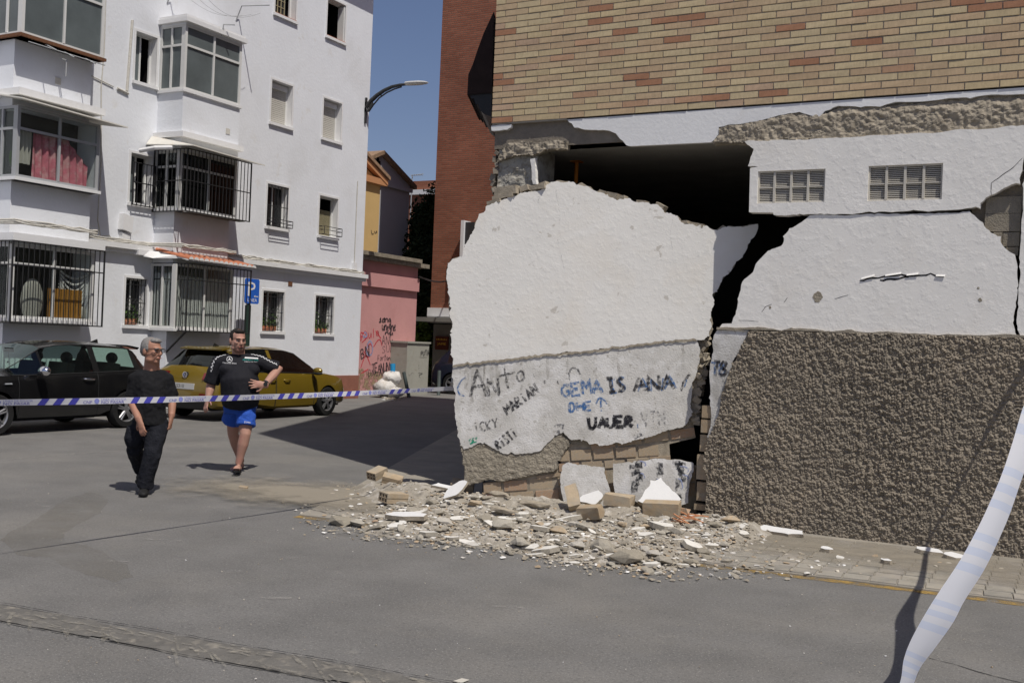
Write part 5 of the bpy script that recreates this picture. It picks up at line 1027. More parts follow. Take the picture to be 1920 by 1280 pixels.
arc2 = [lpt(*p) for p in ((692, 209), (700, 197), (711, 184), (725, 174), (740, 167), (753, 163))]
m_ = MB(); m_.tube(arc2, .022, 6); m_.tube([lpt(713, 175), lpt(715, 180)], .02, 6); m_.build('brace', T['lampk'], SL, True)
m_ = MB(); m_.prism([lpt(*p)-Vector((0, .03, 0)) for p in ((684, 192), (697, 190), (701, 196), (694, 206), (691, 210), (684, 210))], (0, .06, 0)); m_.build('bracket', T['lampk'], SL)
m_ = MB(); c = lpt(690, 198)-Vector((0, .034, 0)); PE = Pl((0, LY-.031, 0), (1, 0, 0), (0, 0, 1))
slab(PE, [[(c.x+.028*math.cos(t), c.z+.055*math.sin(t)) for t in np.linspace(0, 6.28, 13)[:-1]]], .003, .003, m_); m_.pbox(PE, c.x-.008, c.x+.008, c.z-.13, c.z-.07, 0, .003); m_.pbox(PE, c.x-.04, c.x+.04, c.z-.095, c.z-.08, 0, .0035); m_.build('emblem', T['trim_w'], SL)
h0, h1 = lpt(762, 157), lpt(802, 155); m_ = MB(); m_.tube([h0, h0.lerp(h1, .2), h0.lerp(h1, .6), h0.lerp(h1, .88), h1], [(.10, .055), (.13, .06), (.14, .06), (.10, .04), (.04, .015)], 10); m_.build('lamp_head', T['lampw'], SL, True, ang=50)
# ------------------------------------------------------------------ parking sign on its green post
T['sblue'] = mat('sign blue', (.02, .12, .55), .4, .4, var=.04, sc_=5); T['swhite'] = mat('sign white', (.8, .8, .8), .5, .3, var=0); T['post'] = mat('green post', (.018, .04, .03), .5, .4, var=.1, sc_=5)
SX = -17.95; sp = PX(464, 600, SX); SGN = Pl((SX+.06, 0, 0), (0, 1, 0), (0, 0, 1))
PS = thing('parking_sign', (SX, sp.y, 0), 'blue P parking sign on a dark green post beside the barred bay', 'sign')
m_ = MB(); m_.tube([(SX, sp.y, 0), (SX, sp.y, 2.42)], .075, 12); m_.build('post', T['post'], PS, True, ang=40)
q0, q1 = SGN.uv(458.5, 569), SGN.uv(487, 524); a0, a1, b0, b1 = q0[0], q1[0], q0[1]+.01, q1[1]-.0
m_ = MB(); m_.tube([(SX, sp.y, 2.42), (SX, sp.y, b1-.1)], .03, 8); m_.build('post_top', T['post'], PS)
c_ = .035; rr = [(a0+c_, b0), (a1-c_, b0), (a1, b0+c_), (a1, b1-c_), (a1-c_, b1), (a0+c_, b1), (a0, b1-c_), (a0, b0+c_)]
pnl = slab(SGN, [rr], 0, .02).build('sign_panel', T['sblue'], PS)
W_, H_ = a1-a0, b1-b0; m_ = MB(); put_text(m_, 'P', lambda x, y: SGN.at(a0+W_*.2+x, b0+H_*.30+y, .002), H_*.60, W_*.52); put_text(m_, 'LÍNEA', lambda x, y: SGN.at(a0+W_*.2+x, b0+H_*.08+y, .002), H_*.14, W_*.66)
m_.pbox(SGN, a0+W_*.70, a0+W_*.93, b0+H_*.285, b0+H_*.315, 0, .0025); m_.prism([SGN.at(a0+W_*.62, b0+H_*.30, .0005), SGN.at(a0+W_*.74, b0+H_*.255, .0005), SGN.at(a0+W_*.74, b0+H_*.345, .0005)], SGN.N*.002); m_.build('lettering', T['swhite'], pnl)
# ------------------------------------------------------------------ pink wall building, houses, tower and what fills the side street
T['pink'] = mat('pink render', (.56, .29, .28), .88, .2, var=.08, sc_=1.5, bump=.25, bsc=20, stain=((.42, .18, .17), 1.2, .56, .8, .45), stain2=((.5, .33, .25), .8, .6, .8, .4))
T['pinkfoot'] = patchy('bare foot of the wall', (.42, .32, .2), 5, .42, .6, maxa=.85)
T['slabr'] = mat('mossy slab', (.25, .22, .17), .95, .15, var=.35, sc_=8, bump=.5, bsc=30)
T['yell'] = mat('ochre render', (.56, .39, .17), .85, .2, var=.05, sc_=2, bump=.15, bsc=20); T['orang'] = mat('orange trim', (.50, .25, .12), .85, .2, var=.08, sc_=3)
T['houseg'] = mat('pale house render', (.60, .61, .64), .85, .2, var=.05, sc_=1.5)
T['towerb'] = mat('red brick tower', (.27, .10, .06), .9, .2, var=.2, sc_=.5)
T['tile_r'] = mat('old roof tile', (.30, .2, .13), .9, .2, var=.3, sc_=8)
T['greyp'] = mat('grey shop wall', (.2, .195, .18), .85, .2, var=.15, sc_=2); T['cab'] = mat('cabinet concrete', (.36, .355, .31), .9, .2, var=.12, sc_=3, stain=((.25, .235, .19), 3, .5, .75, .6), stain2=((.2, .16, .1), 6, .62, .74, .5), bump=.2, bsc=30)
def brickwork(m, sx, sz, c1, c2, cm):   # courses too fine to build one by one at this distance
    nt = m.node_tree; b = nt.nodes['Principled BSDF']; L = nt.links.new; g = _n(nt, 'ShaderNodeNewGeometry'); sp_ = _n(nt, 'ShaderNodeSeparateXYZ'); L(g.outputs['Position'], sp_.inputs[0])
    ad = _n(nt, 'ShaderNodeMath', operation='ADD'); L(sp_.outputs[0], ad.inputs[0]); L(sp_.outputs[1], ad.inputs[1]); cb = _n(nt, 'ShaderNodeCombineXYZ'); L(ad.outputs[0], cb.inputs[0]); L(sp_.outputs[2], cb.inputs[1])
    br = _n(nt, 'ShaderNodeTexBrick'); L(cb.outputs[0], br.inputs['Vector']); br.inputs['Scale'].default_value = 1; br.inputs['Brick Width'].default_value = sx; br.inputs['Row Height'].default_value = sz; br.inputs['Mortar Size'].default_value = sz*.16; br.inputs['Bias'].default_value = -.1
    br.inputs['Color1'].default_value = (*c1, 1); br.inputs['Color2'].default_value = (*c2, 1); br.inputs['Mortar'].default_value = (*cm, 1)
    mx = [n for n in nt.nodes if n.bl_idname == 'ShaderNodeMix'][0]; L(br.outputs['Color'], mx.inputs[6])
    bp = _n(nt, 'ShaderNodeBump'); bp.inputs['Strength'].default_value = .6; bp.inputs['Distance'].default_value = .02; L(br.outputs['Fac'], bp.inputs['Height']); bp.invert = True; L(bp.outputs[0], b.inputs['Normal'])
brickwork(T['towerb'], .29, .078, (.33, .125, .075), (.25, .085, .05), (.20, .12, .085))
T['farb'] = mat('far red brick', (.30, .11, .065), .9, .2, var=.12, sc_=1); brickwork(T['farb'], .29, .08, (.33, .12, .07), (.28, .095, .055), (.22, .13, .09))
PXX = -19.28; PKP = Pl((PXX, 0, 0), (0, 1, 0), (0, 0, 1)); ye = PX(779, 620, PXX).y
PK = thing('pink_building', (PXX, 27, 0), 'pink rendered low building covered in graffiti past the white flats', 'building')
m_ = MB(); m_.box((PXX-5, Y1+.06, 0), (PXX, ye, 4.1)); m_.build('wall', T['pink'], PK)
z1b = PX(740, 500, PXX).z; m_ = MB(); m_.box((PXX-5, Y1+.07, PX(786, 546, PXX+.1).z-.02), (PXX+.12, PX(786, 540, PXX+.12).y, PX(786, 523, PXX+.12).z)); m_.build('band', T['pink'], PK)
e1 = PX(805, 500, PXX+.25); e2 = PX(790, 492, PXX+.3); m_ = MB(); m_.box((PXX-5, Y1+.05, e1.z-.07), (PXX+.26, e1.y, e1.z+.06)); m_.box((PXX-5, Y1+.07, e1.z+.062), (PXX+.34, e2.y, e2.z+.09)); m_.build('roof_slab', T['slabr'], PK)
m_ = MB(); slab(PKP, [ragged([(Y1+.07, .0), (ye-.01, 0), (ye-.01, .45), (27.8, .75), (26.6, .7), (Y1+.07, .8)], .1, .05, 3)], .004, .004, m_); m_.build('bare_foot', T['pinkfoot'], PK)
rgg = MB(); write(PKP, 'Paula', 676, 638, 712, 630, 16, .03, .006, rgg, 3); 
for L in ([(676, 640), (684, 616), (690, 632), (678, 642)], [(680, 666), (694, 640), (700, 656), (690, 672), (684, 662)], [(676, 690), (686, 660), (694, 684)], [(700, 650), (712, 632), (716, 648)], [(704, 620), (714, 634)], [(677, 700), (690, 692)]): ribbon(PKP, smooth(PKP.pts(L)), .035, .006, rgg, 4, taper=False)
rgg.build('graffiti', INK['r'], PK)
rgg = MB()
for L in ([(688, 646), (694, 637), (699, 648), (697, 664), (690, 668), (686, 656), (690, 645)], [(682, 622), (688, 626), (685, 634), (680, 628)]): ribbon(PKP, smooth(PKP.pts(L)), .06, .007, rgg, 4, taper=False)
rgg.build('graffiti', INK['p'], PK)
rgg = MB(); write(PKP, 'unegne', 716, 620, 742, 620, 16, .045, .0085, rgg, 5, lw=.9, ov=2); write(PKP, 'sdng', 710, 605, 734, 604, 11, .05, .0085, rgg, 6, ov=2, lw=.9); write(PKP, 'nu', 722, 628, 738, 628, 9, .05, .0085, rgg, 8, ov=2)
write(PKP, 'Fortaleda' if False else 'Fortane', 708, 676, 736, 676, 11, .03, .0085, rgg, 7); write(PKP, 'TEANUN', 697, 700, 730, 695, 18, .035, .0085, rgg, 9, lw=.95, ov=2); write(PKP, 'DNUAn', 690, 706, 724, 704, 14, .03, .0088, rgg, 10); write(PKP, 'ANG', 716, 646, 738, 645, 18, .03, .0085, rgg, 11); write(PKP, 'SUN', 716, 662, 740, 660, 13, .025, .0085, rgg, 12); write(PKP, 'BN', 677, 673, 694, 668, 20, .04, .0085, rgg, 13, ov=2)
rgg.build('graffiti', INK['k'], PK)
# ochre house with an orange pediment, then the gabled pale house behind it
XY_ = -22.5; yh = PX(711, 400, XY_).y; zy = PX(711, 345, XY_).z
OH = thing('ochre_house', (XY_, 29, 0), 'narrow ochre house with an orange eave showing past the white flats', 'house')
m_ = MB(); m_.box((XY_-6, 24, 0), (XY_, yh, zy)); m_.prism([(XY_, yh, zy), (XY_, 26, zy), (XY_, 26, zy+(yh-26)*.5)], (-6, 0, 0)); m_.build('wall', T['yell'], OH)
pr = Pl((XY_, 0, 0), (0, 1, 0), (0, 0, 1)); a = pr.uv(722, 335); b = pr.uv(688, 298); b2 = (25.5, a[1]+(b[1]-a[1])/(a[0]-b[0])*(a[0]-25.5))
m_ = MB(); slab(pr, [[(a[0], a[1]-.07), (a[0], a[1]+.05), (b2[0], b2[1]+.05), (b2[0], b2[1]-.07)]], .25, 6.2, m_); m_.build('roof', T['tile_r'], OH)
m_ = MB(); slab(pr, [[(25.5, zy-.05), (a[0]-.05, zy-.05), (a[0]-.05, zy+.16), (25.5, zy+.25)]], .16, .2, m_); slab(pr, [[(a[0]-.05, a[1]-.075), (a[0]-.05, a[1]-.26), (b2[0], b2[1]-.26), (b2[0], b2[1]-.075)]], .18, .2, m_); m_.build('eave_trim', T['orang'], OH)
rgg = MB(); write(pr, 'Lu', 697, 440, 708, 436, 8, .05, .004, rgg, 2); rgg.build('graffiti', INK['k'], OH)
XG = -26.0; gp = Pl((XG, 0, 0), (0, 1, 0), (0, 0, 1)); pk = gp.uv(713, 284); er = gp.uv(774, 350); el = (2*pk[0]-er[0], er[1])
GH = thing('gabled_house', (XG, pk[0], 0), 'pale gabled house with three small vent holes below its ridge', 'house')
wr = gp.uv(768, 360)[0]; wl = 2*pk[0]-wr; zr = lambda y: er[1]+(pk[1]-er[1])*(1-abs(y-pk[0])/(er[0]-pk[0]))
m_ = MB(); slab(gp, [[(wl, 0), (wr, 0), (wr, zr(wr)-.1), (pk[0], pk[1]-.1), (wl, zr(wl)-.1)]], 0, 9, m_); m_.build('wall', T['houseg'], GH)
for sg in (0, 1):
    L = [(pk[0], pk[1]-.13), (er[0], er[1]-.13), (er[0], er[1]+.03), (pk[0], pk[1]+.03)] if sg else [(el[0], el[1]-.13), (pk[0]-.01, pk[1]-.13), (pk[0]-.01, pk[1]+.03), (el[0], el[1]+.03)]
    m_ = MB(); slab(gp, [L], .22, 9.3, m_); m_.build('roof', T['tile_r'], GH)
m_ = MB(); slab(gp, [[(wl, er[1]-.12), (wr+.1, er[1]-.12), (wr+.1, er[1]-.3), (wl, er[1]-.3)]], .1, .1, m_); m_.build('string_course', T['houseg'], GH)
m_ = MB()
for x, y in ((708, 300), (706, 307), (711, 307)): c = gp.uv(x, y); m_.pbox(gp, c[0]-.08, c[0]+.08, c[1]-.11, c[1]+.11, -.02, .01)
m_.build('vent', T['dark'], GH)
# brick tower that closes the street
TY = 34.0; tx = PY(811, 480, TY).x
TW = thing('brick_tower', (tx, TY, 0), 'tall red brick block closing the street behind the broken corner', 'building')
zb = PY(811, 577, TY).z; m_ = MB(); m_.box((tx, TY, zb), (tx+24, TY+16, 27)); m_.build('wall', T['towerb'], TW)
m_ = MB(); m_.box((tx-.06, TY-.12, zb-.32), (tx+24, TY+2, zb+.0)); m_.build('belt', T['trim_w'], TW)
m_ = MB(); m_.box((tx+.1, TY-.35, zb-.56), (tx+24, TY+1, zb-.34)); m_.build('belt', T['alug'], TW)
s0, s1 = PY(816, 600, TY+.6).x, PY(846, 600, TY).x
m_ = MB(); m_.box((s0-.1, TY-.7, PY(830, 604, TY).z), (s0+9, TY+.2, PY(830, 596, TY).z)); m_.build('canopy', T['greyp'], TW)
m_ = MB(); m_.box((s0, TY+.5, 0), (s0+18, TY+2, zb-.6)); m_.build('ground_floor', T['greyp'], TW)
sgp = Pl((0, TY+.49, 0), (1, 0, 0), (0, 0, 1)); (u0, v1), (u1, v0) = sgp.uv(818, 630), sgp.uv(841, 656)
T['signr'] = mat('dark red sign', (.09, .018, .01), .6, .3, var=.1, sc_=4); T['signy'] = mat('gold lettering', (.7, .42, .05), .5, .3, var=0)
SS = thing('shop_sign', (u0, TY+.49, v0), 'dark red shop sign with gold letters above the blue car', 'sign')
m_ = MB(); m_.pbox(sgp, u0, u1, v0, v1, 0, .06); m_.build('panel', T['signr'], SS)
m_ = MB(); put_text(m_, 'JAIME', lambda x, y: sgp.at(u0+(u1-u0)*.17+x, v0+(v1-v0)*.36+y, .063), (v1-v0)*.17, (u1-u0)*.66)
for k in range(7): m_.pbox(sgp, u0+(u1-u0)*(.1+.12*k), u0+(u1-u0)*(.16+.12*k), v0+(v1-v0)*.72, v0+(v1-v0)*(.80+.03*(k % 2)), .061, .063)
m_.build('lettering', T['signy'], SS)
# white framed box on the tower face
bx = Pl((0, TY-.02, 0), (1, 0, 0), (0, 0, 1)); (c0, d1), (c1, d0) = bx.uv(877, 416), bx.uv(900, 492)
BXO = thing('wall_mirror_box', (c0, TY, d0), 'white edged box fixed on the red brick tower behind the panel', 'wall box')
m_ = MB(); m_.box((c0, TY-.5, d0), (c0+.13, TY-.001, d1)); m_.build('white_edge', T['trim_w'], BXO); m_ = MB(); m_.box((c0+.131, TY-.40, d0+.05), (c1, TY-.001, d1-.06)); m_.build('box', T['lampk'], BXO)
# far brick block across the crossing
FYY = 56; (f0, ft) = (PY(752, 338, FYY).x, PY(795, 339, FYY).z); FB_ = thing('far_brick_block', (f0, FYY, 0), 'distant red brick block beyond the dark trees', 'building')
m_ = MB(); m_.box((f0, FYY, 0), (f0+26, FYY+10, ft)); m_.build('wall', T['farb'], FB_)
m_ = MB(); zz = PY(790, 361, FYY).z; m_.box((f0-.1, FYY-.25, zz-.15), (f0+26, FYY-.001, zz+.15)); zz = PY(800, 619, FYY).z; m_.box((f0-.1, FYY-.25, zz-.2), (f0+26, FYY-.001, zz+.35)); m_.build('belt', T['trim_w'], FB_)
m_ = MB(); m_.box((f0+.5, FYY-.06, .4), (f0+25, FYY-.001, PY(800, 622, FYY).z-.05)); m_.build('shop_front', T['darkglass'], FB_)
m_ = MB()
for k in range(8):
    for j in range(2): m_.box((f0+1.2+k*3, FYY-.04, 4.6+j*3), (f0+2.5+k*3, FYY-.001, 6+j*3))
m_.build('window_row', T['darkglass'], FB_)
p = PY(772, 338, 54); AN = MB(); q = PY(773, 329, 54); AN.tube([(p.x, 54, p.z-3), (q.x, 54, q.z)], .035, 5); AN.tube([(q.x-.1, 54, q.z), (q.x+.8, 54, q.z+.05)], .025, 5)
for k in range(4): AN.tube([(q.x+.1+k*.18, 53.8, q.z), (q.x+.1+k*.18, 54.2, q.z)], .015, 4)
one('roof_antenna', AN, T['alug'], 'thin television antenna above the far brick block', 'antenna', loc=(p.x, 54, p.z-3))
# trees
T['cyp'] = mat('dark conifer', (.022, .034, .016), .9, .1, var=.4, sc_=.9); T['bush'] = mat('light bush', (.075, .12, .02), .85, .15, var=.35, sc_=2); T['bark'] = mat('bark', (.09, .065, .045), .95, .1, var=.3, sc_=6)
def tree(name, x, y, h, r, label, n, m, seed, shape):
    t_ = thing(name, (x, y, 0), label, 'tree', 'dark conifers in the side street' if shape == 'cone' else None); rg = random.Random(seed)
    k = MB(); k.tube([(x, y, 0), (x+.05, y, h*.35), (x, y+.05, h*.9)], [r*.12, r*.09, r*.02], 7)
    for i in range(14): z = h*(.2+.05*i); a = rg.uniform(0, 6.28); k.tube([(x, y, z), (x+math.cos(a)*r*.7*(1.1-z/h), y+math.sin(a)*r*.7*(1.1-z/h), z+h*.05)], [r*.03, .01], 4)
    k.build('trunk', T['bark'], t_); c = MB()
    clumps = []
    for i in range(70):
        z = rg.uniform(.06, .98); w_ = (1-z)**.6*(.75+.5*rg.random()) if shape == 'cone' else math.sin(math.pi*min(1, z*.9+.08))
        a = rg.uniform(0, 6.28); q = r*w_*math.sqrt(rg.uniform(.15, 1)); clumps.append(Vector((x+q*math.cos(a), y+q*math.sin(a), z*h)))
    for i in range(n):
        cc = rg.choice(clumps)+Vector((rg.gauss(0, r*.15), rg.gauss(0, r*.15), rg.gauss(0, h*.035))); s_ = rg.uniform(.06, .17)
        u_ = Vector((rg.gauss(0, 1), rg.gauss(0, 1), rg.gauss(0, 1))).normalized()*s_; v_ = u_.orthogonal().normalized()*s_*.45; c.add([cc-u_, cc+v_, cc+u_, cc-v_], [(0, 1, 2, 3)])
    tag(c.build('crown', m, t_), kind='stuff')
for i, (px, Y_, pt, r, lab) in enumerate(((798, 37, 362, 1.25, 'dark slim conifer standing against the red brick tower'), (776, 38.5, 395, 1.0, 'dark conifer partly hidden behind the gabled house'), (812, 40, 420, 1.2, 'dark conifer mostly hidden behind the red brick tower'), (794, 36, 470, 1.3, 'low bushy conifer in front of the slim dark one'))):
    p = PY(px, 690, Y_); tree('conifer_tree', p.x, Y_, PY(px, pt, Y_).z, r, lab, 5200, T['cyp'], 20+i, 'cone')
p = PY(789, 700, 35); tree('street_bush', p.x, 35, PY(789, 606, 35).z, .55, 'light green bush behind the concrete cabinet', 1500, T['bush'], 31, 'round')
# street clutter at the mouth of the side street
cc_ = PZ(760, 741); cr_ = PX(803, 690, cc_.x); ch = PX(775, 640, cc_.x).z
CBN = thing('utility_cabinet', (cc_.x, cc_.y, 0), 'tall grey concrete utility cabinet with scrawled tags against the pink building', 'cabinet')
m_ = MB(); m_.box((cc_.x-.62, cc_.y, 0), (cc_.x, cr_.y, ch-.06)); m_.build('body', T['cab'], CBN); m_ = MB(); m_.box((cc_.x-.66, cc_.y-.04, ch-.058), (cc_.x+.04, cr_.y+.04, ch)); m_.build('top', T['cab'], CBN)
cp = Pl((cc_.x, 0, 0), (0, 1, 0), (0, 0, 1)); m_ = MB(); write(cp, 'PUTA', 789, 668, 805, 666, 10, .045, .004, m_, 3, lw=.8); ribbon(cp, cp.pts([(786, 670), (801, 670)]), .02, .003, m_, 2); ribbon(cp, cp.pts([(784, 699), (792, 700), (785, 704), (788, 709)]), .03, .004, m_, 5); m_.build('graffiti', INK['k'], CBN)
m_ = MB(); ribbon(cp, cp.pts([(785, 684), (786, 697)]), .035, .003, m_, 2); write(cp, 'un', 766, 704, 776, 703, 8, .02, .003, m_, 4); m_.build('graffiti', INK['f'], CBN)
T['boll'] = mat('grey green bollard', (.06, .075, .072), .55, .4, var=.15, sc_=6)
bp_ = PZ(822, 741); m_ = MB(); m_.tube([bp_, bp_+Vector((0, 0, .02)), bp_+Vector((0, 0, .78)), bp_+Vector((0, 0, .80))], [.07, .055, .055, .045], 10); one('bollard', m_, T['boll'], 'upright dark bollard in front of the blue car', 'bollard', loc=bp_, group='bollards by the cabinet', smooth=True, ang=40)
bq = PZ(767, 745); bt = PD(757, 697, (bq-CAM).dot(CF)-.1); m_ = MB(); m_.tube([bq, bq.lerp(bt, .03), bq.lerp(bt, .97), bt], [.06, .055, .055, .045], 10); one('bollard', m_, T['boll'], 'bent bollard leaning in front of the concrete cabinet', 'bollard', loc=bq, group='bollards by the cabinet', smooth=True, ang=40)
T['bag'] = mat('white sack', (.62, .60, .57), .7, .3, var=.15, sc_=4, bump=.6, bsc=14, bdist=.04, stain=((.35, .28, .18), 5, .55, .7, .6)); T['blue'] = mat('blue plastic', (.02, .25, .5), .5, .4, var=.05, sc_=5)
for i, (px, py, r, z, lab) in enumerate(((722, 745, .34, .28, 'bulging white rubbish sack spilling litter beside the concrete cabinet'), (739, 746, .26, .17, 'low torn rubbish sack against the foot of the cabinet'), (733, 745, .28, .56, 'dirty white sack lying on top of the rubbish pile'))):
    p = PZ(px, py); rg = random.Random(i); m_ = MB(); V0 = len(m_.v); m_.ell((p.x, p.y, z), (r, r*1.15, z*.95 if i < 2 else .22), n=16)
    m_.v = [(v[0]+rg.gauss(0, .02), v[1]+rg.gauss(0, .02), max(.005, v[2]+rg.gauss(0, .025))) for v in m_.v]; m_.build
    o = one('rubbish_sack', m_, T['bag'], lab, 'rubbish sack', loc=(p.x, p.y, 0), group='rubbish pile by the cabinet', smooth=True)
p = PZ(737, 745); m_ = MB(); m_.tube([(p.x-.05, p.y, .76), (p.x-.06, p.y+.01, .88), (p.x-.08, p.y+.02, 1.0)], [.075, .08, .085], 10); one('plastic_tub', m_, T['blue'], 'bright blue plastic tub on the rubbish pile', 'tub', loc=(p.x, p.y, .76), smooth=True, ang=40)
m_ = MB(); rg = random.Random(8)
for i in range(60):
    p = PZ(rg.gauss(732, 8), rg.gauss(747, 2)); s_ = rg.uniform(.03, .1); m_.obox((p.x, p.y, s_*.3), (s_, s_*.7, s_*.4), Matrix.Rotation(rg.uniform(0, 3), 3, 'Z'))
one('litter', m_, T['pebble'], 'scattered litter at the foot of the rubbish pile', 'litter', kind='stuff')
# cable across the side street
a = PX(786, 519, PXX+.2); b = PY(850, 524, TY-.1); m_ = MB(); m_.tube([a.lerp(b, t)-Vector((0, 0, .12*math.sin(math.pi*t))) for t in np.linspace(0, 1, 14)], .03, 5); one('street_cable', m_, T['black'], 'thin dark cable strung from the pink building to the brick tower', 'cable', loc=a)
# ------------------------------------------------------------------ parked cars
T['gold'] = mat('gold car paint', (.225, .152, .014), .32, .5, metal=.35, var=.05, sc_=2, coat=.8); T['blackp'] = mat('black car paint', (.006, .006, .0065), .22, .5, var=.05, sc_=2, coat=.7, stain=((.02, .019, .017), 2.2, .5, .8, .5))
T['navy'] = mat('navy car paint', (.012, .016, .03), .25, .5, metal=.1, var=.05, sc_=2, coat=.8)
T['tyre'] = mat('tyre rubber', (.018, .018, .018), .85, .2, var=.2, sc_=20); T['rim'] = mat('alloy rim', (.42, .42, .43), .35, .5, metal=.8, var=.05, sc_=9); T['trimk'] = mat('black plastic', (.014, .014, .014), .6, .3, var=.1, sc_=9)
T['chrome'] = mat('chrome', (.7, .7, .72), .12, .5, metal=1., var=0); T['tail'] = mat('tail light red', (.16, .008, .01), .15, .6, var=0, coat=.6); T['plate'] = mat('number plate', (.55, .55, .54), .5, .3, var=0); T['seatm'] = mat('dark seats', (.012, .012, .013), .9, .1, var=.1)
T['cglass'] = glassmat('clear car glass', (.62, .76, .70), .5); T['tglass'] = glassmat('tinted car glass', (.07, .085, .085), .5); T['lampc'] = mat('headlamp lens', (.4, .42, .44), .1, .6, var=0, coat=.8)
def wheel(parent, x, y, R, side, spokes, wid=.2):
    t = MB(); N = 28; prof = [(R*.66, -wid/2), (R*.93, -wid/2), (R, -wid*.34), (R, wid*.34), (R*.93, wid/2), (R*.66, wid/2)]
    V = [(x+r*math.cos(a), y+s_, R+r*math.sin(a)) for a in (2*math.pi*k/N for k in range(N)) for r, s_ in prof]; m = len(prof)
    t.add(V, [(k*m+j, k*m+j+1, ((k+1) % N)*m+j+1, ((k+1) % N)*m+j) for k in range(N) for j in range(m-1)]); w_ = t.build('wheel', T['tyre'], parent, True, ang=40)
    r = MB(); yo = y+side*wid*.40
    r.add([(x+q*math.cos(2*math.pi*k/N), yo-side*d, R+q*math.sin(2*math.pi*k/N)) for q, d in ((R*.69, 0), (R*.62, .012), (R*.60, .06)) for k in range(N)], [(j*N+k, j*N+(k+1) % N, (j+1)*N+(k+1) % N, (j+1)*N+k) for j in (0, 1) for k in range(N)])
    for k in range(spokes):
        for dd in (-.13, .13):
            a = 2*math.pi*k/spokes+.3; p0 = Vector((x+R*.12*math.cos(a+dd*2), yo-side*.012, R+R*.12*math.sin(a+dd*2))); p1 = Vector((x+R*.65*math.cos(a+dd), yo-side*.02, R+R*.65*math.sin(a+dd))); r.tube([p0, p1], [R*.062, R*.05], 5)
    r.tube([(x, yo-side*.05, R), (x, yo+side*.004, R)], R*.16, 12); r.build('rim', T['rim'], w_, True, ang=35)
    d_ = MB(); d_.tube([(x, yo-side*.12, R), (x, yo-side*.10, R)], R*.62, 20); d_.build('brake_disc', T['trimk'], w_)
def car(name, label, loc, rz, st, wb, R, paint, glass, pill, doors, cab, wind, rear, spokes=5, interior=True):
    C = thing(name, loc, label, 'car', None, rz, local=True)
    xs = sorted(set([s_[0] for s_ in st] + [p for q in pill for p in q] + [d for q in doors for d in q] + [w_+R*1.12*k for w_ in wb for k in (-1, -.92, -.75, -.5, -.25, 0, .25, .5, .75, .92, 1)]))
    A = np.array(st); S = [[x]+[float(np.interp(x, A[:, 0], A[:, k])) for k in range(1, 6)] for x in xs]; rows_ = []
    for x, w_, hb, ht, wt, zs in S:
        za = 0
        for q in wb:
            d = x-q
            if abs(d) < R*1.121: za = max(za, R+math.sqrt(max(0, (R*1.12)**2-d*d)))
        P = [(w_*.80, max(zs, za)), (w_*.965, max(zs+.06, za)), (w_*1.0, max(min(.46, hb-.12), za)), (w_*.985, max(hb-.13, za+.02)), (w_*.93, max(hb, za+.03)), (wt, max(ht-.05, za+.03)), (wt*.72, ht-.006), (0, ht+.012)]
        rows_.append([(x, -y, z) for y, z in P])
    n = 8; body, gl, door, roofm = MB(), {}, {}, MB()
    def mirror(f, q): return [(p[0], -p[1], p[2]) for p in q][::-1]
    for i in range(len(rows_)-1):
        x0, x1 = xs[i], xs[i+1]; xm = (x0+x1)/2
        for j in range(n-1):
            q = [rows_[i][j], rows_[i+1][j], rows_[i+1][j+1], rows_[i][j+1]]
            key = None
            if j == 4 and cab[0] <= xm <= cab[1] and not any(a <= xm <= b for a, b in pill): key = ('side', sum(xm > b for a, b in pill))
            elif j in (5, 6) and wind[0] <= xm <= wind[1]: key = ('wind', 0)
            elif j in (5, 6) and rear[0] <= xm <= rear[1]: key = ('rear', 0)
            for sg, qq in ((-1, q), (1, mirror(None, q))):
                if key: gl.setdefault((key, sg if key[0] == 'side' else 0), MB()).add(qq, [(0, 1, 2, 3)])
                elif 1 <= j <= 3 and any(a <= xm <= b for a, b in doors): door.setdefault((sg, [k for k, (a, b) in enumerate(doors) if a <= xm <= b][0]), MB()).add(qq, [(0, 1, 2, 3)])
                else: body.add(qq, [(0, 1, 2, 3)])
    for e, o_ in ((0, 1), (-1, 0)):
        L = rows_[e]; poly = L+[(p[0], -p[1], p[2]) for p in L[::-1][1:]]; body.add(poly, [tuple(range(len(poly)))])
    bo = body.build('body', paint, C, True, ang=38)
    for (sg, k), m_ in door.items(): m_.build('door', paint, C, True, ang=38)
    for (key, sg), m_ in gl.items(): m_.build({'side': 'side_window', 'wind': 'windscreen', 'rear': 'rear_window'}[key[0]], glass, C, True, ang=50)
    # door gaps and window rubber
    sm = MB()
    for a, b in doors:
        for x in (a, b):
            k = min(range(len(xs)), key=lambda i: abs(xs[i]-x))
            for sg in (1, -1): sm.tube([(p[0], p[1]*sg*1.002, p[2]) for p in rows_[k][1:5]], .006, 4)
    for sg in (1, -1):
        ii = [i for i in range(len(xs)) if cab[0] <= xs[i] <= cab[1]]
        sm.tube([(rows_[i][4][0], rows_[i][4][1]*sg*1.003, rows_[i][4][2]) for i in ii], .010, 4); sm.tube([(rows_[i][5][0], rows_[i][5][1]*sg*1.006, rows_[i][5][2]) for i in ii], .008, 4)
    tag(sm.build('seams', T['trimk'], C), kind='stuff')
    ub = MB(); L_ = xs[-1]; ub.box((.12, -.62, .20), (L_-.15, .62, .42)); 
    for q in wb: ub.box((q-R*1.05, -.70, .3), (q+R*1.05, .70, .62))
    ub.box((cab[0]+.1, -.7, .42), (wind[1], .7, .62)); ub.build('underbody', T['trimk'], C)
    for q in wb:
        for sg in (1, -1): wheel(C, q, sg*(st[len(st)//2][1]-.115), R, sg, spokes)
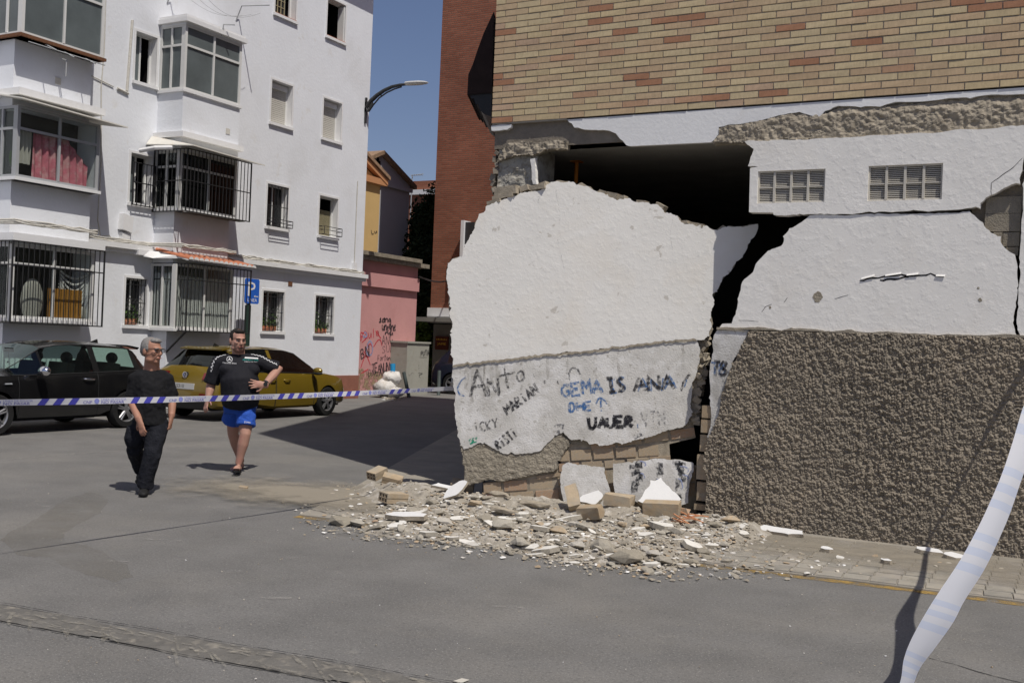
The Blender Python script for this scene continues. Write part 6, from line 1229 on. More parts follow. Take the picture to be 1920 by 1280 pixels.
    if interior:
        m_ = MB(); sx = wind[0]-.55
        for k, xx in enumerate((sx, sx-.95)):
            for y in (-.37, .37): m_.obox((xx, y, .82), (.16, .46, .6), Matrix.Rotation(-.2, 3, 'Y')); m_.ell((xx-.14, y, 1.2), (.06, .14, .1)); m_.obox((xx+.22, y, .6), (.5, .46, .14))
        m_.obox((wind[1]-.25, 0, .86), (.5, 1.3, .16)); m_.build('seats', T['seatm'], C)
    return C, rows_, xs
# gold hatchback seen from behind
gst = [(0, .76, .60, .65, .70, .30), (.03, .83, .74, .80, .74, .27), (.10, .87, .93, .985, .74, .25), (.16, .885, .955, 1.05, .715, .24), (.55, .897, .965, 1.385, .60, .22), (.62, .90, .965, 1.41, .59, .22), (1.0, .90, .965, 1.45, .585, .2), (1.6, .90, .955, 1.465, .585, .2), (2.2, .90, .945, 1.445, .575, .2), (2.55, .90, .935, 1.39, .56, .2), (2.95, .895, .925, 1.17, .615, .2), (3.3, .89, .92, .985, .68, .2), (3.7, .87, .875, .935, .67, .21), (4.0, .83, .79, .85, .62, .23), (4.17, .74, .64, .70, .56, .25), (4.26, .60, .50, .56, .45, .28)]
GX, GY = -15.46, 15.36
GC, grow, gxs = car('gold_hatchback', 'mustard gold hatchback parked tail towards us behind the man in shorts', (GX, GY, 0), math.pi/2, gst, (.79, 3.39), .318, T['gold'], T['tglass'], [(.36, .74), (1.62, 1.72)], [(.98, 1.66), (1.68, 2.92)], (.30, 3.12), (2.56, 3.28), (.17, .54), 5)
def gpart(name, m_, mats, smooth=False): return m_.build(name, mats, GC, smooth, ang=40 if smooth else None)
for sg in (1, -1):
    m_ = MB(); m_.hexa([(x, sg*y, z) for x, y, z in ((-.0, .46, .80), (.12, .86, .80), (.30, .90, .83), (.06, .46, .80), (.06, .46, .93), (.145, .855, .95), (.30, .895, .955), (.12, .46, .93))]); gpart('tail_light', m_, T['tail'])
    m_ = MB(); m_.box((-.012, sg*.42, .47), (.03, sg*.72, .53)); gpart('reflector', m_, T['tail'])
    m_ = MB(); m_.ell((2.86, sg*1.0, .99), (.07, .12, .075), n=12); m_.box((2.84, sg*.88, .93), (2.9, sg*.97, .96)); gpart('wing_mirror', m_, T['gold'], True)
    m_ = MB(); m_.ell((2.86, sg*1.0, .935), (.08, .125, .035), n=10); gpart('mirror_base', m_, T['trimk'], True)
    for x in (1.55, 2.0): m_ = MB(); m_.tube([(x-.1, sg*.893, .80), (x-.06, sg*.925, .80), (x+.06, sg*.925, .80), (x+.1, sg*.893, .80)], .013, 5); gpart('door_handle', m_, T['gold'], True)
    m_ = MB(); m_.hexa([(x, sg*y, z) for z0, z1 in ((.62, .80),) for x, y, z in ((3.85, .80, .70), (4.12, .70, .66), (4.05, .60, .66), (3.85, .70, .74), (3.78, .80, .80), (4.07, .70, .75), (4.02, .6, .78), (3.8, .7, .83))]); gpart('headlamp', m_, T['lampc'])
m_ = MB(); m_.box((-.015, -.62, .235), (.05, .62, .41)); gpart('rear_valance', m_, T['trimk']); m_ = MB(); m_.tube([(-.02, -.66, .42), (-.022, 0, .425), (-.02, .66, .42)], .011, 5); gpart('chrome_strip', m_, T['chrome'])
m_ = MB(); m_.box((-.008, -.27, .60), (.02, .27, .715)); pl2 = gpart('number_plate', m_, T['plate'])
m_ = MB(); m_.box((-.010, .225, .602), (-.0078, .268, .713)); gpart('plate_band', m_, T['sblue'])
m_ = MB(); put_text(m_, '5310', lambda x, y: (-.0095, .19-x, .625+y), .07, .2); gpart('plate_number', m_, T['trimk'])
m_ = MB(); ER = .062; ez = .875
for k in range(20):
    a, b = 2*math.pi*k/20, 2*math.pi*(k+1)/20; m_.add([(.013+.0*r, -r*math.sin(t), ez+r*math.cos(t)) for t, r in ((a, ER), (b, ER), (b, ER*.82), (a, ER*.82))], [(0, 1, 2, 3)])
for L in ([(-.5, .68), (-.0, .08), (.5, .68)], [(-.72, .35), (-.36, -.62), (0, .0), (.36, -.62), (.72, .35)]):
    for p, q in zip(L, L[1:]): m_.tube([(.013, -p[0]*ER, ez+p[1]*ER), (.013, -q[0]*ER, ez+q[1]*ER)], .006, 4)
gpart('emblem', m_, T['chrome']); m_ = MB(); m_.tube([(.02, 0, ez), (.09, 0, ez)], ER*.98, 20); gpart('emblem_disc', m_, T['trimk'])
m_ = MB(); put_text(m_, 'GOLF', lambda x, y: (.02, .74-x, .845+y), .035, .16); gpart('model_lettering', m_, T['chrome'])
m_ = MB(); m_.hexa([(.42, -.56, 1.37), (.42, .56, 1.37), (.60, .57, 1.405), (.60, -.57, 1.405), (.41, -.56, 1.395), (.41, .56, 1.395), (.60, .57, 1.43), (.60, -.57, 1.43)]); gpart('spoiler', m_, T['gold'])
m_ = MB(); m_.prism([(.75, -.01, 1.44), (.92, -.01, 1.455), (.78, -.01, 1.51)], (0, .02, 0)); gpart('roof_fin', m_, T['trimk'])
m_ = MB(); m_.tube([(.145, -.1, 1.0), (.30, .32, 1.16)], .008, 4); gpart('wiper', m_, T['trimk'])
m_ = MB(); m_.box((.30, -.36, 1.0), (.31, -.16, 1.14)); gpart('window_paper', m_, T['cloth_w'])
# black hatchback seen from its side
bst = [(0, .72, .58, .62, .66, .30), (.04, .80, .75, .82, .72, .26), (.12, .84, .97, 1.03, .70, .24), (.22, .855, 1.0, 1.14, .66, .22), (.42, .86, 1.0, 1.37, .60, .2), (.50, .865, 1.0, 1.415, .58, .2), (.9, .87, .985, 1.455, .575, .2), (1.5, .87, .965, 1.475, .57, .2), (2.0, .87, .95, 1.455, .56, .2), (2.3, .87, .94, 1.40, .555, .2), (2.75, .87, .93, 1.16, .60, .2), (3.15, .865, .92, .98, .66, .2), (3.5, .85, .87, .93, .66, .21), (3.8, .81, .76, .82, .60, .23), (3.97, .70, .60, .66, .52, .26), (4.05, .55, .48, .52, .42, .3)]
BX, BY = -15.48, 13.93
BC, brow, bxs = car('black_hatchback', 'dusty black three door hatchback parked nose towards us with a chrome mirror', (BX, BY, 0), -math.pi/2, bst, (.70, 3.24), .325, T['blackp'], T['cglass'], [(.34, .52), (1.28, 1.40), (2.34, 2.38)], [(1.34, 2.86)], (.34, 2.98), (2.3, 3.14), (.13, .42), 5)
for sg in (1, -1):
    m_ = MB(); m_.ell((2.52, sg*.99, 1.0), (.085, .115, .085), n=14); m_.build('wing_mirror', T['chrome'], BC, True); m_ = MB(); m_.box((2.48, sg*.86, .93), (2.56, sg*.95, .96)); m_.build('mirror_base', T['trimk'], BC)
    m_ = MB(); m_.tube([(1.42, sg*.862, .85), (1.46, sg*.893, .855), (1.62, sg*.893, .865), (1.66, sg*.862, .865)], .014, 6); m_.build('door_handle', T['chrome'], BC, True)
    m_ = MB(); m_.tube([(3.0-.0, sg*.868, .80), (3.12, sg*.868, .80)], .012, 5); m_.build('side_marker', T['lampc'], BC)
    m_ = MB(); m_.tube([(1.2+.04*k, sg*.868, .40+.002*k) for k in range(40)], .007, 4); m_.build('side_strip', T['trimk'], BC)
    m_ = MB(); m_.hexa([(x, sg*y, z) for x, y, z in ((.02, .45, .78), (.10, .84, .78), (.2, .865, .8), (.05, .45, .78), (.06, .45, .92), (.14, .84, .95), (.25, .86, .97), (.1, .45, .92))]); m_.build('tail_light', T['tail'], BC)
m_ = MB(); m_.hexa([(.26, -.56, 1.36), (.26, .56, 1.36), (.52, .57, 1.41), (.52, -.57, 1.41), (.22, -.56, 1.40), (.22, .56, 1.40), (.52, .57, 1.44), (.52, -.57, 1.44)]); m_.build('spoiler', T['blackp'], BC)
m_ = MB(); m_.prism([(.66, -.012, 1.43), (.86, -.012, 1.455), (.68, -.012, 1.52)], (0, .024, 0)); m_.build('roof_fin', T['trimk'], BC)
m_ = MB(); m_.box((2.42, -.1, 1.27), (2.45, .1, 1.34)); m_.tube([(2.44, 0, 1.27), (2.44, 0, 1.12)], .004, 4); m_.prism([(2.44, -.03, 1.09), (2.44, .03, 1.09), (2.44, 0, 1.13)], (.01, 0, 0)); m_.build('rear_view_mirror', T['seatm'], BC)
# navy car across the end of the street
nst = [(0, .76, .62, .70, .72, .32), (.05, .86, .85, .92, .76, .3), (.14, .88, 1.02, 1.10, .74, .28), (.6, .90, 1.03, 1.55, .62, .26), (1.4, .90, 1.0, 1.62, .62, .25), (2.1, .90, .99, 1.60, .62, .25), (2.5, .90, .98, 1.53, .6, .25), (3.25, .89, .97, 1.05, .7, .25), (3.8, .86, .88, .96, .7, .27), (4.2, .78, .68, .78, .6, .3), (4.32, .6, .55, .6, .5, .34)]
np_ = PZ(808, 739); NC, _, _ = car('navy_suv', 'dark navy car parked across the street end behind the upright bollard', (np_.x-.62, np_.y+1.6, 0), 0, nst, (.80, 3.42), .345, T['navy'], T['tglass'], [(.4, .6), (1.5, 1.6)], [(.95, 1.55), (1.57, 2.9)], (.4, 3.0), (2.5, 3.2), (.14, .55), 5)
NC.rotation_euler = (0, 0, .12)
# ------------------------------------------------------------------ people
T['skin'] = mat('skin tanned', (.36, .185, .125), .6, .35, var=.08, sc_=9, stain=((.40, .16, .11), 12, .55, .75, .5)); T['skin2'] = mat('skin fair', (.42, .235, .175), .6, .35, var=.08, sc_=9, stain=((.44, .17, .14), 9, .52, .72, .55))
T['tee'] = mat('black cotton', (.014, .014, .0155), .95, .15, var=.25, sc_=6, bump=.8, bsc=7, bdet=2, bdist=.06); T['jean'] = mat('dark trousers', (.016, .017, .022), .95, .15, var=.2, sc_=10, bump=.7, bsc=10, bdist=.05); T['tee2'] = mat('black sports shirt', (.013, .013, .017), .8, .2, var=.15, sc_=8, bump=.45, bsc=8, bdist=.04)
T['short'] = mat('blue sports shorts', (.025, .085, .40), .8, .2, var=.1, sc_=8, bump=.7, bsc=11, bdist=.05); T['hair1'] = mat('grey hair', (.22, .21, .20), .8, .2, var=.35, sc_=60); T['hair2'] = mat('dark cropped hair', (.02, .017, .015), .85, .2, var=.3, sc_=60)
T['shoe'] = mat('black shoe', (.012, .012, .012), .7, .3, var=.15, sc_=20); T['lip'] = mat('lips', (.30, .10, .085), .6, .3, var=.1); T['eyew'] = mat('eye white', (.6, .58, .55), .4, .4, var=0); T['teal'] = mat('teal print', (.02, .3, .27), .8, .2, var=0); T['print'] = mat('white print', (.65, .65, .65), .8, .2, var=0); T['stub'] = patchy('beard shadow', (.06, .045, .04), 160, .38, .75, maxa=.6)
def person(label, ox, oy, k_unused=None):
    base = PZ(ox, oy); v = Vector((base.x, base.y, 0)).normalized(); rz = math.atan2(-v.x, v.y); k = (base-CAM).dot(CF)/FPX
    o = thing('person', base, label, 'person', None, rz, local=True)
    def J(px, py, y=0.): return Vector(((px-ox-ROLL*(oy-py))*k, y, (oy-py)*k))
    return o, J, k
def head(mb, c, yaw, s_, pitch=0., jaw=1., parent=None, skin=None):   # c: centre of the skull; faces -y before turning
    R = Matrix.Rotation(yaw, 3, 'Z') @ Matrix.Rotation(pitch, 3, 'X'); P = lambda x, y, z: c + R @ Vector((x*s_, y*s_, z*s_))
    E = lambda x, y, z, rx, ry, rz: mb.ell(P(x, y, z), (rx*s_, ry*s_, rz*s_), R, 14)
    E(0, .012, .028, .077, .098, .092); E(0, -.022, -.045, .062*jaw, .072, .085); E(0, -.062, -.098, .032*jaw, .028, .026); E(0, -.082, .022, .052, .020, .016)
    for sg in (1, -1): E(sg*.038, -.068, -.022, .026, .024, .022); E(sg*.079, .012, -.015, .012, .022, .034); E(sg*.046*jaw, -.02, -.085, .02, .04, .025)
    mb.tube([P(0, -.088, .012), P(0, -.104, -.018), P(0, -.112, -.034)], [.010*s_, .014*s_, .016*s_], 8); E(0, -.105, -.036, .019, .014, .012); E(0, -.090, -.066, .026, .014, .014)
    return P, R
def face_bits(o, P, R, s_, brow, open_=0.):
    for sg in (1, -1):
        m_ = MB(); m_.ell(P(sg*.031, -.083, .0), (.0125*s_, .007*s_, .006*s_), R, 10); m_.build('eye', T['eyew'], o, True); m_ = MB(); m_.ell(P(sg*.031, -.0885, .0), (.0058*s_, .004*s_, .0058*s_), R, 8); m_.build('iris', T['hair2'], o, True)
        m_ = MB(); m_.tube([P(sg*.012, -.099, .019), P(sg*.031, -.1005, .024), P(sg*.053, -.088, .018)], .0048*s_, 5); m_.build('eyebrow', brow, o, True)
    m_ = MB(); m_.ell(P(0, -.1035, -.067), (.024*s_, .006*s_, (.005+open_)*s_), R, 10); m_.build('lips', T['lip'] if not open_ else T['lip'], o, True)
    if open_: m_ = MB(); m_.ell(P(0, -.1065, -.068), (.017*s_, .005*s_, open_*.8*s_), R, 10); m_.build('mouth', T['hair2'], o, True)
def hand(mb, w_, d, pn_, s_=1., curl=.5, thumb=1, spread=.12):   # w_: wrist, d: direction, pn_: palm normal
    d = d.normalized(); pn_ = (pn_-d*pn_.dot(d)).normalized(); sd_ = d.cross(pn_)
    M = Matrix((sd_, pn_, d)).transposed(); mb.tube([w_-d*.035*s_, w_+d*.0*s_, w_+d*.05*s_], [(.034*s_, .030*s_), (.034*s_, .026*s_), (.038*s_, .018*s_)], 10, ref=tuple(pn_)); mb.ell(w_+d*.048*s_, (.041*s_, .017*s_, .055*s_), M, 12)
    for i, (off, ln) in enumerate(((-.030, .066), (-.010, .078), (.011, .072), (.030, .056))):
        b = w_+d*.085*s_+sd_*off*s_; dd = (d+sd_*off*spread*40*.3).normalized(); p1 = b+dd*ln*.5*s_; c_ = curl*(1+.15*i); p2 = p1+(dd*math.cos(c_)+pn_*math.sin(c_))*ln*.32*s_; p3 = p2+(dd*math.cos(c_*1.7)+pn_*math.sin(c_*1.7))*ln*.26*s_
        mb.tube([w_+d*.06*s_+sd_*off*.8*s_, b, p1, p2, p3], [.0105*s_, .0105*s_, .0095*s_, .0085*s_, .0065*s_], 7)
    t0 = w_+d*.022*s_+sd_*thumb*.030*s_; t1 = t0+(d*.6+sd_*thumb*.75+pn_*.25).normalized()*.042*s_; t2 = t1+(d*.9+sd_*thumb*.3+pn_*.35).normalized()*.034*s_; mb.tube([w_+d*.015*s_, t0, t1, t2], [.013*s_, .0135*s_, .0115*s_, .0085*s_], 7)
# --- older man in black, looking across
O1, J, k = person('man with grey hair and glasses in black shirt and dark trousers walking', 268, 926)
sk = MB(); hc = J(284, 656, -.03); HS1 = 1.13; P1, R1 = head(sk, hc, math.radians(46), HS1, .03, 1.06)
sk.tube([J(283, 700, .03), J(284, 686, .015), J(285, 668, -.01)], [(.098, .09), (.080, .078), (.076, .076)], 12)
SL_, SR_ = J(254, 710, .03), J(311, 708, .03); EL_, WL_ = J(247, 751, .03), J(262, 786, -.16); ER_, WR_ = J(321, 750, .06), J(319, 780, -.02)
sk.tube([J(282, 695, .04), J(282, 730, .03), J(281, 780, .02), J(281, 800, .02)], [(.11, .08), (.13, .10), (.13, .095), (.14, .095)], 14)
for S_, E_, W_ in ((SL_, EL_, WL_), (SR_, ER_, WR_)):
    sk.tube([S_, S_.lerp(E_, .5), E_, E_.lerp(W_, .35), W_], [.052, .048, .042, .043, .034], 10)
hand(sk, WL_, Vector((.10, -.12, -.30)), Vector((.55, .6, 0)), 1.08, .45, -1); hand(sk, WR_, Vector((-.03, -.04, -.3)), Vector((-.7, .3, .1)), 1.05, .9, 1)
HL, HR = J(266, 800, .03), J(294, 800, .0); KL, AL_ = J(252, 845, .12), J(266, 884, .40); KR, AR_ = J(284, 851, -.10), J(271, 908, -.04)
for a, b, c in ((HL, KL, AL_), (HR, KR, AR_)): sk.tube([a, a.lerp(b, .5), b, b.lerp(c, .35), c], [.085, .075, .058, .055, .04], 10)
sk.tube([AR_, J(270, 915, -.06), J(268, 920, -.14)], [.036, .034, .03], 8); sk.tube([AL_, J(266, 892, .37), J(264, 897, .33)], [.036, .034, .03], 8)
body = fuse(sk, .0075, 3).build('body', T['skin'], O1, True); face_bits(O1, P1, R1, HS1, T['hair1'])
hr = MB(); E = lambda x, y, z, rx, ry, rz: hr.ell(P1(x, y, z), (rx*HS1, ry*HS1, rz*HS1), R1, 14)
E(0, .024, .036, .0785, .093, .088); E(0, .075, -.005, .062, .04, .06); E(0, -.04, .090, .055, .046, .026); E(.022, -.056, .088, .034, .026, .018)
for sg in (1, -1): E(sg*.070, .02, .02, .013, .045, .05)
hx = fuse(hr, .008, 2); rg = random.Random(2); hx.v = [(p[0]+rg.gauss(0, .0016), p[1]+rg.gauss(0, .0016), p[2]+rg.gauss(0, .0016)) for p in hx.v]; hx.build('hair', T['hair1'], O1, True)
gl = MB()
for sg in (1, -1):
    cx = sg*.034; L = [(-.026, .014), (.026, .016), (.025, -.014), (-.021, -.016), (-.026, .014)]; gl.tube([P1(cx+sg*x, -.110+abs(sg*x+cx)*.12, .002+z) for x, z in L], .0034, 5); gl.tube([P1(sg*.062, -.103, .014), P1(sg*.080, -.05, .012), P1(sg*.083, .01, .004)], .0032, 5)
gl.tube([P1(-.010, -.112, .008), P1(.010, -.112, .008)], .0032, 5); gl.build('glasses', T['black'], O1)
sh = MB(); sh.tube([J(283, 691, .03), J(283, 697, .03), J(282, 706, .025), J(281, 725, .0), J(281, 755, -.005), J(280, 780, .0), J(280, 795, .005)], [(.082, .078), (.125, .095), (.165, .115), (.165, .13), (.16, .135), (.165, .135), (.175, .14)], 18)
for S_, E_ in ((SL_, EL_), (SR_, ER_)):
    c0 = J(283, 700, .03); sh.tube([S_.lerp(c0, .75), S_.lerp(c0, .3)+Vector((0, 0, .012)), S_, S_.lerp(E_, .4), S_.lerp(E_, .86)], [.055, .068, .072, .070, .076], 12)
def crumple(mb, amp, s_, seed):
    a = np.array(mb.v); n = fbm(a, s_, 2, seed)-.5; cen = a.mean(0); d = a-cen; d[:, 2] = 0; d /= np.maximum(np.linalg.norm(d, axis=1, keepdims=True), 1e-3); a = a+d*(n*amp)[:, None]; mb.v = [tuple(p) for p in a.tolist()]; return mb
crumple(fuse(sh, .012, 5), .028, 9, 3).build('shirt', T['tee'], O1, True)
tr = MB(); tr.tube([J(281, 786, .01), J(281, 800, .01), J(281, 812, .01)], [(.185, .12), (.19, .125), (.17, .11)], 14)
for a, b, c, q in ((HL, KL, AL_, 0), (HR, KR, AR_, 1)): tr.tube([a, a.lerp(b, .5), b, b.lerp(c, .5), c-Vector((0, 0, .025))], [.112, .103, .09, .088, .087], 12)
tr.tube([J(250, 800, .02), J(247, 822, .05), J(246, 838, .07)], [.06, .075, .06], 8)
crumple(fuse(tr, .012, 4), .035, 10, 5).build('trousers', T['jean'], O1, True)
for A_, D in ((AR_, Vector((-.01, -.17, 0))), (AL_, Vector((-.02, -.15, -.06)))):
    s_ = MB(); z0 = .035 if D.z == 0 else A_.z-.07; b = Vector((A_.x, A_.y, z0)); s_.ell(b+Vector((0, .02, .045)), (.052, .065, .075)); s_.tube([A_+Vector((0, .0, .05)), A_, b], [.056, .056, .05], 10); s_.ell(b+D*.5, (.05, .12, .042)); s_.ell(b+D+Vector((0, 0, -.005)), (.048, .06, .034)); fz_ = fuse(s_, .009, 2)
    if D.z == 0: fz_.v = [(v[0], v[1], max(0.002, v[2])) for v in fz_.v]
    fz_.build('shoe', T['shoe'], O1, True)
# --- heavy man in shorts, hand on his side
O2, J, k = person('heavy man in black team shirt and blue shorts with a hand on his side', 442, 886)
sk = MB(); hc = J(446, 637, -.04); P2_, R2 = head(sk, hc, math.radians(22), 1.16, .10, 1.18)
sk.tube([J(447, 682, .05), J(447, 664, .02), J(447, 648, 0)], [(.085, .08), (.080, .078), (.074, .074)], 12)
SL_, SR_ = J(408, 684, .05), J(488, 680, .05); EL_, WL_ = J(397, 724, .08), J(392, 748, .0); ER_, WR_ = J(521, 690, .06), J(494, 718, -.25)
sk.tube([J(447, 670, .06), J(447, 700, .04), J(449, 745, .0), J(449, 760, .02)], [(.17, .10), (.20, .14), (.19, .16), (.18, .14)], 14)
for S_, E_, W_ in ((SL_, EL_, WL_), (SR_, ER_, WR_)): sk.tube([S_, S_.lerp(E_, .5), E_, E_.lerp(W_, .4), W_], [.075, .068, .058, .056, .037], 10)
hand(sk, WL_, Vector((-.06, -.08, -.3)), Vector((.7, .4, 0)), 1.12, .45, 1, .2); hand(sk, WR_, Vector((-.42, -.12, .02)), Vector((-.2, .9, -.1)), 1.2, .15, 1, .6)
HL, HR = J(440, 762, .04), J(462, 762, .0); KL, AL_ = J(437, 816, .20), J(452, 873, .42); KR, AR_ = J(459, 812, -.14), J(447, 868, -.10)
for a, b, c in ((HL, KL, AL_), (HR, KR, AR_)): sk.tube([a, a.lerp(b, .55), b, b.lerp(c, .33), b.lerp(c, .7), c], [.11, .092, .068, .068, .05, .042], 12)
for A_, D in ((AR_, Vector((-.02, -.19, .03))), (AL_, Vector((-.12, -.12, -.04)))):
    b = Vector((A_.x, A_.y, A_.z-.055)); sk.ell(b+Vector((0, .02, .01)), (.04, .05, .045)); sk.tube([b, b+D*.6, b+D], [.042, .04, .034], 8)
    sd_ = D.cross(Vector((0, 0, 1))).normalized()
    for i, q in enumerate((-.032, -.014, .003, .018, .032)): sk.tube([b+D*.9+sd_*q*1.0, b+D*(1.22-.03*i)+sd_*q*1.15+Vector((0, 0, -.006))], [.014 if i == 0 else .010, .011 if i == 0 else .008], 6)
fuse(sk, .0078, 3).build('body', T['skin2'], O2, True); face_bits(O2, P2_, R2, 1.16, T['hair2'], .010)
hr = MB(); E = lambda x, y, z, rx, ry, rz: hr.ell(P2_(x, y, z), (rx*1.16, ry*1.16, rz*1.16), R2, 14)
E(0, .022, .046, .0775, .090, .078); E(0, .07, .0, .064, .042, .055); E(0, -.045, .093, .054, .036, .022)
for sg in (1, -1): E(sg*.068, .012, .025, .013, .046, .045)
fuse(hr, .008, 2).build('hair', T['hair2'], O2, True)
m_ = MB(); m_.ell(P2_(0, -.048, -.085), (.066*1.16, .068*1.16, .052*1.16), R2, 16); m_.build('beard_shadow', T['stub'], O2, True)
sh = MB(); sh.tube([J(447, 663, .045), J(447, 668, .045), J(447, 676, .04), J(448, 695, .0), J(449, 715, -.06), J(450, 735, -.07), J(450, 750, -.02), J(450, 757, .0)], [(.10, .095), (.155, .115), (.205, .145), (.225, .18), (.235, .235), (.232, .24), (.225, .20), (.222, .185)], 20)
sh.ell(J(426, 694, -.10), (.10, .09, .085)); sh.ell(J(472, 693, -.10), (.10, .09, .085))
for S_, E_ in ((SL_, EL_), (SR_, ER_)): sh.tube([S_.lerp(J(447, 676, .04), .7)+Vector((0, 0, .02)), S_+Vector((0, 0, .015)), S_.lerp(E_, .4), S_.lerp(E_, .92)], [.085, .095, .094, .10], 12)
shirt = crumple(fuse(sh, .012, 5), .022, 8, 4).build('shirt', T['tee2'], O2, True)
from mathutils.bvhtree import BVHTree
_dg = bpy.context.evaluated_depsgraph_get(); bv = BVHTree.FromPolygons([v.co for v in shirt.data.vertices], [tuple(p.vertices) for p in shirt.data.polygons])
def on_shirt(p, lift=.004):
    h_ = bv.ray_cast(Vector((p.x, -2, p.z)), Vector((0, 1, 0))); return Vector((p.x, (h_[0].y if h_[0] else p.y)-lift, p.z))
m_ = MB(); c = J(431, 673.5); R_ = .036
for kk in range(24):
    a, b = 2*math.pi*kk/24, 2*math.pi*(kk+1)/24; m_.add([on_shirt(c+Vector((r*math.sin(t), 0, r*math.cos(t)))) for t, r in ((a, R_), (b, R_), (b, R_*.84), (a, R_*.84))], [(0, 1, 2, 3)])
for t in (0, 2.094, -2.094):
    tip = c+Vector((R_*.85*math.sin(t), 0, R_*.85*math.cos(t))); l_ = c+Vector((.007*math.sin(t+1.57), 0, .007*math.cos(t+1.57))); r_ = c+Vector((.007*math.sin(t-1.57), 0, .007*math.cos(t-1.57))); m_.add([on_shirt(q, .005) for q in (l_, tip, r_)], [(0, 1, 2)])
put_text(m_, 'Mercedes-Benz', lambda x, y: on_shirt(J(418.5, 681.5)+Vector((x, 0, y-.0))), .017, .165)
m_.build('shirt_emblem', T['print'], O2); m_ = MB(); m_.add([on_shirt(J(x, y)) for x, y in ((459, 668.2), (483, 669), (483, 671.5), (458, 670.7))], [(0, 1, 2, 3)]); put_text(m_, 'FORMULA ONE TEAM', lambda x, y: on_shirt(J(457.5, 677.5)+Vector((x, 0, y))), .010, .155); m_.build('shirt_print', T['print'], O2)
m_ = MB(); put_text(m_, 'PETRONAS', lambda x, y: on_shirt(J(455, 675)+Vector((x, 0, y))), .020, .185); m_.build('shirt_lettering', T['teal'], O2)
def near_shirt(p, lift=.004):
    l_, n_, i_, d_ = bv.find_nearest(p); return l_+n_*lift
m_ = MB()
for L in ([J(470, 664, .02), J(485, 668, .0), J(500, 674, -.02), J(512, 682, -.02), J(519, 688, -.0)], [J(423, 664, .02), J(409, 674, .0), J(402, 690, -.0), J(398, 706, .0)]):
    pts = [a.lerp(b, t/5) for a, b in zip(L, L[1:]) for t in range(5)]
    for i in range(0, len(pts)-1):
        a, b = pts[i], pts[i+1]; sd_ = Vector((0, .019, 0)); 
        for q in (0, 1):
            if (i+q) % 2 == 0: m_.add([near_shirt(v) for v in (a+sd_*(q-1)+Vector((0, -.01, .03)), b+sd_*(q-1)+Vector((0, -.01, .03)), b+sd_*q+Vector((0, -.01, .03)), a+sd_*q+Vector((0, -.01, .03)))], [(0, 1, 2, 3)])
tag(m_.build('checker_trim', T['print'], O2), kind='stuff')
st_ = MB(); st_.tube([J(450, 748, .02), J(450, 762, .02), J(450, 772, .03)], [(.20, .165), (.205, .165), (.19, .15)], 16)
st_.tube([J(440, 764, .05), J(438, 780, .10), J(435.5, 793, .14)], [.125, .13, .135], 14); st_.tube([J(461, 764, .0), J(461, 780, -.07), J(459.5, 797, -.11)], [.12, .122, .122], 14)
shb = crumple(fuse(st_, .011, 3), .03, 12, 8).build('shorts', T['short'], O2, True)
bv = BVHTree.FromPolygons([v.co for v in shb.data.vertices], [tuple(p.vertices) for p in shb.data.polygons])
m_ = MB(); put_text(m_, 'JOMA', lambda x, y: on_shirt(J(457, 789)+Vector((x, 0, y-.1*x))), .020, .08); m_.build('shorts_lettering', T['print'], O2)
m_ = MB(); L = [J(477.5, 756, .0), J(476, 770, -.02), J(472, 786, -.05), J(469, 796, -.08)]
for a, b in zip(L, L[1:]): m_.add([near_shirt(v) for v in (a, b, b+Vector((-.012, -.01, 0)), a+Vector((-.012, -.01, 0)))], [(0, 1, 2, 3)])
m_.build('shorts_piping', T['print'], O2)
wt_ = MB(); wd = (WR_-ER_).normalized(); wt_.tube([WR_-wd*.04, WR_-wd*.012], .044, 14); wt_.tube([WR_-wd*.026+Vector((.0, -.040, 0)), WR_-wd*.026+Vector((.0, -.056, 0))], .027, 12, ref=(0, 0, 1)); wt_.build('watch', T['black'], O2, True, ang=40)
for A_, D, lift in ((AR_, Vector((-.02, -.19, .03)), .1), (AL_, Vector((-.12, -.12, -.04)), 0)):
    b = Vector((A_.x, A_.y, A_.z-.055)); s_ = MB(); sd_ = D.cross(Vector((0, 0, 1))).normalized(); up = sd_.cross(D).normalized(); up = up if up.z > 0 else -up; o_ = b-up*.052
    prof = [(-.3, .030), (0, .040), (.4, .040), (.8, .048), (1.15, .045), (1.35, .025)]; L = [o_+D*t+sd_*w_ for t, w_ in prof]+[o_+D*t-sd_*w_ for t, w_ in prof[::-1]]; s_.prism(L, up*.018); s_.build('flip_flop', T['shoe'], O2)
    m_ = MB(); m_.tube([o_+D*.35+sd_*.04+up*.02, o_+D*.6+up*.085, o_+D*.35-sd_*.04+up*.02], .009, 5); m_.tube([o_+D*.6+up*.085, o_+D*1.0+up*.03], .008, 5); m_.build('flip_flop_strap', T['shoe'], O2)
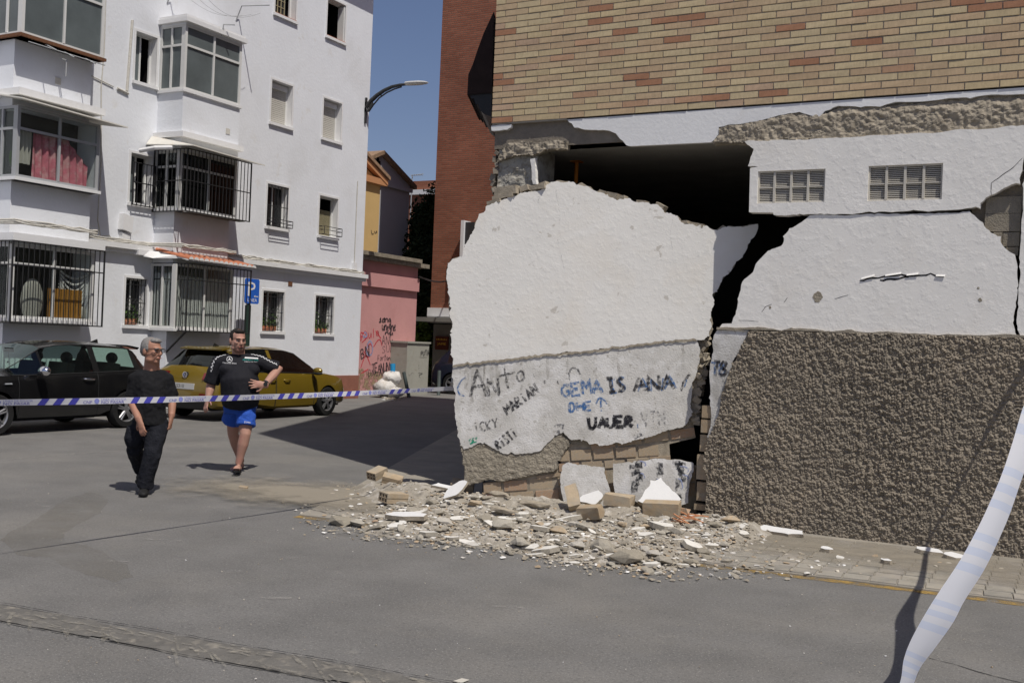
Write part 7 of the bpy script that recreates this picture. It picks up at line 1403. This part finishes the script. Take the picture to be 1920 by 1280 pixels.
# ------------------------------------------------------------------ police tapes
T['tape'] = thin('white tape', (.74, .74, .77)); T['tblue'] = mat('tape blue', (.05, .05, .33), .45, .4, var=.05, sc_=20)
_a, _b = PD(0, 752, 7.3), PD(850, 727, 11.75); P0, P9 = _a-(_b-_a)*.12, _b+(_b-_a)*.05; TL = (P9-P0).length; hw = .0235; td = (P9-P0)/TL
def tp(s_, v):     # along and across the tape
    t = s_/TL; p = P0.lerp(P9, t); p.z -= .03*math.sin(math.pi*t); tw_ = .25*math.sin(s_*2.7)+.15*math.sin(s_*1.1+1); return p+Vector((math.sin(tw_)*.88, math.sin(tw_)*-.47, math.cos(tw_)))*(v*hw)
PT = thing('police_tape', P0, 'long striped blue and white police tape stretched in front of both men', 'tape')
m_ = MB(); nS = 220; V = [tp(TL*i/nS, v) for i in range(nS+1) for v in (-1, 1)]; m_.add(V, [(2*i, 2*i+1, 2*i+3, 2*i+2) for i in range(nS)]); m_.build('band', T['tape'], PT)
off = td.cross(Vector((0, 0, 1))).normalized()*.003
if off.dot(CAM-P0) < 0: off = -off
dk, lt = MB(), MB(); s_ = .15; PER = .78; KL_ = .36
while s_ < TL-.7:
    for q in range(3):
        a = s_+q*.34*KL_; n_ = 3
        for i in range(n_): u0, u1 = a+.06*i/n_, a+.06*(i+1)/n_; dk.add([tp(u0-.018, -1)+off, tp(u1-.018, -1)+off, tp(u1+.018, 1)+off, tp(u0+.018, 1)+off], [(0, 1, 2, 3)])
    a = s_+.98*KL_; put_text(dk, 'CNP', lambda x, y: tp(a+x, -.75+y/hw)+off, .022, .075)
    c = a+.115
    for i in range(10):
        t0, t1 = 6.283*i/10, 6.283*(i+1)/10; lt.add([tp(c, 0)+off]+[tp(c+.022*math.cos(t), .85*math.sin(t))+off for t in (t0, t1)], [(0, 1, 2)])
    put_text(lt, 'LÍNEA DE POLICÍA', lambda x, y: tp(a+.155+x, .12+y/hw)+off, .017, .22); put_text(dk, 'NO PASAR', lambda x, y: tp(a+.155+x, -.85+y/hw)+off, .022, .20)
    s_ += PER
tag(dk.build('tape_print', T['tblue'], PT), kind='stuff'); T['tlight'] = mat('tape pale blue', (.2, .22, .5), .45, .4, var=0); tag(lt.build('tape_lettering', T['tlight'], PT), kind='stuff')
# near tape hanging down at the corner of the view
T['ntape'] = thin('thin white tape', (.82, .84, .90), .5); T['nblue'] = thin('pale tape stripe', (.70, .76, .90), .5)
edge = [((1640, 1345), (1668, 1350), 5.28), ((1669, 1312), (1702, 1318), 5.28), ((1687, 1275), (1714, 1283), 5.29), ((1694, 1235), (1727, 1250), 5.30), ((1709, 1198), (1752, 1215), 5.32), ((1736, 1150), (1786, 1166), 5.36), ((1761, 1110), (1807, 1126), 5.41), ((1800, 1050), (1846, 1066), 5.5), ((1829, 996), (1873, 1012), 5.6), ((1852, 948), (1894, 964), 5.7), ((1878, 888), (1915, 902), 5.85), ((1899, 828), (1934, 842), 6.1), ((1919, 762), (1948, 772), 6.5)]
Lp = [PD(*a, d-.03) for a, b, d in edge]; Rp = [PD(*b, d+.03) for a, b, d in edge]
for c_, h_ in (((-.30, 8.3, 1.50), (.04, .0, .02)), ((-.33, 9.6, 1.70), (.03, .015, .02)), ((-.25, 10.05, 2.0), (.02, .0, .03)), ((-.08, 10.2, 2.45), (.025, .0, -.01)), ((.35, 10.44, 3.1), (.02, 0, -.02))): Lp.append(Vector(c_)-Vector(h_)); Rp.append(Vector(c_)+Vector(h_))
def cr(P, n=8):
    out = []
    for i in range(len(P)-1):
        p0, p1, p2, p3 = P[max(i-1, 0)], P[i], P[i+1], P[min(i+2, len(P)-1)]
        for k in range(n): t = k/n; out.append(.5*((2*p1)+(-p0+p2)*t+(2*p0-5*p1+4*p2-p3)*t*t+(-p0+3*p1-3*p2+p3)*t**3))
    return out+[P[-1]]
Ls, Rs = cr(Lp), cr(Rp); NT = thing('near_tape', (Lp[2].x, Lp[2].y, 0), 'broad pale police tape hanging slack close by in front of the roughcast wall', 'tape')
m_ = MB(); st2 = MB(); nn = len(Ls); W5 = 7; V = []
for i in range(nn):
    ax = (Rs[i]-Ls[i]); nrm = ax.cross(Ls[min(i+1, nn-1)]-Ls[max(i-1, 0)]).normalized()
    for j in range(W5): t = j/(W5-1); q = Ls[i].lerp(Rs[i], t)+nrm*(.012*math.sin(math.pi*t)+.004*math.sin(i*.11+j*.5)); q.z = max(q.z, .008); V.append(q)
fs, fm = [], []
for i in range(nn-1):
    for j in range(W5-1): fs.append((i*W5+j, i*W5+j+1, (i+1)*W5+j+1, (i+1)*W5+j)); fm.append(1 if (i//2) % 9 in (0, 2, 4) else 0)
m_.add(V, fs); m_.m = fm; m_.build('band', [T['ntape'], T['nblue']], NT, True)
